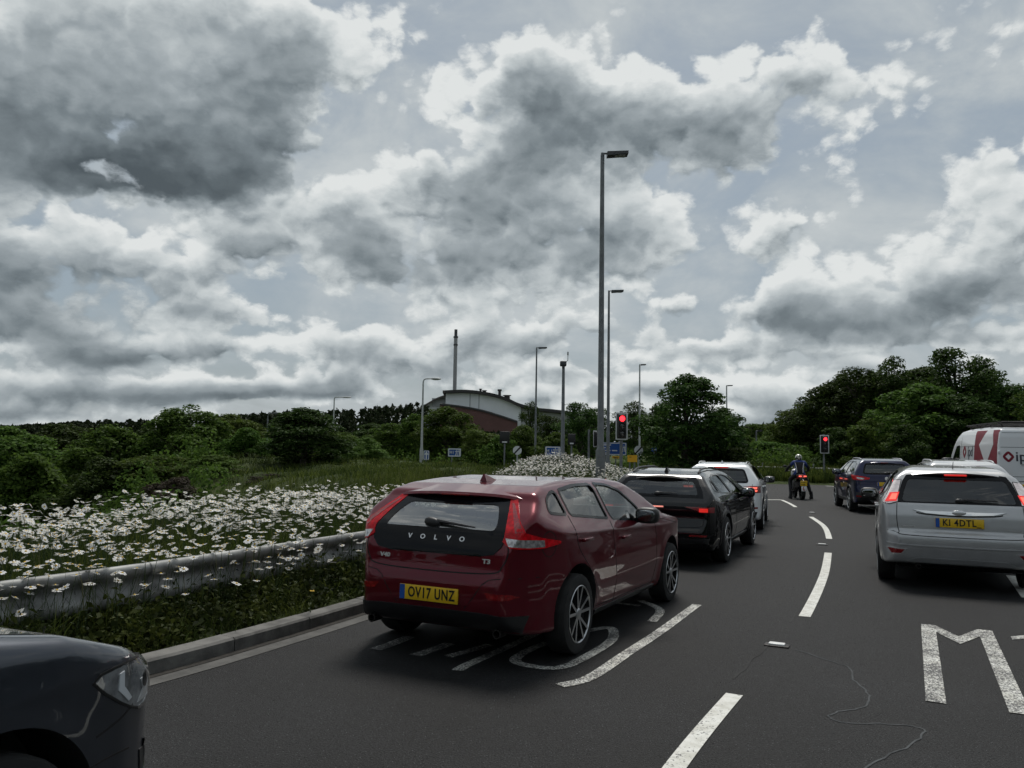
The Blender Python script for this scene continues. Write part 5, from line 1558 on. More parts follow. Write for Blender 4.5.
# ================================================================== CRASH BARRIER
M_['galv'] = mat('galvanised_steel', (.20, .205, .20), .58, metal=.3, var=.45, vscale=3.5, bump=.1, bscale=8)
rail_line = resample(np.concatenate([offset_line(kerb_line, .80)[2:72]]), .4)
rail_line = rail_line[(rail_line[:, 1] > -3.5) & (rail_line[:, 1] < 17.5)]
def barrier():
    root = thing('crash_barrier', 'long grey steel crash barrier half sunk in the daisies', 'crash barrier')
    prof = [(-.012, .415), (-.03, .425), (-.045, .455), (-.045, .50), (-.005, .535), (.022, .565), (.022, .60), (-.005, .63), (-.045, .665), (-.045, .70), (-.028, .727), (-.005, .735), (.02, .725)]
    rows = [offset_line(rail_line, -p[0]*1.0 * -1 if 0 else -p[0] * -1.0) for p in prof]
    q, n = len(prof), len(rail_line); V, F = [], []
    zg = [max(.11, tz(*p)) for p in rail_line]
    zs = np.convolve(np.pad(zg, 6, mode='edge'), np.ones(13) / 13, 'valid')
    for k in range(n):
        for j, p in enumerate(prof):
            V.append((rows[j][k][0], rows[j][k][1], p[1] + zs[k] - .19))
    for k in range(n - 1):
        for j in range(q - 1):
            F.append((k * q + j, k * q + q + j, k * q + q + j + 1, k * q + j + 1))
    o = mk('beam', V, F, M_['galv'], root, True)
    sm_ = o.modifiers.new('t', 'SOLIDIFY'); sm_.thickness = .006
    o.data.set_sharp_from_angle(angle=R(50))
    for k in range(3, n, 8):
        x, y = offset_line(rail_line, .06)[k]; z = zs[k]
        mb = MB(); mb.box((x, y, z + .10), (.05, .11, .84), .006, rot=Matrix.Rotation(-.5, 3, 'Z') if 0 else None)
        mb.build('post', M_['galv'], root)
        for dz in (-.02, .13):
            bx, by = offset_line(rail_line, -.02)[k]; bo = MB(); bo.ball((bx, by, zs[k] + .335 + dz), (.018, .018, .018), 8); bo.build('bolt', M_['galv'], root)
    for k in range(5, n - 2, 8):               # lapped joints between the sections
        V, F = [], []
        for kk in (k, k + 1):
            for j, p in enumerate(prof):
                a = offset_line(rail_line, p[0] - .008)[kk]; V.append((a[0], a[1], p[1] + zs[kk] - .19))
        for j in range(q - 1):
            F.append((j, q + j, q + j + 1, j + 1))
        mk('lap_joint', V, F, M_['galv'], root, True)
barrier()

# ================================================================== STREET FURNITURE
M_['column'] = mat('column_grey', (.16, .17, .175), .55, metal=.2, var=.2, vscale=3)
M_['palecol'] = mat('pale_column', (.42, .43, .42), .55, var=.15)
M_['darkhead'] = mat('lamp_housing', (.05, .052, .055), .5)
M_['diff'] = mat('lamp_lens', (.35, .36, .36), .2)
M_['signblue'] = mat('sign_blue', (.010, .075, .30), .45, var=.08)
M_['signwhite'] = mat('sign_white', (.68, .69, .69), .45)
M_['signback'] = mat('sign_back', (.22, .23, .23), .5)
M_['sigyellow'] = mat('sign_yellow', (.78, .40, .01), .5)
M_['signblack'] = mat('sign_black', (.012, .012, .012), .5)
M_['sigred'] = mat('signal_red_lit', (.8, .05, .04), .3, emit=(1, .02, .03), estr=4.0)
M_['sigdark'] = mat('signal_lens_off', (.02, .018, .016), .2, coat=1)

def lamp_post(px, top_y, d, label, reach=.75, style='flat', m='column', base_r=.10, top_r=.045, headw=.30):
    x = at(px, d); z0 = tz(x, d) - .05; H = height_at(px, top_y, d) - z0
    t = thing('street_lamp', label, 'street lamp', (x, d, z0), 0, 'street lamps round the junction')
    c = MB()
    c.tube([(0, 0, 0), (0, 0, 1.25)], base_r * 1.15, 12)
    c.tube([(0, 0, 1.2), (0, 0, 1.34), (0, 0, H * .6), (0, 0, H - .1 if style == 'flat' else H - .45)], [base_r * 1.1, base_r * .78, base_r * .62, top_r], 12)
    c.build('column', M_[m], t)
    dr = MB(); dr.box((0, -base_r * 1.14, .75), (.11, .012, .5), .004); dr.build('access_door', M_[m], t)
    a = MB()
    if style == 'flat':
        a.tube([(0, 0, H - .14), (0, 0, H - .03)], .05, 10); a.tube([(0, 0, H - .05), (reach * .35, 0, H - .04)], .032, 8)
        a.build('bracket', M_[m], t)
        h = MB(); h.add([(reach * .18, -headw * .42, H - .02), (reach, -headw / 2, H + .0), (reach, headw / 2, H + .0), (reach * .18, headw * .42, H - .02), (reach * .18, -headw * .42, H - .15), (reach, -headw / 2, H - .085), (reach, headw / 2, H - .085), (reach * .18, headw * .42, H - .15)], [(0, 1, 2, 3), (7, 6, 5, 4), (0, 4, 5, 1), (1, 5, 6, 2), (2, 6, 7, 3), (3, 7, 4, 0)])
        hd = h.build('lamp_head', M_['darkhead'], t, False)
        l = MB(); l.box((reach * .62, 0, H - .115), (reach * .55, headw * .7, .02), .004, rot=None); l.build('lamp_lens', M_['diff'], hd)
    else:
        pts = [(0, 0, H - .5), (0, 0, H - .25), (.06, 0, H - .09), (.2, 0, H - .02), (reach * .6, 0, H)]
        a.tube(pts, [top_r, top_r * .9, top_r * .85, top_r * .8, top_r * .7], 10); a.build('bracket', M_[m], t)
        h = MB(); h.ball((reach * .85, 0, H - .01), (reach * .36, .14, .09), 14, e=.8); hd = h.build('lamp_head', M_[m], t)
        l = MB(); l.ball((reach * .85, 0, H - .07), (reach * .25, .10, .05), 12); l.build('lamp_lens', M_['diff'], hd)
    return t
lamp_post(600.5, 152, 24, 'tallest dark grey lamp column, rising from the dense daisies', .78, 'flat', 'column', .125, .06, .34)
lamp_post(608, 290, 44, 'tall lamp column just behind the tallest one', .80, 'flat', 'column', .12, .055, .34)
lamp_post(535.3, 347, 66, 'lamp column with flat head in front of the industrial hall', .85, 'flat', 'column', .12, .06, .36)
lamp_post(639.5, 364, 78, 'pale lamp column left of the big round tree', .60, 'flat', 'palecol', .13, .07, .3)
lamp_post(727, 385, 100, 'lamp column rising out of the right edge of the round tree', .75, 'flat', 'palecol', .15, .08, .35)
lamp_post(795.5, 402, 125, 'far lamp column poking above the tree bank on the right', .9, 'flat', 'column', .16, .09, .4)
lamp_post(421.5, 378.5, 62, 'white lamp column with curved arm left of the hall', 1.15, 'swan', 'palecol', .12, .06)
lamp_post(332.5, 397, 112, 'far lamp column with curved arm above the dark dense tree', 2.0, 'swan', 'palecol', .16, .085)
lamp_post(266.5, 413, 70, 'grey lamp column on the grassy bank left of the dark dense tree', 1.0, 'swan', 'column', .12, .055)
lamp_post(756.5, 430, 74, 'short grey lamp column against the trees behind the motorcyclist', .5, 'flat', 'column', .11, .06, .3)

def cctv():
    d = 52; x = at(562.6, d); z0 = tz(x, d); H = height_at(563, 361, d) - z0
    t = thing('camera_mast', 'camera mast topped by a dark box and thin antenna', 'camera mast', (x, d, z0))
    c = MB(); c.tube([(0, 0, 0), (0, 0, 1.3), (0, 0, 1.4), (0, 0, H - .3)], [.17, .17, .13, .09], 12); c.build('column', M_['column'], t)
    b = MB(); b.box((-.02, 0, H - .18), (.42, .38, .34), .06); b.box((-.02, -.02, H - .42), (.16, .2, .16), .04); b.build('camera_housing', M_['darkhead'], t)
    a = MB(); a.tube([(.12, 0, H - .1), (.28, 0, H + .05), (.28, 0, H + .62)], [.025, .025, .02], 6); a.box((.28, 0, H + .5), (.10, .1, .24), .02); a.build('antenna', M_['palecol'], t)
cctv()

def signal_head(t, z, w=.46, h=1.08, face=0.0, lit=True, x=0.0, y=0.0):
    """three-lamp head on a white-edged backing board"""
    rot = Matrix.Translation((x, y, z)) @ Matrix.Rotation(face, 4, 'Z')
    def tr(mb):
        mb.v = [tuple(rot @ Vector(v)) for v in mb.v]; return mb
    b = MB(); b.box((0, 0, 0), (w, .03, h), .012); bd = tr(b).build('backing_board', M_['signblack'], t)
    e = MB()
    for sx in (-1, 1):
        e.box((sx * (w / 2 - .02), -.018, 0), (.05, .012, h - .02), .004)
        e.box((0, -.0185, sx * (h / 2 - .025)), (w - .09, .012, .05), .004)
    tr(e).build('white_border', M_['signwhite'], bd)
    c = MB(); c.box((0, -.09, 0), (.27, .16, h * .84), .03); hs = tr(c).build('lamp_housing', M_['signblack'], t)
    for i, m in ((1, 'sigred' if lit else 'sigdark'), (0, 'sigdark'), (-1, 'sigdark')):
        l = MB(); l.lathe([(-.172, .10), (-.188, .085), (-.195, .04), (-.197, .001)], 'y', (0, 0, i * h * .27), 20)
        tr(l).build('lens', M_[m], hs)
        v = MB(); n = 12; V, F = [], []
        for k in range(n + 1):
            an = math.pi * (k / n) * 1.16 - .25
            V += [(.115 * math.cos(an), -.17, i * h * .27 + .115 * math.sin(an)), (.115 * math.cos(an), -.17 - .16 * max(.15, math.sin(max(an, .0)) if an < math.pi else .15), i * h * .27 + .115 * math.sin(an))]
        for k in range(n):
            F.append((2 * k, 2 * k + 1, 2 * k + 3, 2 * k + 2))
        v.add(V, F); tr(v).build('visor', M_['signblack'], hs)
def traffic_light(px, y0, y1, d, label, lit=True, face=0.0, off=(0, 0), dark=False, w=None):
    x = at(px, d); zg = tz(x, d); zt, zb = height_at(px, y0, d), height_at(px, y1, d)
    t = thing('traffic_light', label, 'traffic light', (x, d, zg), 0, 'traffic lights at the junction')
    p = MB(); p.tube([(0, .10, -.05), (0, .10, zt - zg + .05)], .057, 12); p.build('pole', M_['column'], t)
    signal_head(t, (zt + zb) / 2 - zg, w or .46, zt - zb, face, lit, *off)
    return t
traffic_light(621.5, 412.5, 440, 28.5, 'white-edged traffic light showing red beside the tallest lamp column', w=.42)
traffic_light(824.5, 435, 453.5, 47, 'white-edged traffic light showing red on the far verge by the trees', w=.52)
traffic_light(589, 430.5, 447, 42, 'unlit traffic light turned sideways, left of the tallest lamp column', False, R(62), (.30, 0))
def signal_back(px, y0, y1, d, label, w):
    x = at(px, d); zg = tz(x, d); zt, zb = height_at(px, y0, d), height_at(px, y1, d)
    t = thing('traffic_light', label, 'traffic light', (x, d, zg), 0, 'traffic lights at the junction')
    p = MB(); p.tube([(0, 0, -.05), (0, 0, zt - zg)], .06, 10); p.build('pole', M_['column'], t)
    b = MB(); b.box((0, -.09, (zt + zb) / 2 - zg), (w, .05, zt - zb), .02); b.build('backing_board', M_['signblack'], t)
    l = MB(); l.box((0, -.13, zb - zg + .10), (w * .5, .03, .10), .01); l.build('white_label', M_['signwhite'], t)
    c = MB(); c.box((0, .06, (zt + zb) / 2 - zg), (w * .6, .2, (zt - zb) * .85), .03); c.build('lamp_housing', M_['signblack'], t)
signal_back(504.5, 431.5, 443.5, 58, 'black traffic light seen from behind, above the round striped sign', .72)
signal_back(571.5, 434, 445, 54, 'black traffic light seen from behind, right of the camera mast', .5)

def sign(name, px, py, w_px, h_px, d, label, m, content, border=None, posts=(0,), cat='road sign', shape='rect', face=0.0, pm='column', round_=.12):
    x = at(px, d); zg = tz(x, d); zc = height_at(px, py, d); w, h = w_px * d / CAM_F, h_px * d / CAM_F
    t = thing(name, label, cat, (x, d, zg), face)
    zc -= zg
    for q in posts:
        p = MB(); p.tube([(q * w, .05, -.1), (q * w, .05, zc + h * .3)], .045, 8); p.build('post', M_[pm], t)
    b = MB()
    if shape == 'rect':
        b.prism(round_poly([(-w / 2, zc - h / 2), (w / 2, zc - h / 2), (w / 2, zc + h / 2), (-w / 2, zc + h / 2)], round_ * h), -.02, .0, 'y')
    else:
        b.prism([(w / 2 * math.cos(a), zc + h / 2 * math.sin(a)) for a in np.linspace(0, 2 * math.pi, 33)[:-1]], -.02, .0, 'y')
    panel = b.build('sign_panel', M_[m], t, False)
    if border:
        e = MB(); o = round_poly([(-w / 2 * .97, zc - h / 2 * .95), (w / 2 * .97, zc - h / 2 * .95), (w / 2 * .97, zc + h / 2 * .95), (-w / 2 * .97, zc + h / 2 * .95)], round_ * h)
        k = border / min(w, h); q = round_poly([(-w / 2 * .97 + border, zc - h / 2 * .95 + border), (w / 2 * .97 - border, zc - h / 2 * .95 + border), (w / 2 * .97 - border, zc + h / 2 * .95 - border), (-w / 2 * .97 + border, zc + h / 2 * .95 - border)], round_ * h * .8)
        n = len(o); e.add([(p[0], -.024, p[1]) for p in o] + [(p[0], -.024, p[1]) for p in q], [(i, (i + 1) % n, n + (i + 1) % n, n + i) for i in range(n)])
        e.build('border', M_['signwhite'], panel, False)
    for c in content:
        if c[0] == 'text':
            _, s, u, v, size, mm = c
            V, F = text_mesh(s, size * h, .002, .004 * h, .9)
            mk('lettering', [(u * w + p.x, -.026 - p.z, zc + v * h + p.y) for p in V], F, M_[mm], panel)
        elif c[0] == 'poly':
            _, poly, mm = c
            g = MB(); g.prism([(u * w, zc + v * h) for u, v in poly], -.027, -.021, 'y'); g.build('symbol', M_[mm], panel, False)
    return t
def motorway(u, v, s, ar):
    """the white two-lane motorway symbol"""
    f = s / ar
    return [('poly', [(u - .42 * f, v - .5 * s), (u - .26 * f, v - .5 * s), (u - .10 * f, v + .5 * s), (u - .20 * f, v + .5 * s)], 'signwhite'),
            ('poly', [(u + .42 * f, v - .5 * s), (u + .26 * f, v - .5 * s), (u + .10 * f, v + .5 * s), (u + .20 * f, v + .5 * s)], 'signwhite'),
            ('poly', [(u - .5 * f, v + .12 * s), (u + .5 * f, v + .12 * s), (u + .5 * f, v + .24 * s), (u - .5 * f, v + .24 * s)], 'signwhite'),
            ('poly', [(u - .06 * f, v - .5 * s), (u + .06 * f, v - .5 * s), (u + .03 * f, v + .1 * s), (u - .03 * f, v + .1 * s)], 'signwhite')]
sign('motorway_sign', 454.5, 452.5, 13, 8.4, 55, 'blue motorway sign with white border left of the round striped sign', 'signblue', [('text', 'M1', -.2, 0, .5, 'signwhite')] + motorway(.26, 0, .72, 13 / 8.4), .07, (-.2,))
sign('motorway_sign', 552.8, 451.3, 15.4, 9.8, 50, 'blue motorway sign on a white post below the camera mast', 'signblue', [('text', 'M 1', -.22, 0, .48, 'signwhite')] + motorway(.26, 0, .8, 1.55), .07, (.1,), pm='palecol')
sign('direction_sign', 613.5, 448.8, 26, 12.6, 60, 'large blue direction sign behind the two tall lamp columns', 'signblue', [('poly', [(x0, v - .045), (x1, v - .045), (x1, v + .045), (x0, v + .045)], 'signwhite') for x0, x1, v in ((-.42, -.10, .30), (-.42, -.30, .08), (-.27, -.14, .08), (-.42, -.12, -.14), (-.06, .14, -.14), (-.42, -.22, -.34))] + motorway(.36, .02, .5, 2.05), .06, (-.3, .3), round_=.06)
sign('arrow_sign', 426.5, 455.2, 5.6, 9.6, 60, 'narrow blue sign with white arrow beside the white lamp column', 'signblue', [('poly', [(-.12, -.4), (.12, -.4), (.12, .05), (.38, .05), (0, .42), (-.38, .05), (-.12, .05)], 'signwhite')], .05)
sign('small_blue_sign', 654.2, 449.8, 6, 4.2, 60, 'small pale blue sign at the foot of the big round tree', 'signpale' if 'signpale' in M_ else 'signblue', [('poly', [(-.35, -.05), (.35, -.05), (.35, .2), (-.35, .2)], 'signwhite')])
sign('small_blue_sign', 271, 462.5, 4.2, 6.5, 66, 'small blue sign beside the grey column on the left bank', 'signblue', [('poly', [(-.3, -.3), (.3, -.3), (.3, .0), (-.3, .0)], 'signwhite')])
sign('small_blue_sign', 346, 453.5, 5.0, 6.5, 80, 'small grey-blue sign among the bushes left of the white lamp column', 'signback', [('poly', [(-.35, -.35), (.05, -.35), (.05, .35), (-.35, .35)], 'signblue')])
for px, py, dd, lab in ((517.3, 450.4, 52, 'white round sign with black slash on the grass below the hall'), (638.6, 450.2, 54, 'white round sign with black slash beside the yellow sign')):
    sign('speed_sign', px, py, 8.8, 8.8, dd, lab, 'signwhite', [('poly', [(-.42, -.33), (-.30, -.45), (.42, .33), (.30, .45)], 'signblack')], shape='round', pm='palecol')
sign('works_sign', 632.3, 458.6, 9.6, 6.8, 44, 'bright yellow sign low among the daisies', 'sigyellow', [('poly', [(-.32, .18), (-.1, .18), (-.1, .26), (-.32, .26)], 'signblack')], None, (-.25, .25), round_=.05)
sign('works_sign', 615.8, 457.2, 7, 2.2, 58, 'narrow yellow strip sign under the large blue direction sign', 'sigyellow', [('poly', [(-.3, -.2), (.3, -.2), (.3, .1), (-.3, .1)], 'signblack')], None, (0,), round_=.05)

# far crash barrier on the opposite verge
def far_barrier():
    root = thing('crash_barrier', 'pale low crash barrier on the far verge behind the motorcyclist', 'crash barrier')
    L = resample(offset_line(far_line[14:52], -1.6 if 0 else 1.8) if 0 else np.array([(10.2, 62), (12.0, 55.5), (14.2, 51.6), (18, 49.6), (25, 47.2), (36, 43.8), (52, 37.6)]), 1.0)
    prof = [(0, .45), (-.03, .5), (0, .56), (0, .6), (-.03, .66), (0, .72)]
    rows = [offset_line(L, p[0]) for p in prof]; q, n = len(prof), len(L); V, F = [], []
    zz = [tz(*p) for p in L]
    for k in range(n):
        for j, p in enumerate(prof):
            V.append((rows[j][k][0], rows[j][k][1], p[1] + zz[k] - .30))
    for k in range(n - 1):
        for j in range(q - 1):
            F.append((k * q + j, k * q + q + j, k * q + q + j + 1, k * q + j + 1))
    o = mk('beam', V, F, M_['galv'], root, True); md = o.modifiers.new('t', 'SOLIDIFY'); md.thickness = .006
    for k in range(1, n, 3):
        mb = MB(); mb.box((L[k][0], L[k][1] + .06, zz[k] + .2), (.06, .1, .9), .006); mb.build('post', M_['galv'], root)
far_barrier()

# ================================================================== INDUSTRIAL HALL AND CHIMNEY
def hall():
    D = 300.0; k = D / CAM_F
    ox = at(500, D); zg = 2.0
    root = thing('industrial_hall', 'large white industrial hall with curved brown roof and maroon lower walls', 'building', (ox, D, zg))
    X = lambda px: at(px, D) - ox
    Z = lambda px, py: height_at(px, py, D) - zg
    white = mat('white_cladding', (.78, .80, .81), .5, var=.05, vscale=.2); grey = mat('grey_cladding', (.42, .43, .44), .55, var=.06, vscale=.2)
    brown = mat('roof_brown', (.09, .075, .068), .6, var=.15, vscale=.3); maroon = mat('maroon_cladding', (.115, .050, .045), .6, var=.1, vscale=.3); shade = mat('fascia_dark', (.03, .028, .028), .6)
    top = cat_rom([(444.5, 391.3), (460, 390.6), (476, 391.6), (494, 394.8), (508, 399.5), (518, 404), (534, 408.2), (553, 410.2), (575, 412.8)], 6)
    tp = [(X(a), Z(a, b)) for a, b in top]
    def wall(name, pts, y, m, th=.6):
        mb = MB(); mb.prism(pts, y, y + th, 'y'); return mb.build(name, m, root, False)
    base = -8
    wall('white_wall', [(tp[0][0], base)] + [(p[0], p[1] - .3) for p in tp[:32]][::1] + [(tp[31][0], base)], 0, white)
    wall('grey_wall', [(tp[31][0], base)] + [(p[0], p[1] - .4) for p in tp[31:]] + [(tp[-1][0], base)], 1.2, grey)
    for px in (469, 478):
        s = MB(); s.box((X(px), -.05, Z(px, 405)), (.35, .2, 9.5)); s.build('panel_joint', grey, root, False)
    # maroon lower band, sloping top
    lo = cat_rom([(440, 404.5), (458, 406.6), (480, 410.5), (500, 416.3), (517, 422.0)], 6)
    lp = [(X(a), Z(a, b)) for a, b in lo]
    wall('maroon_wall', [(lp[0][0], base)] + lp + [(lp[-1][0], base)], -5, maroon, 4.6)
    cap = MB(); n = len(lp); cap.add([(p[0], -5.6, p[1]) for p in lp] + [(p[0], -.05, p[1] + .5) for p in lp] + [(p[0], -5.6, p[1] - .5) for p in lp], [(i, i + 1, n + i + 1, n + i) for i in range(n - 1)] + [(i + 1, i, 2 * n + i, 2 * n + i + 1) for i in range(n - 1)])
    cap.build('lower_roof', shade, root, False)
    # main curved roof with a deep edge
    n = len(tp); V = []
    for (dy, dz) in ((-2.4, -.75), (-2.4, .15), (60, 3.5), (60, -6)):
        V += [(p[0] - (1.0 if i == 0 else 0), dy, p[1] + dz) for i, p in enumerate(tp)]
    F = []
    for r_ in range(3):
        F += [(r_ * n + i, r_ * n + i + 1, (r_ + 1) * n + i + 1, (r_ + 1) * n + i) for i in range(n - 1)]
    F += [(0, n, 2 * n, 3 * n), (n - 1, 4 * n - 1, 3 * n - 1, 2 * n - 1)] + [(3 * n + i, 3 * n + i + 1, i + 1, i) for i in range(n - 1)]
    rf = mk('roof', V, F, [brown], root, False)
    fs = MB(); fs.add([(p[0], -2.45, p[1] + .2) for p in tp] + [(p[0], -2.45, p[1] - .85) for p in tp], [(i + 1, i, n + i, n + i + 1) for i in range(n - 1)]); fs.build('roof_fascia', shade, rf, False)
    for px, py, w, h in ((478.5, 389.6, .8, 1.2), (482.5, 390.2, 1.4, .7), (498.3, 392.4, 1.1, 2.2), (506, 395.4, 2.2, .8)):
        v = MB(); v.tube([(X(px), 8, Z(px, py) - 1.5), (X(px), 8, Z(px, py) + h * .5)], w * .5, 10); v.tube([(X(px), 8, Z(px, py) + h * .5), (X(px), 8, Z(px, py) + h * .8)], w * .75, 10); v.build('roof_vent', shade, rf)
    # left wing under its own curved roof
    lw = cat_rom([(413, 412), (424, 404.5), (436, 397.8), (445, 394.8)], 6); wp = [(X(a), Z(a, b)) for a, b in lw]
    wall('wing_wall', [(wp[0][0], base)] + [(p[0], p[1] - .3) for p in wp] + [(wp[-1][0], base)], 3, white)
    g = MB(); g.box((X(438), 2.8, Z(438, 402)), (6, .3, 3.2)); g.build('wing_panel', grey, root, False)
    m = len(wp); wr = MB(); wr.add([(p[0], .5, p[1] - .6) for p in wp] + [(p[0], .5, p[1] + .15) for p in wp] + [(p[0], 40, p[1] + .5) for p in wp], [(i + 1, i, m + i, m + i + 1) for i in range(m - 1)] + [(m + i, m + i + 1, 2 * m + i + 1, 2 * m + i) for i in range(m - 1)]); wr.build('wing_roof', brown, root, False)
    bk = MB(); bk.box(((tp[0][0] + tp[-1][0]) / 2, 30, 3), (tp[-1][0] - tp[0][0] - 4, 54, 22)); bk.build('rear_block', maroon, root, False)
hall()
def chimney():
    D = 335; x = at(453.3, D); z0 = 2; H = height_at(454.5, 329.5, D) - z0; r = 2.05 * D / CAM_F * .95
    t = thing('chimney', 'tall slim grey chimney rising behind the industrial hall', 'chimney', (x, D, z0))
    c = MB(); c.tube([(0, 0, 0), (0, 0, H * .3), (0, 0, H - 3)], [r * 1.15, r, r * .93], 24); c.build('shaft', mat('chimney_grey', (.26, .265, .27), .6, var=.1, vscale=.1), t)
    f = MB(); f.tube([(0, 0, H - 3), (0, 0, H)], r * .80, 20); f.build('flue', M_['darkhead'], t)
    for z, k in ((H - 3.2, 1.22), (H - 6.5, 1.12)):
        p = MB(); p.tube([(0, 0, z - .4), (0, 0, z + .3)], r * k, 24); p.build('platform', M_['darkhead'], t)
chimney()

# ================================================================== MOTORCYCLIST
def skin_mesh(name, nodes, edges, m, parent=None, sub=2, mats=None):
    me = bpy.data.meshes.new(name); me.from_pydata([n[0] for n in nodes], edges, [])
    o = bpy.data.objects.new(name, me); COL.objects.link(o)
    sk = o.modifiers.new('s', 'SKIN'); sk.use_smooth_shade = True
    if not me.skin_vertices:
        me.attributes.new('x', 'FLOAT', 'POINT')
    sv = me.skin_vertices[0].data if me.skin_vertices else None
    for i, n in enumerate(nodes):
        rr = n[1] if isinstance(n[1], tuple) else (n[1], n[1])
        sv[i].radius = rr; sv[i].use_root = (i == 0)
    ss = o.modifiers.new('u', 'SUBSURF'); ss.levels = sub; ss.render_levels = sub
    dg = bpy.context.evaluated_depsgraph_get(); dg.update()
    m2 = bpy.data.meshes.new_from_object(o.evaluated_get(dg)); bpy.data.objects.remove(o)
    m2.materials.clear()
    for q in (mats or [m]):
        m2.materials.append(q)
    m2.polygons.foreach_set('use_smooth', np.ones(len(m2.polygons), bool))
    return link(name, m2, parent)

def motorcyclist():
    x, y, hd = 10.77, 30.1, .16
    bike = thing('motorcycle', 'black motorcycle with yellow plate and L plate at the stop line', 'motorcycle', (x, y, 0), -hd)
    gb = paint('bike_paint', (.012, .012, .014), .2, .3, dirt=.2); wh = mat('bike_white', (.6, .6, .6), .35, coat=.5); rd = mat('bike_red', (.35, .02, .02), .35, coat=.5)
    for yy, w in ((-.66, .15), (.74, .11)):
        o = wheel(bike, 0, yy, .31, w, 1, 5, 'y', .22, M_['disc'])
    b = MB(); b.ball((0, .18, .84), (.15, .30, .15), 18, e=.85); b.build('fuel_tank', gb, bike)
    b = MB(); b.ball((0, .08, .50), (.17, .26, .20), 14, e=.7); b.build('engine', M_['disc'], bike)
    b = MB(); b.add([(-.13, .0, .82), (.13, .0, .82), (.11, -.75, .90), (-.11, -.75, .90), (-.10, .0, .72), (.10, .0, .72), (.07, -.78, .80), (-.07, -.78, .80)], [(0, 1, 2, 3), (7, 6, 5, 4), (0, 4, 5, 1), (1, 5, 6, 2), (2, 6, 7, 3), (3, 7, 4, 0)]); b.build('tail_fairing', rd, bike)
    b = MB(); b.ball((0, -.28, .87), (.14, .36, .05), 16, e=.8); b.build('saddle', M_['black'], bike)
    for sx in (-1, 1):
        l = MB(); l.box((sx * .085, -.80, .85), (.10, .03, .045), .012); l.build('tail_lamp', M_['redhot'], bike)
    m = MB(); m.box((0, -.79, .70), (.18, .05, .22), .02); m.tube([(0, -.74, .78), (0, -.98, .66), (0, -.99, .36)], .022, 6); m.build('mudguard', M_['black'], bike)
    pl = MB(); pl.box((0, -1.0, .60), (.23, .012, .18), .006); p = pl.build('number_plate', M_['yellow'], bike)
    for t, z in (('FJ20', .60), ('OYM', .525)):
        pass
    sm = MB()
    for zz in (.64, .56):
        for k in range(4 if zz > .56 else 3):
            sm.box((-.075 + .05 * k, -1.0075, zz), (.032, .002, .052))
    sm.build('plate_lettering', mat('faded_plate_ink', (.10, .07, .01), .5), p, False)
    lp = MB(); lp.box((0, -1.005, .405), (.178, .008, .178), .004); q = lp.build('learner_plate', M_['signwhite'], bike)
    V, F = text_mesh('L', .17, .001, .006); mk('plate_lettering', [(v.x, -1.0105 - v.z, .405 + v.y) for v in V], F, rd, q)
    e = MB(); e.tube([(-.15, .1, .32), (-.18, -.3, .36), (-.2, -.72, .50)], [.04, .05, .065], 12); e.build('exhaust', M_['disc'], bike)
    for sx in (-1, 1):
        s = MB(); s.tube([(sx * .09, .74, .31), (sx * .09, .55, .88)], .028, 8); s.build('fork', M_['alloy'], bike)
        c = MB(); c.tube([(sx * .10, -.66, .31), (sx * .12, -.05, .42)], [.03, .035], 8); c.build('swingarm', M_['black'], bike)
        mr = MB(); mr.tube([(sx * .28, .48, 1.03), (sx * .37, .46, 1.17)], .010, 6); mr.ball((sx * .40, .45, 1.19), (.075, .025, .045), 12, e=.8); mr.build('mirror', M_['black'], bike)
        f = MB(); f.box((sx * .20, -.05, .34), (.14, .05, .03), .008); f.build('foot_peg', M_['black'], bike)
    h = MB(); h.tube([(-.39, .40, 1.0), (-.2, .47, 1.03), (0, .50, .98), (.2, .47, 1.03), (.39, .40, 1.0)], .016, 8); h.build('handlebar', M_['black'], bike)
    f = MB(); f.ball((0, .62, .93), (.16, .14, .17), 14, e=.8); f.build('front_fairing', wh, bike)
    st = MB(); st.tube([(-.10, .0, .3), (-.24, .02, .03)], .014, 6); st.build('side_stand', M_['black'], bike)
    # rider: one continuous body
    jacket = mat('jacket_blue', (.012, .035, .16), .7, var=.2); blk = mat('riding_black', (.010, .010, .012), .75, var=.2)
    per = thing('person', 'motorcyclist in blue and black jacket with white piping and pale helmet', 'person', (x, y, 0), -hd)
    N = [((0, -.22, .93), (.17, .13)), ((0, -.21, 1.06), (.155, .115)), ((0, -.17, 1.20), (.18, .12)), ((0, -.13, 1.335), (.155, .10)), ((0, -.10, 1.415), (.065, .065)), ((0, -.08, 1.50), (.075, .085)), ((0, -.07, 1.58), (.07, .08)),
         ((.19, -.13, 1.345), .075), ((.36, -.02, 1.16), .058), ((.385, .20, 1.05), .047), ((.385, .37, 1.02), .036), ((.38, .42, 1.0), .034),
         ((-.19, -.13, 1.345), .075), ((-.36, -.02, 1.16), .058), ((-.385, .20, 1.05), .047), ((-.385, .37, 1.02), .036), ((-.38, .42, 1.0), .034),
         ((.13, -.18, .88), .10), ((.30, .10, .70), .082), ((.40, .06, .35), .062), ((.45, .0, .10), .045),
         ((-.13, -.18, .88), .10), ((-.27, .16, .70), .082), ((-.29, .02, .36), .062), ((-.30, -.04, .10), .045)]
    E_ = [(0, 1), (1, 2), (2, 3), (3, 4), (4, 5), (5, 6), (3, 7), (7, 8), (8, 9), (9, 10), (10, 11), (3, 12), (12, 13), (13, 14), (14, 15), (15, 16), (0, 17), (17, 18), (18, 19), (19, 20), (0, 21), (21, 22), (22, 23), (23, 24)]
    body = skin_mesh('body', N, E_, None, per, 2, [jacket, blk])
    mi = []
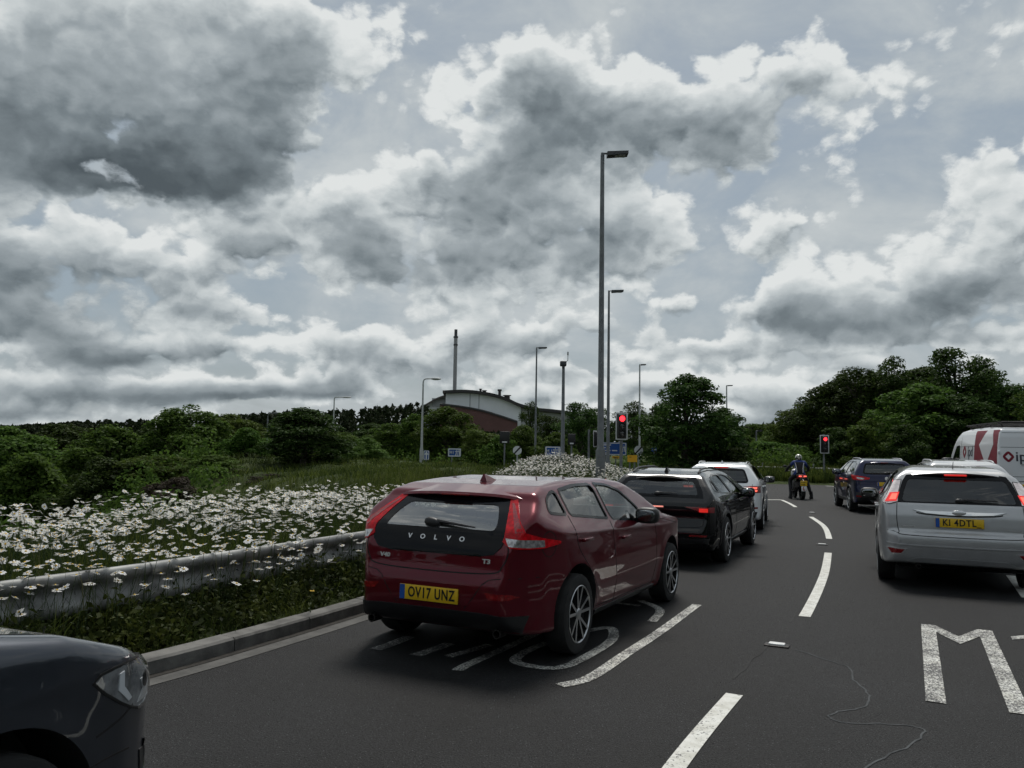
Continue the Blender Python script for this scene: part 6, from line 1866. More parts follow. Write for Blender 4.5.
    for pg in body.data.polygons:
        c = pg.center
        up = c.z > .90
        back_panel = abs(c.x) < .115 and c.z > .9 and c.y < -.1
        low_arm = abs(c.x) > .30 and c.z > .95
        mi.append(1 if (not up or back_panel and c.z < 1.36 or low_arm) else 0)
    body.data.polygons.foreach_set('material_index', np.array(mi, np.int32))
    bvh = BVHTree.FromPolygons([v.co for v in body.data.vertices], [list(p.vertices) for p in body.data.polygons])
    for sx in (-1, 1):
        pts = []
        for t in np.linspace(0, 1, 10):
            q = Vector((sx * (.105 + .05 * t ** 2), -3, .97 + .36 * t)); hh = bvh.ray_cast(q, Vector((0, 1, 0)))
            if hh[0] is not None:
                pts.append(hh[0] + Vector((0, -.004, 0)))
        st = MB(); st.tube(pts, .013, 6); st.build('jacket_piping', M_['signwhite'], per)
    hel = MB(); hel.ball((0, -.06, 1.52), (.128, .15, .135), 24)
    hp = hel.build('helmet', [mat('helmet_pale', (.50, .50, .40), .25, coat=1, col2=(.03, .035, .03), vscale=9, thr=(.50, .54))], per)
    vs = MB(); vs.ball((0, .035, 1.53), (.105, .065, .055), 14); vs.build('visor', M_['gloss'], hp)
    for sx, bx, by in ((1, .455, -.0), (-1, -.30, -.04)):
        bt = MB(); bt.box((bx, by + .06, .055), (.10, .29, .09), .035); bt.box((bx, by + .07, .018), (.105, .30, .034), .012); bt.tube([(bx, by - .02, .08), (bx - sx * .02, by, .27)], [.058, .066], 10); bt.build('boot', blk, per)
        # gloved hand: palm, four fingers closed over the grip and a thumb under it
        g = MB(); gx = sx * .375
        g.box((gx, .385, 1.018), (.085, .085, .035), .014)
        for k in range(4):
            fx = gx + (k - 1.5) * .021; ln = (.9, 1.0, .97, .8)[k]
            g.tube([(fx, .42, 1.025), (fx, .42 + .035 * ln, 1.03), (fx, .42 + .05 * ln, 1.005), (fx, .42 + .03 * ln, .982)], [.0105, .010, .009, .008], 7)
        g.tube([(gx - sx * .04, .37, 1.01), (gx - sx * .062, .405, .995), (gx - sx * .055, .43, .985)], [.013, .011, .009], 7)
        g.build('glove', blk, per)
motorcyclist()

# ================================================================== VEGETATION
def leaf_mat(name, dark, light, trans=.35, patch=None):
    m = bpy.data.materials.new(name); m.use_nodes = True
    t = m.node_tree; N = NT(t); b = t.nodes['Principled BSDF']; out = t.nodes['Material Output']
    g = N.n('ShaderNodeNewGeometry'); oi = N.n('ShaderNodeObjectInfo')
    c = N.mix(g.outputs['Random Per Island'], (*dark, 1), (*light, 1))
    if patch:
        pn = N.noise(g.outputs['Position'], patch, 5, .6)
        c = N.mix(N.sstep(pn, .36, .64), N.v('MULTIPLY', c, (.55, .58, .6)), N.v('MULTIPLY', c, (1.45, 1.25, 1.05)))
    hs = N.n('ShaderNodeHueSaturation')
    hs.inputs['Saturation'].default_value = 1.0
    N.put(hs.inputs['Hue'], N.m('MULTIPLY_ADD', N.m('SUBTRACT', oi.outputs['Random'], .5), .035, .5))
    N.put(hs.inputs['Value'], N.m('MULTIPLY_ADD', oi.outputs['Random'], .5, .75))
    N.put(hs.inputs['Color'], c)
    N.put(b.inputs['Base Color'], hs.outputs[0]); b.inputs['Roughness'].default_value = .6; b.inputs['Specular IOR Level'].default_value = .07
    tr = N.n('ShaderNodeBsdfTranslucent'); N.put(tr.inputs[0], hs.outputs[0])
    mx = N.n('ShaderNodeMixShader'); mx.inputs[0].default_value = trans
    t.links.new(b.outputs[0], mx.inputs[1]); t.links.new(tr.outputs[0], mx.inputs[2]); t.links.new(mx.outputs[0], out.inputs[0])
    return m
M_['leaf'] = leaf_mat('leaf_green', (.030, .060, .012), (.105, .172, .030), .45)
M_['leafdark'] = leaf_mat('leaf_dark_green', (.018, .038, .010), (.062, .106, .022), .35)
M_['leafpale'] = leaf_mat('leaf_pale_green', (.045, .080, .015), (.125, .185, .038), .4)
M_['leafbrown'] = leaf_mat('leaf_purple_brown', (.020, .016, .013), (.060, .045, .034), .2)
M_['bark'] = mat('bark', (.055, .045, .036), .9, var=.4, vscale=4, bump=.6, bscale=12)

def leaf_cloud(P, Nn, size, r, curl=.25):
    """many small bent leaf sprays at P facing roughly along Nn"""
    n = len(P)
    a = r.normal(size=(n, 3)); Nn = Nn + r.normal(0, .55, (n, 3)); Nn /= np.linalg.norm(Nn, axis=1)[:, None] + 1e-9
    u = np.cross(Nn, a); u /= np.linalg.norm(u, axis=1)[:, None] + 1e-9; v = np.cross(Nn, u)
    s = size * r.uniform(.55, 1.35, n)[:, None]
    asp = r.uniform(.45, .8, n)[:, None]
    p0 = P - u * s * .5; p1 = P + v * s * asp * .5 + Nn * s * .08; p2 = P + u * s * .55 - Nn * s * curl; p3 = P - v * s * asp * .5 + Nn * s * .08
    V = np.stack([p0, p1, p2, p3], 1).reshape(-1, 3)
    return V, np.arange(4 * n).reshape(n, 4)

def crown_points(r, lobes, per, droop=0.0, shell=.5):
    P, Nn = [], []
    for (c, rad) in lobes:
        k = int(per * (rad[0] * rad[2]) )
        d = r.normal(size=(k, 3)); d /= np.linalg.norm(d, axis=1)[:, None]
        d[:, 2] = np.where((d[:, 2] < -.35) & (r.random(k) < .6), -d[:, 2], d[:, 2])
        rr = 1 - np.abs(r.normal(0, .22, k)); rr = np.clip(rr, .1, 1.12)
        clump = .86 + .20 * np.sin(d[:, 0] * 5 + c[0] * 7) * np.sin(d[:, 1] * 5 + c[1] * 5) * np.sin(d[:, 2] * 6 + c[2])
        p = np.array(c) + d * np.array(rad) * (rr * clump)[:, None]
        if droop:
            p[:, 2] -= droop * r.random(k) * np.hypot(d[:, 0], d[:, 1])
        P.append(p); Nn.append(d + np.array([0, 0, .45]))
    return np.concatenate(P), np.concatenate(Nn)

def tree_variant(kind_, seed):
    """unit tree 10 m tall: crown mesh and trunk mesh"""
    r = np.random.default_rng(seed); lobes = []
    H = 10.0
    if kind_ == 'round':
        base, W, n, size, per = 1.2, 4.1, 50, .27, 210
        for i in range(n):
            z = r.uniform(0, 1); ang = r.uniform(0, 2 * np.pi); prof = math.sin(math.pi * min(1, (z * .84 + .16))) ** .65
            rr = W * prof * r.uniform(.45, .82); rad = r.uniform(.95, 1.7) * (1.05 - .35 * z)
            lobes.append(((rr * math.cos(ang), rr * math.sin(ang), base + z * (H - base - .9)), (rad, rad, rad * .78)))
        lobes += [((0, 0, 4.6), (3.0, 3.0, 2.8)), ((0, 0, 6.6), (2.5, 2.5, 2.4))]
    elif kind_ == 'dense':
        base, W, n, size, per = .4, 3.7, 64, .25, 230
        for i in range(n):
            z = r.uniform(0, 1); ang = r.uniform(0, 2 * np.pi); prof = (1 - z ** 2.2) ** .55 * (.75 + .25 * min(1, z * 4))
            rr = W * prof * r.uniform(.6, .86); rad = r.uniform(.75, 1.3) * (1.05 - .3 * z)
            lobes.append(((rr * math.cos(ang), rr * math.sin(ang), base + .4 + z * (H - base - 1.2)), (rad, rad, rad * .8)))
        lobes += [((0, 0, 3.0), (3.1, 3.1, 2.8)), ((0, 0, 5.6), (2.5, 2.5, 2.4)), ((0, 0, 7.6), (1.6, 1.6, 2.0))]
    elif kind_ == 'airy':
        base, W, n, size, per = 1.6, 3.4, 44, .22, 250
        for i in range(n):
            z = r.uniform(0, 1) ** .8; ang = r.uniform(0, 2 * np.pi); prof = math.sin(math.pi * min(1, (z * .78 + .2))) ** .7
            rr = W * prof * r.uniform(.35, 1.0); rad = r.uniform(.55, 1.05)
            lobes.append(((rr * math.cos(ang), rr * math.sin(ang), base + z * (H - base - .6)), (rad * 1.05, rad * 1.05, rad * .72)))
        lobes += [((0, 0, 4.0), (2.2, 2.2, 2.6)), ((.4, .2, 6.4), (1.6, 1.6, 1.8))]
    else:
        base, W, n, size, per = .1, 5.0, 44, .34, 140
        for i in range(n):
            z = r.uniform(0, 1); ang = r.uniform(0, 2 * np.pi); prof = (1 - z ** 2) ** .5
            rr = W * prof * r.uniform(.3, .9); rad = r.uniform(1.1, 2.2) * (1 - .3 * z)
            lobes.append(((rr * math.cos(ang), rr * math.sin(ang), .8 + z * (H - 2.2)), (rad, rad, rad * .85)))
        lobes.append(((0, 0, 3.5), (3.4, 3.4, 3.2)))
    P, Nn = crown_points(r, lobes, per, .5 if kind_ == 'airy' else .12)
    keep = P[:, 2] > .1
    V, F = leaf_cloud(P[keep], Nn[keep], size, r)
    zmax = np.percentile(V[:, 2], 99.7); V *= H / zmax
    mb = MB()
    if kind_ == 'bush':
        for i in range(7):
            a = r.uniform(0, 6.28); mb.tube([(0, 0, -.3), (.5 * math.cos(a), .5 * math.sin(a), 1.5), (2.2 * math.cos(a), 2.2 * math.sin(a), 5.0)], [.13, .10, .04], 6)
    else:
        tr = .24 if kind_ != 'airy' else .19
        pts = [(0, 0, -.4), (.03, .0, .0), (.08, .05, H * .22), (-.06, .10, H * .45), (.05, 0, H * .68), (.0, .05, H * .9)]
        mb.tube(pts, [tr * 1.5, tr * 1.2, tr, tr * .72, tr * .42, .04], 9)
        for (c, rad) in lobes[:26]:
            z0 = max(base * .9, c[2] * r.uniform(.45, .75)); mid = (c[0] * .45, c[1] * .45, z0 + (c[2] - z0) * .62)
            mb.tube([(0, 0, z0), mid, (c[0] * .9, c[1] * .9, c[2])], [.10, .065, .025], 5, cap=False)
    return V, F, mb
TREE_SRC = {}
def tree_mesh(kind_, seed, mname):
    key = (kind_, seed, mname)
    if key not in TREE_SRC:
        base = (kind_, seed)
        if base not in TREE_SRC:
            TREE_SRC[base] = tree_variant(kind_, seed)
        V, F, mb = TREE_SRC[base]
        c = mk_np('crown', V, F, M_[mname]); t = mb.build('trunk', M_['bark'])
        TREE_SRC[key] = (c.data, t.data); bpy.data.objects.remove(c); bpy.data.objects.remove(t)
        w = np.percentile(np.abs(V[:, 0]), 97) * 2
        TREE_SRC[key] = (*TREE_SRC[key], w)
    return TREE_SRC[key]

def tree(px, top, d, wpx, kind_, mname, label, seed=0, name='tree', cat='tree', group=None, zoff=0.0):
    x = at(px, d); z0 = tz(x, d) + zoff; H = height_at(px, top, d) - z0
    c, t, w = tree_mesh(kind_, seed, mname)
    root = thing(name, label, cat, (x, d, z0), (px * .37 + d * .11) % 6.28, group)
    s = wpx * d / CAM_F / w
    root.scale = (s, s, H / 10.0)
    link('crown', c, root); link('trunk', t, root)
    return root
TR = [
 # left wood, in the hollow
 (8,428,62,112,'round','leaf','broad green tree at the outer end of the left wood',1),(62,425,90,95,'round','leafdark','dark rounded tree behind the outer end of the left wood',2),
 (108,427,60,86,'round','leaf','mid green tree in the left wood, lower than the tallest one beside it',3),(150,428,75,62,'dense','leafdark','dark narrow tree just left of the tallest tree in the left wood',4),
 (188,407,60,92,'round','leaf','tallest tree of the left wood with an uneven domed top',5),(232,415,66,64,'round','leafpale','paler round-topped tree just right of the tallest tree in the left wood',1),
 (246,428,52,46,'bush','leaf','bushy green tree left of the grey column on the bank',6),(304,408.5,48,80,'dense','leafdark','dense dark tree standing alone on the left bank',7),
 (30,455,46,110,'bush','leaf','low spreading green bush below the outer end of the left wood',6),(100,458,44,90,'bush','leafdark','dark spreading bush in front of the left wood, below the mid green tree',8),
 (158,456,46,80,'bush','leaf','green bush in front of the left wood, below the tallest tree',9),(213,455,44,56,'bush','leafpale','pale green bush at the right foot of the left wood',6),
 (273,474,40,42,'bush','leafbrown','purple-brown shrub at the left foot of the dense dark tree',8),(176,478,36,50,'bush','leafbrown','purple-brown shrub low in the hollow before the left wood',9),
 (340,432,74,44,'bush','leaf','green bushy tree just right of the dense dark tree',9),(366,438,70,44,'bush','leafpale','pale green bush left of the white lamp column',8),
 (392,424,82,52,'round','leaf','green tree just left of the white lamp column',2),(372,424,98,50,'round','leafdark','dark tree behind the pale bush left of the white lamp column',3),
 # in front of the hall
 (447,407.5,76,58,'round','leaf','light round tree in front of the left end of the hall',4),(414,415,80,48,'bush','leaf','green tree behind the white lamp column',6),(478,430,72,44,'bush','leafpale','pale bushes below the maroon wall of the hall',9),
 (498,436,66,40,'bush','leaf','green bush behind the round striped sign below the hall',8),(530,402,92,34,'airy','leafdark','slim airy dark tree before the right end of the white wall',11),
 (523,426,70,40,'round','leaf','green tree between the two blue motorway signs',3),(549,416,86,42,'airy','leafdark','airy dark tree right of the flat-headed column at the hall',12),
 (556,433,62,46,'bush','leaf','green bush behind the blue motorway sign on the white post',6),(579,403,74,46,'airy','leafdark','airy dark tree just left of the tallest lamp column',13),
 (594,408,84,46,'airy','leafdark','tall airy tree seen behind the tallest lamp column',12),(633,402,82,52,'airy','leafdark','airy dark tree between the red signal and the big round tree',11),(659,404,90,40,'round','leafdark','dark tree half covered by the big round tree on its left',3),
 (686,376,54,84,'dense','leafdark','big round dark tree at the centre of the far verge',4),(722,408,58,54,'dense','leafdark','smaller dark tree on the right shoulder of the big round tree',7),
 # right bank
 (845,379,66,66,'dense','leafdark','dense dark tree filling the dip right of the tree above the far traffic light',4),(879,374,64,72,'dense','leaf','dense tree between the two airy trees on the right bank',7),(928,368,63,80,'dense','leafdark','dense dark tree behind the broad green one in the middle of the right bank',4),(992,386,64,74,'dense','leafdark','dense dark tree behind the shoulder of the tallest airy tree',7),
 (752,424,96,56,'airy','leaf','distant thin tree in the gap right of the big round tree',13),(778,428,88,46,'round','leafpale','distant pale green tree in the gap above the motorcyclist',5),(800,404,68,62,'round','leaf','green tree at the left end of the right-hand bank',1),
 (826,386,62,62,'round','leafdark','dark green tree above the far traffic light',2),(862,369,60,78,'airy','leafdark','tall airy tree with drooping outline on the right bank',12),(893,358,58,74,'airy','leafdark','tall airy tree at the middle of the right bank',11),
 (920,385,52,92,'round','leaf','broad green tree bulging forward in the middle of the right bank',4),(958,349,57,84,'airy','leafdark','tallest airy tree above the white van',13),(985,372,60,60,'airy','leafdark','airy tree on the right shoulder of the tallest one',12),
 (962,396,50,84,'dense','leafdark','dark full tree directly behind the white van',7),(1016,386,54,62,'round','leafdark','dark tree at the outer end of the right bank',3),(1045,378,50,70,'airy','leaf','airy tree mostly out of view at the outer end of the right bank',11),
 (870,420,50,60,'bush','leaf','green bush between the far traffic light and the blue crossover',8),(835,428,52,56,'bush','leafdark','dark bush directly behind the far traffic light',6),(770,442,60,60,'bush','leaf','green hedge bush behind the motorcyclist',9),(905,425,47,60,'bush','leafdark','dark bush above the silver hatchback roof',6),
 (716,440,55,56,'bush','leafdark','dark bush at the foot of the big round tree',8),(278,455,60,30,'bush','leaf','small green bush beside the small blue sign on the left bank',9),(461,462,44,16,'bush','leafdark','small dark shrub on the grass below the left motorway sign',6),(474,464,46,10,'bush','leafdark','tiny dark shrub on the grass right of the small dark shrub',8)]
for (px, top, d, w, k, m, lab, sd) in TR:
    bush = k == 'bush'
    tree(px, top, d, w, k, m, lab, sd, 'bush' if bush else 'tree', 'bush' if bush else 'tree', 'bushes round the junction' if bush else 'trees round the junction')

# distant wood on the ridge
def far_wood():
    r = np.random.default_rng(5); P, Nn = [], []
    def band(px0, px1, d, ytop, n, hh):
        for i in range(n):
            px = r.uniform(px0, px1); dd = d * r.uniform(.92, 1.15); x = at(px, dd); z0 = tz(x, dd); top = height_at(px, np.interp(px, *ytop) + r.normal(0, 1.1), dd)
            h = max(3, top - z0); w = r.uniform(1.2, 2.4) * hh
            k = int(60 * hh)
            t = r.random(k) ** .8; a = r.uniform(0, 6.28, k); rr = w * (1 - t ** 2) ** .6 * (1 - np.abs(r.normal(0, .2, k)))
            p = np.stack([x + rr * np.cos(a), dd + rr * np.sin(a), z0 + h * t], 1); P.append(p)
            Nn.append(np.stack([np.cos(a), np.sin(a), .5 + 0 * a], 1))
    band(215, 425, 250, ([210, 240, 330, 430], [417, 415, 411, 404]), 150, 1.3)
    band(-60, 180, 270, ([-60, 60, 120, 180], [430, 424, 421, 422]), 120, 1.8)
    band(120, 330, 170, ([120, 330], [434, 428]), 60, 1.8)
    band(720, 1100, 130, ([720, 790, 1100], [430, 424, 400]), 70, 2.0)
    band(560, 720, 160, ([560, 720], [420, 424]), 50, 1.6)
    band(400, 580, 150, ([400, 580], [432, 436]), 50, 1.4)
    P = np.concatenate(P); Nn = np.concatenate(Nn); V, F = leaf_cloud(P, Nn, 1.3, r)
    o = mk_np('far_wood', V, F, leaf_mat('far_leaf', (.016, .028, .012), (.034, .052, .022), .2)); kind(o, 'stuff'); o['label'] = 'dark distant wood along the skyline'
far_wood()

def unseen_wood():  # tree belt outside the view, added as a dark band for car reflections
    r = np.random.default_rng(15); P, Nn = [], []
    for i in range(170):
        a = R(r.uniform(52, 275)); d = r.uniform(48, 70); x, y = d * math.sin(a), d * math.cos(a)
        h, w = r.uniform(7, 13), r.uniform(3, 5); k = 90
        t = r.random(k); q = r.uniform(0, 6.28, k); rr = w * np.sqrt(np.maximum(0, 1 - (2 * t - .9) ** 2 * .8))
        P.append(np.stack([x + rr * np.cos(q), y + rr * np.sin(q), h * t], 1)); Nn.append(np.stack([np.cos(q), np.sin(q), .4 + 0 * q], 1))
    V, F = leaf_cloud(np.concatenate(P), np.concatenate(Nn), 2.0, r)
    o = mk_np('unseen_wood', V, F, M_['leafdark']); kind(o, 'stuff'); o['label'] = 'unseen belt of dark trees added to darken reflections in the cars'
unseen_wood()

def undergrowth():
    r = np.random.default_rng(9); P, Nn = [], []
    def clump(x, y, w, h, k):
        z0 = tz(x, y); t = r.random(k); a = r.uniform(0, 6.28, k); rr = w * (1 - t ** 2) ** .5 * r.uniform(.5, 1, k)
        P.append(np.stack([x + rr * np.cos(a), y + rr * np.sin(a), z0 + h * t * r.uniform(.7, 1.1, k)], 1)); Nn.append(np.stack([np.cos(a), np.sin(a), .8 + 0 * a], 1))
    for i in range(150):                       # hollow on the left
        d = r.uniform(24, 60); px = r.uniform(-60, 215 - max(0, d - 40) * .6); clump(at(px, d), d, r.uniform(1, 2.2), r.uniform(1.0, 2.6), 240)
    for i in range(120):                       # foot of the hedge on the far verge
        t = r.random(); px = 650 + t * 420; d = np.interp(px, [650, 760, 900, 1080], [60, 53, 49, 43]) + r.uniform(-1, 8); clump(at(px, d), d, r.uniform(.8, 1.8), r.uniform(.6, 1.7) if px > 760 else r.uniform(.8, 1.8), 90)
    for i in range(70):
        px = r.uniform(395, 640); d = r.uniform(64, 90); clump(at(px, d), d, r.uniform(1, 2.0), r.uniform(.9, 2.2), 90)
    P_ = np.concatenate(P); N_ = np.concatenate(Nn); V, F = leaf_cloud(P_, N_, .20, r)
    o = mk_np('undergrowth', V, F, M_['leaf']); kind(o, 'stuff'); o['label'] = 'tangled green undergrowth below the trees'
undergrowth()

# ---------------------------------------------------------------- grass
def blades(X, Y, h, w, lean, r, seg=2):
    n = len(X); Z = terrain_z(X, Y)
    a = r.uniform(0, 6.28, n); la = r.uniform(0, 6.28, n); l = lean * r.uniform(.2, 1, n) * h
    hh = h
    base = np.stack([X, Y, Z - .02], 1); sd = np.stack([np.cos(a), np.sin(a), 0 * a], 1) * (w / 2)[:, None]
    tip = base + np.stack([np.cos(la) * l, np.sin(la) * l, hh], 1); mid = base + np.stack([np.cos(la) * l * .3, np.sin(la) * l * .3, hh * .6], 1)
    V = np.stack([base - sd, base + sd, mid + sd * .75, tip, mid - sd * .75], 1).reshape(-1, 3)
    i0 = np.arange(n) * 5
    F = np.concatenate([np.stack([i0, i0 + 1, i0 + 2, i0 + 4], 1), np.stack([i0 + 4, i0 + 2, i0 + 3, i0 + 3], 1)])
    return V, F
def tri_fix(V, F):
    q = F[F[:, 2] != F[:, 3]]; t = F[F[:, 2] == F[:, 3]][:, :3]
    return V, np.concatenate([q[:, [0, 1, 2]], q[:, [0, 2, 3]], t])
M_['blade'] = leaf_mat('grass_blade', (.028, .047, .011), (.095, .130, .034), .4, .8)
M_['straw'] = leaf_mat('grass_seed_head', (.075, .075, .035), (.16, .15, .075), .3)
M_['weed'] = leaf_mat('weed_leaf', (.018, .034, .010), (.060, .092, .024), .3, 2.2)
rk = resample(kerb_line, .05)
def verge_points(n, s0, s1, y0, y1, r, bias=1.0):
    """random points on the verge, s metres left of the kerb face"""
    sel = rk[(rk[:, 1] > y0) & (rk[:, 1] < y1)]
    tt = np.gradient(sel, axis=0); tt /= np.linalg.norm(tt, axis=1)[:, None]
    i = r.integers(0, len(sel), n); s = s0 + (s1 - s0) * r.random(n) ** bias
    return sel[i, 0] - tt[i, 1] * s, sel[i, 1] + tt[i, 0] * s, s
def grass():
    r = np.random.default_rng(21); Vs, Fs, off = [], [], 0
    def add(X, Y, h, w, lean):
        nonlocal off
        V, F = tri_fix(*blades(X, Y, h, w, lean, r)); Vs.append(V); Fs.append(F + off); off += len(V)
    X, Y, s = verge_points(17000, .17, 1.3, 3.0, 16, r); pt = .35 + .65 * np.clip(.5 + .5 * np.sin(X * 5.1 + 2 * np.sin(Y * 3.3)) + .4 * np.sin(Y * 7.7 + X * 3), 0, 1); kk = r.random(len(X)) < pt; X, Y, s, pt = X[kk], Y[kk], s[kk], pt[kk]; add(X, Y, r.uniform(.08, .46, len(X)) * pt * np.clip(s / .5, .3, 1), r.uniform(.004, .012, len(X)), 1.1)
    X, Y, s = verge_points(40000, .95, 6.5, 2.0, 17, r); add(X, Y, r.uniform(.25, .62, len(X)), r.uniform(.008, .016, len(X)), .5)
    X, Y, s = verge_points(30000, .2, 9, 15, 33, r); add(X, Y, r.uniform(.20, .48, len(X)), r.uniform(.012, .024, len(X)), .5)
    n = 60000
    d = 14 + 75 * r.random(n) ** 1.6; px = r.uniform(225, 665, n); X = np.array([at(p, q) for p, q in zip(px[:1], d[:1])])
    X = (px - 512) / CAM_F * d; keep = sd_poly(np.stack([X, d], 1), road_poly) > .3
    X, Y = X[keep], d[keep]; sc = np.clip(Y / 22, .8, 3.2)
    patchy = .55 + .45 * np.sin(X * .9 + np.sin(Y * .5) * 2) * np.sin(Y * .7 + X * .3)
    add(X, Y, r.uniform(.16, .42, len(X)) * (.6 + .6 * patchy), .02 * sc * r.uniform(.6, 1.3, len(X)), .8)
    n = 26000
    px = r.uniform(640, 1060, n); d = np.interp(px, [640, 750, 850, 1060], [52, 46.5, 44.6, 38]) + 9 * r.random(n) ** 1.3; X = (px - 512) / CAM_F * d
    keep = sd_poly(np.stack([X, d], 1), road_poly) > .15; X, Y = X[keep], d[keep]
    add(X, Y, r.uniform(.25, .75, len(X)), r.uniform(.03, .07, len(X)), .5)
    o = mk_np('grass', np.concatenate(Vs), np.concatenate(Fs), M_['blade']); kind(o, 'stuff'); o['label'] = 'long uncut grass on the verge and banks'
    r3 = np.random.default_rng(8)
    X, Y, s = verge_points(5200, .52, 1.5, 2.0, 13, r3); kk = r3.random(len(X)) < .3 + .7 * (np.sin(X * 3.1 + Y * 1.4) * np.sin(Y * 2.3 - X) > 0); X, Y = X[kk], Y[kk]
    V, F = tri_fix(*blades(X, Y, r3.uniform(.28, .66, len(X)), r3.uniform(.004, .009, len(X)), .6, r3))
    o = mk_np('tall_weeds', V, F, M_['weed']); kind(o, 'stuff'); o['label'] = 'tall thin weeds standing against the barrier'
    # seed heads
    r2 = np.random.default_rng(3); X, Y, s = verge_points(2600, .6, 7, 2.5, 30, r2); Z = terrain_z(X, Y); h = r2.uniform(.45, .85, len(X))
    Vs, Fs, off = [], [], 0
    V, F = tri_fix(*blades(X, Y, h, np.full(len(X), .006), .25, r2)); Vs.append(V); Fs.append(F)
    o = mk_np('seed_grass', np.concatenate(Vs), np.concatenate(Fs), M_['straw']); kind(o, 'stuff'); o['label'] = 'thin pale grass stalks gone to seed'
    # broad leaved weeds before the barrier
    X, Y, s = verge_points(30000, .19, 1.5, 3.0, 15, r2); kk = r2.random(len(X)) < .35 + .65 * (np.sin(X * 4.3 + Y * 2.2) * np.sin(Y * 3.9 - X) > -.1); X, Y, s = X[kk], Y[kk], s[kk]; k = len(X)
    zz = terrain_z(X, Y) + r2.uniform(.02, .42, k) * np.clip(s / .6, .22, 1) * r2.uniform(.4, 1, k)
    V, F = leaf_cloud(np.stack([X, Y, zz], 1), np.stack([r2.normal(0, .4, k), r2.normal(-.2, .4, k), np.full(k, .9)], 1), .058, r2)
    o = mk_np('verge_weeds', V, F, M_['weed']); kind(o, 'stuff'); o['label'] = 'broad leaved weeds crowding the kerb'
grass()

# ---------------------------------------------------------------- ox-eye daisies
M_['petal'] = mat('daisy_petal', (.88, .88, .86), .6)
_t = M_['petal'].node_tree; _N = NT(_t); _tr = _N.n('ShaderNodeBsdfTranslucent'); _tr.inputs[0].default_value = (.80, .80, .76, 1); _ad = _N.n('ShaderNodeMixShader'); _ad.inputs[0].default_value = .38
_t.links.new(_t.nodes['Principled BSDF'].outputs[0], _ad.inputs[1]); _t.links.new(_tr.outputs[0], _ad.inputs[2]); _t.links.new(_ad.outputs[0], _t.nodes['Material Output'].inputs[0])
M_['disc_y'] = mat('daisy_centre', (.62, .38, .01), .7)
M_['stem'] = mat('daisy_stem', (.035, .062, .014), .7)
def head_geo(r, rad=.034, npet=11):
    V, F = [], []
    for i in range(npet):
        a = 2 * math.pi * i / npet + r.uniform(-.1, .1); ln = rad * r.uniform(.85, 1.1); wd = .55 / npet * 2 * math.pi * .78
        dz = r.uniform(-.006, .002); b = len(V)
        for (q, aa) in ((.26, -wd * .8), (.72, -wd * 1.08), (1.0, -wd * .5), (1.0, wd * .5), (.72, wd * 1.08), (.26, wd * .8)):
            V.append((ln * q * math.cos(a + aa * (1 if q > .5 else 1)), ln * q * math.sin(a + aa), .002 + dz * q))
        F.append(tuple(range(b, b + 6)))
    return np.array(V), F
def centre_geo(rad=.0085):
    V = [(0, 0, .0085)] + [(rad * .7 * math.cos(a), rad * .7 * math.sin(a), .0065) for a in np.linspace(0, 2 * math.pi, 9)[:-1]] + [(rad * math.cos(a), rad * math.sin(a), .001) for a in np.linspace(0, 2 * math.pi, 9)[:-1]]
    F = [(0, 1 + i, 1 + (i + 1) % 8) for i in range(8)] + [(1 + i, 9 + i, 9 + (i + 1) % 8, 1 + (i + 1) % 8) for i in range(8)]
    return V, F
def stem_geo(r, h, bend):
    mb = MB(); pts = [(0, 0, -.02), (bend[0] * .2, bend[1] * .2, h * .45), (bend[0] * .6, bend[1] * .6, h * .78), (bend[0], bend[1], h)]
    mb.tube(pts, [.0032, .0028, .0022, .002], 4, cap=False)
    for z in (.12, .25, .4):
        a = r.uniform(0, 6.28); l = .06 * r.uniform(.7, 1.2); c, s = math.cos(a), math.sin(a); b = np.array([bend[0] * .3, bend[1] * .3, h * z])
        mb.add([tuple(b), tuple(b + np.array([c * l * .5 - s * .008, s * l * .5 + c * .008, .02])), tuple(b + np.array([c * l, s * l, .015])), tuple(b + np.array([c * l * .5 + s * .008, s * l * .5 - c * .008, .02]))], [(0, 1, 2, 3)])
    return mb
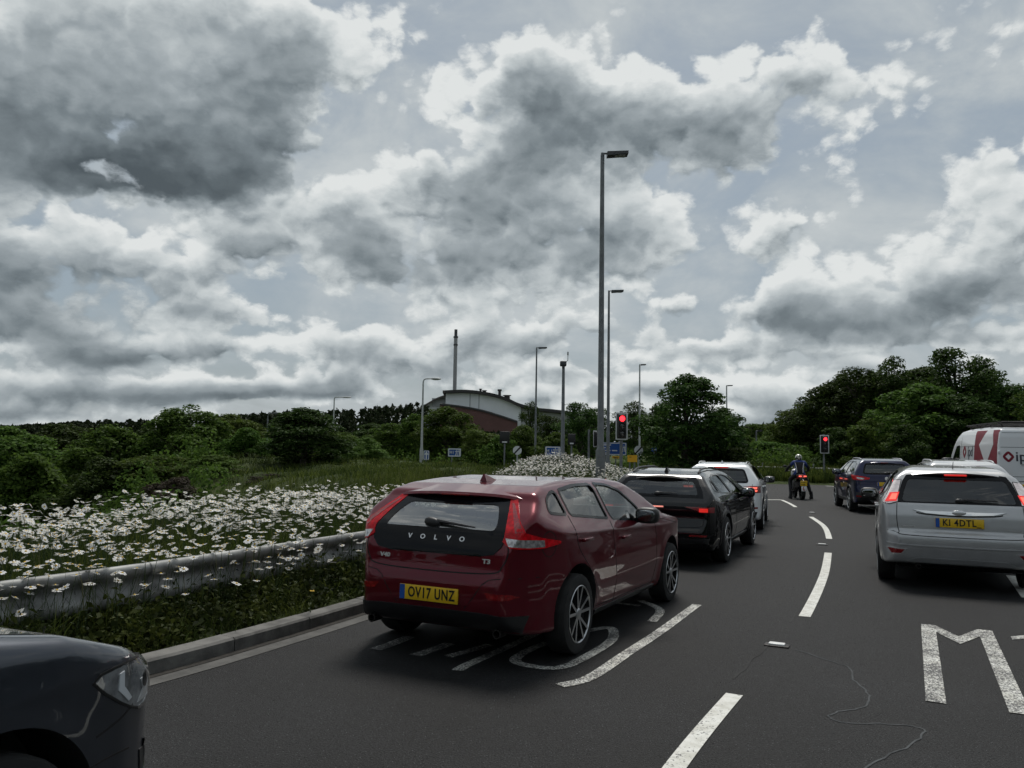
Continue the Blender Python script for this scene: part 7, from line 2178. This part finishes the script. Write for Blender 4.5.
def daisies():
    r = np.random.default_rng(77)
    D = []
    def dens(X, Y, s, h0, h1):
        for x, y, q in zip(X, Y, s):
            D.append((x, y, r.uniform(h0, h1)))
    def clumped(X, Y, lo=.25):
        f = .5 + .5 * np.sin(X * 2.3 + 1.3 * np.sin(Y * 1.9)) * np.sin(Y * 2.1 + X)
        return r.random(len(X)) < lo + (1 - lo) * f
    X, Y, s = verge_points(5600, .92, 4.6, 1.5, 13.0, r, .62); k = clumped(X, Y, .38); D0 = len(D); dens(X[k], Y[k], s[k], .46, .80); D[D0:] = [(x, y, h + .10 * math.sin(x * 1.7 + y) * math.sin(y * 1.3)) for x, y, h in D[D0:]]
    X, Y, s = verge_points(620, .60, 1.15, 2.6, 11, r); k = clumped(X, Y, .3); dens(X[k], Y[k], s[k], .40, .68)
    X, Y, s = verge_points(130, .40, 1.0, 3.2, 10, r); dens(X, Y, s, .28, .60)
    X, Y, s = verge_points(500, .95, 3.2, 12.5, 17.5, r); k = clumped(X, Y, .2); dens(X[k], Y[k], s[k], .40, .62)
    X, Y, s = verge_points(9500, .35, 7.2, 16.5, 31, r); k = clumped(X, Y, .4) & (X > .0 + .4 * np.sin(Y * 1.7) + .25 * r.normal(0, 1, len(X))); dens(X[k], Y[k], s[k], .44, .72)
    X, Y, s = verge_points(160, 4.5, 7.0, 8, 16, r); dens(X, Y, s, .35, .55)
    D = np.array(D); Z = terrain_z(D[:, 0], D[:, 1])
    # which of them show largest inside the frame
    px = 512 + CAM_F * D[:, 0] / D[:, 1]; dist = np.hypot(D[:, 0], D[:, 1])
    zt = Z + D[:, 2]; py = 449 - (zt - EYE) / D[:, 1] * CAM_F
    hidden = (px < 150) & (py > 600 + px * .35) | (px > 352) & (px < 690) & (py > 490)
    vis = (px > 4) & (px < 1020) & (py < 760) & ~hidden
    order = np.argsort(np.where(vis, dist, 1e9)); sel = order[:300]; rest = np.setdiff1d(np.arange(len(D)), sel)
    hv = [head_geo(r) for _ in range(5)]; cv = centre_geo()
    hm = [None] * 5
    for i in range(5):
        o = mk('flower_head', hv[i][0], hv[i][1], M_['petal']); hm[i] = o.data; bpy.data.objects.remove(o)
    o = mk('flower_centre', cv[0], cv[1], M_['disc_y']); cm = o.data; bpy.data.objects.remove(o)
    sm = []
    for i in range(6):
        bend = (r.uniform(-.09, .09), r.uniform(-.09, .09)); o = stem_geo(r, .6, bend).build('daisy', M_['stem'], None, False); sm.append((o.data, bend)); bpy.data.objects.remove(o)
    for j in sel:
        x, y, h = D[j]; me, bend = sm[r.integers(6)]
        d = link('daisy', me); d.location = (x, y, Z[j]); d.rotation_euler = (0, 0, 0); d.scale = (1, 1, h / .6)
        tag(d, 'white daisy with yellow centre on a thin stem near the crash barrier', 'daisy', 'daisies growing along the crash barrier')
        hd = link('flower_head', hm[r.integers(5)], d)
        tl = Matrix.Translation((bend[0], bend[1], .6)) @ Matrix.Diagonal((1, 1, .6 / h, 1)) @ Matrix.Rotation(r.uniform(0, 6.28), 4, 'Z') @ Matrix.Rotation(abs(r.normal(0, .45)) , 4, 'X') @ Matrix.Rotation(r.uniform(0, 6.28), 4, 'Z') @ Matrix.Scale(r.uniform(.85, 1.2), 4)
        hd.matrix_local = tl
        link('flower_centre', cm, hd)
    # the rest in one mass
    V, F, MI = [], [], []
    HV, HF = [], []
    npt = 0; big_v, big_f, mi = [], [], []
    base = np.array(hv[0][0]); nb = len(base)
    tri_v, tri_f, tri_m = [], [], []
    off = 0
    n = len(rest)
    for j in rest:
        x, y, h = D[j]; hvj = hv[r.integers(5)]; sc = r.uniform(.85, 1.2) * (.82 if y > 16 else 1)
        tilt = abs(r.normal(0, .45)); a, b2 = r.uniform(0, 6.28, 2)
        Rm = np.array(Matrix.Rotation(a, 3, 'Z') @ Matrix.Rotation(tilt, 3, 'X') @ Matrix.Rotation(b2, 3, 'Z'))
        bx, by = r.uniform(-.08, .08, 2); top = np.array([x + bx, y + by, Z[j] + h])
        v = (hvj[0] * sc) @ Rm.T + top
        tri_v.append(v); tri_f += [tuple(i + off for i in f) for f in hvj[1]]; tri_m += [0] * len(hvj[1]); off += len(v)
        c = np.array([[.009 * math.cos(q), .009 * math.sin(q), .005] for q in np.linspace(0, 6.283, 7)[:-1]]) * sc @ Rm.T + top
        tri_v.append(c); tri_f.append(tuple(range(off, off + 6))); tri_m.append(1); off += 6
        q = np.array([[x, y, Z[j]], [x + .004, y, Z[j]], [top[0] + .003, top[1], top[2]], [top[0], top[1], top[2]]])
        tri_v.append(q); tri_f.append((off, off + 1, off + 2, off + 3)); tri_m.append(2); off += 4
    o = mk('daisy_drift', np.concatenate(tri_v), tri_f, [M_['petal'], M_['disc_y'], M_['stem']], None, False, tri_m)
    kind(o, 'stuff'); o['label'] = 'dense drifts of white daisies on the verge and mound'
    # one yellow flower by the kerb
    x, y = gp(311, 597, .25); z = tz(x, y)
    t = thing('yellow_flower', 'single yellow flower low in the weeds below the barrier', 'flower', (x, y, z))
    mk('stem', *(lambda m: (m.v, m.f))(stem_geo(r, .22, (.01, 0))), M_['stem'], t)
    hh = head_geo(r, .024, 14); mk('flower_head', [(p[0] + .01, p[1], p[2] + .22) for p in hh[0]], hh[1], M_['disc_y'], t)
daisies()
bpy.context.view_layer.update()
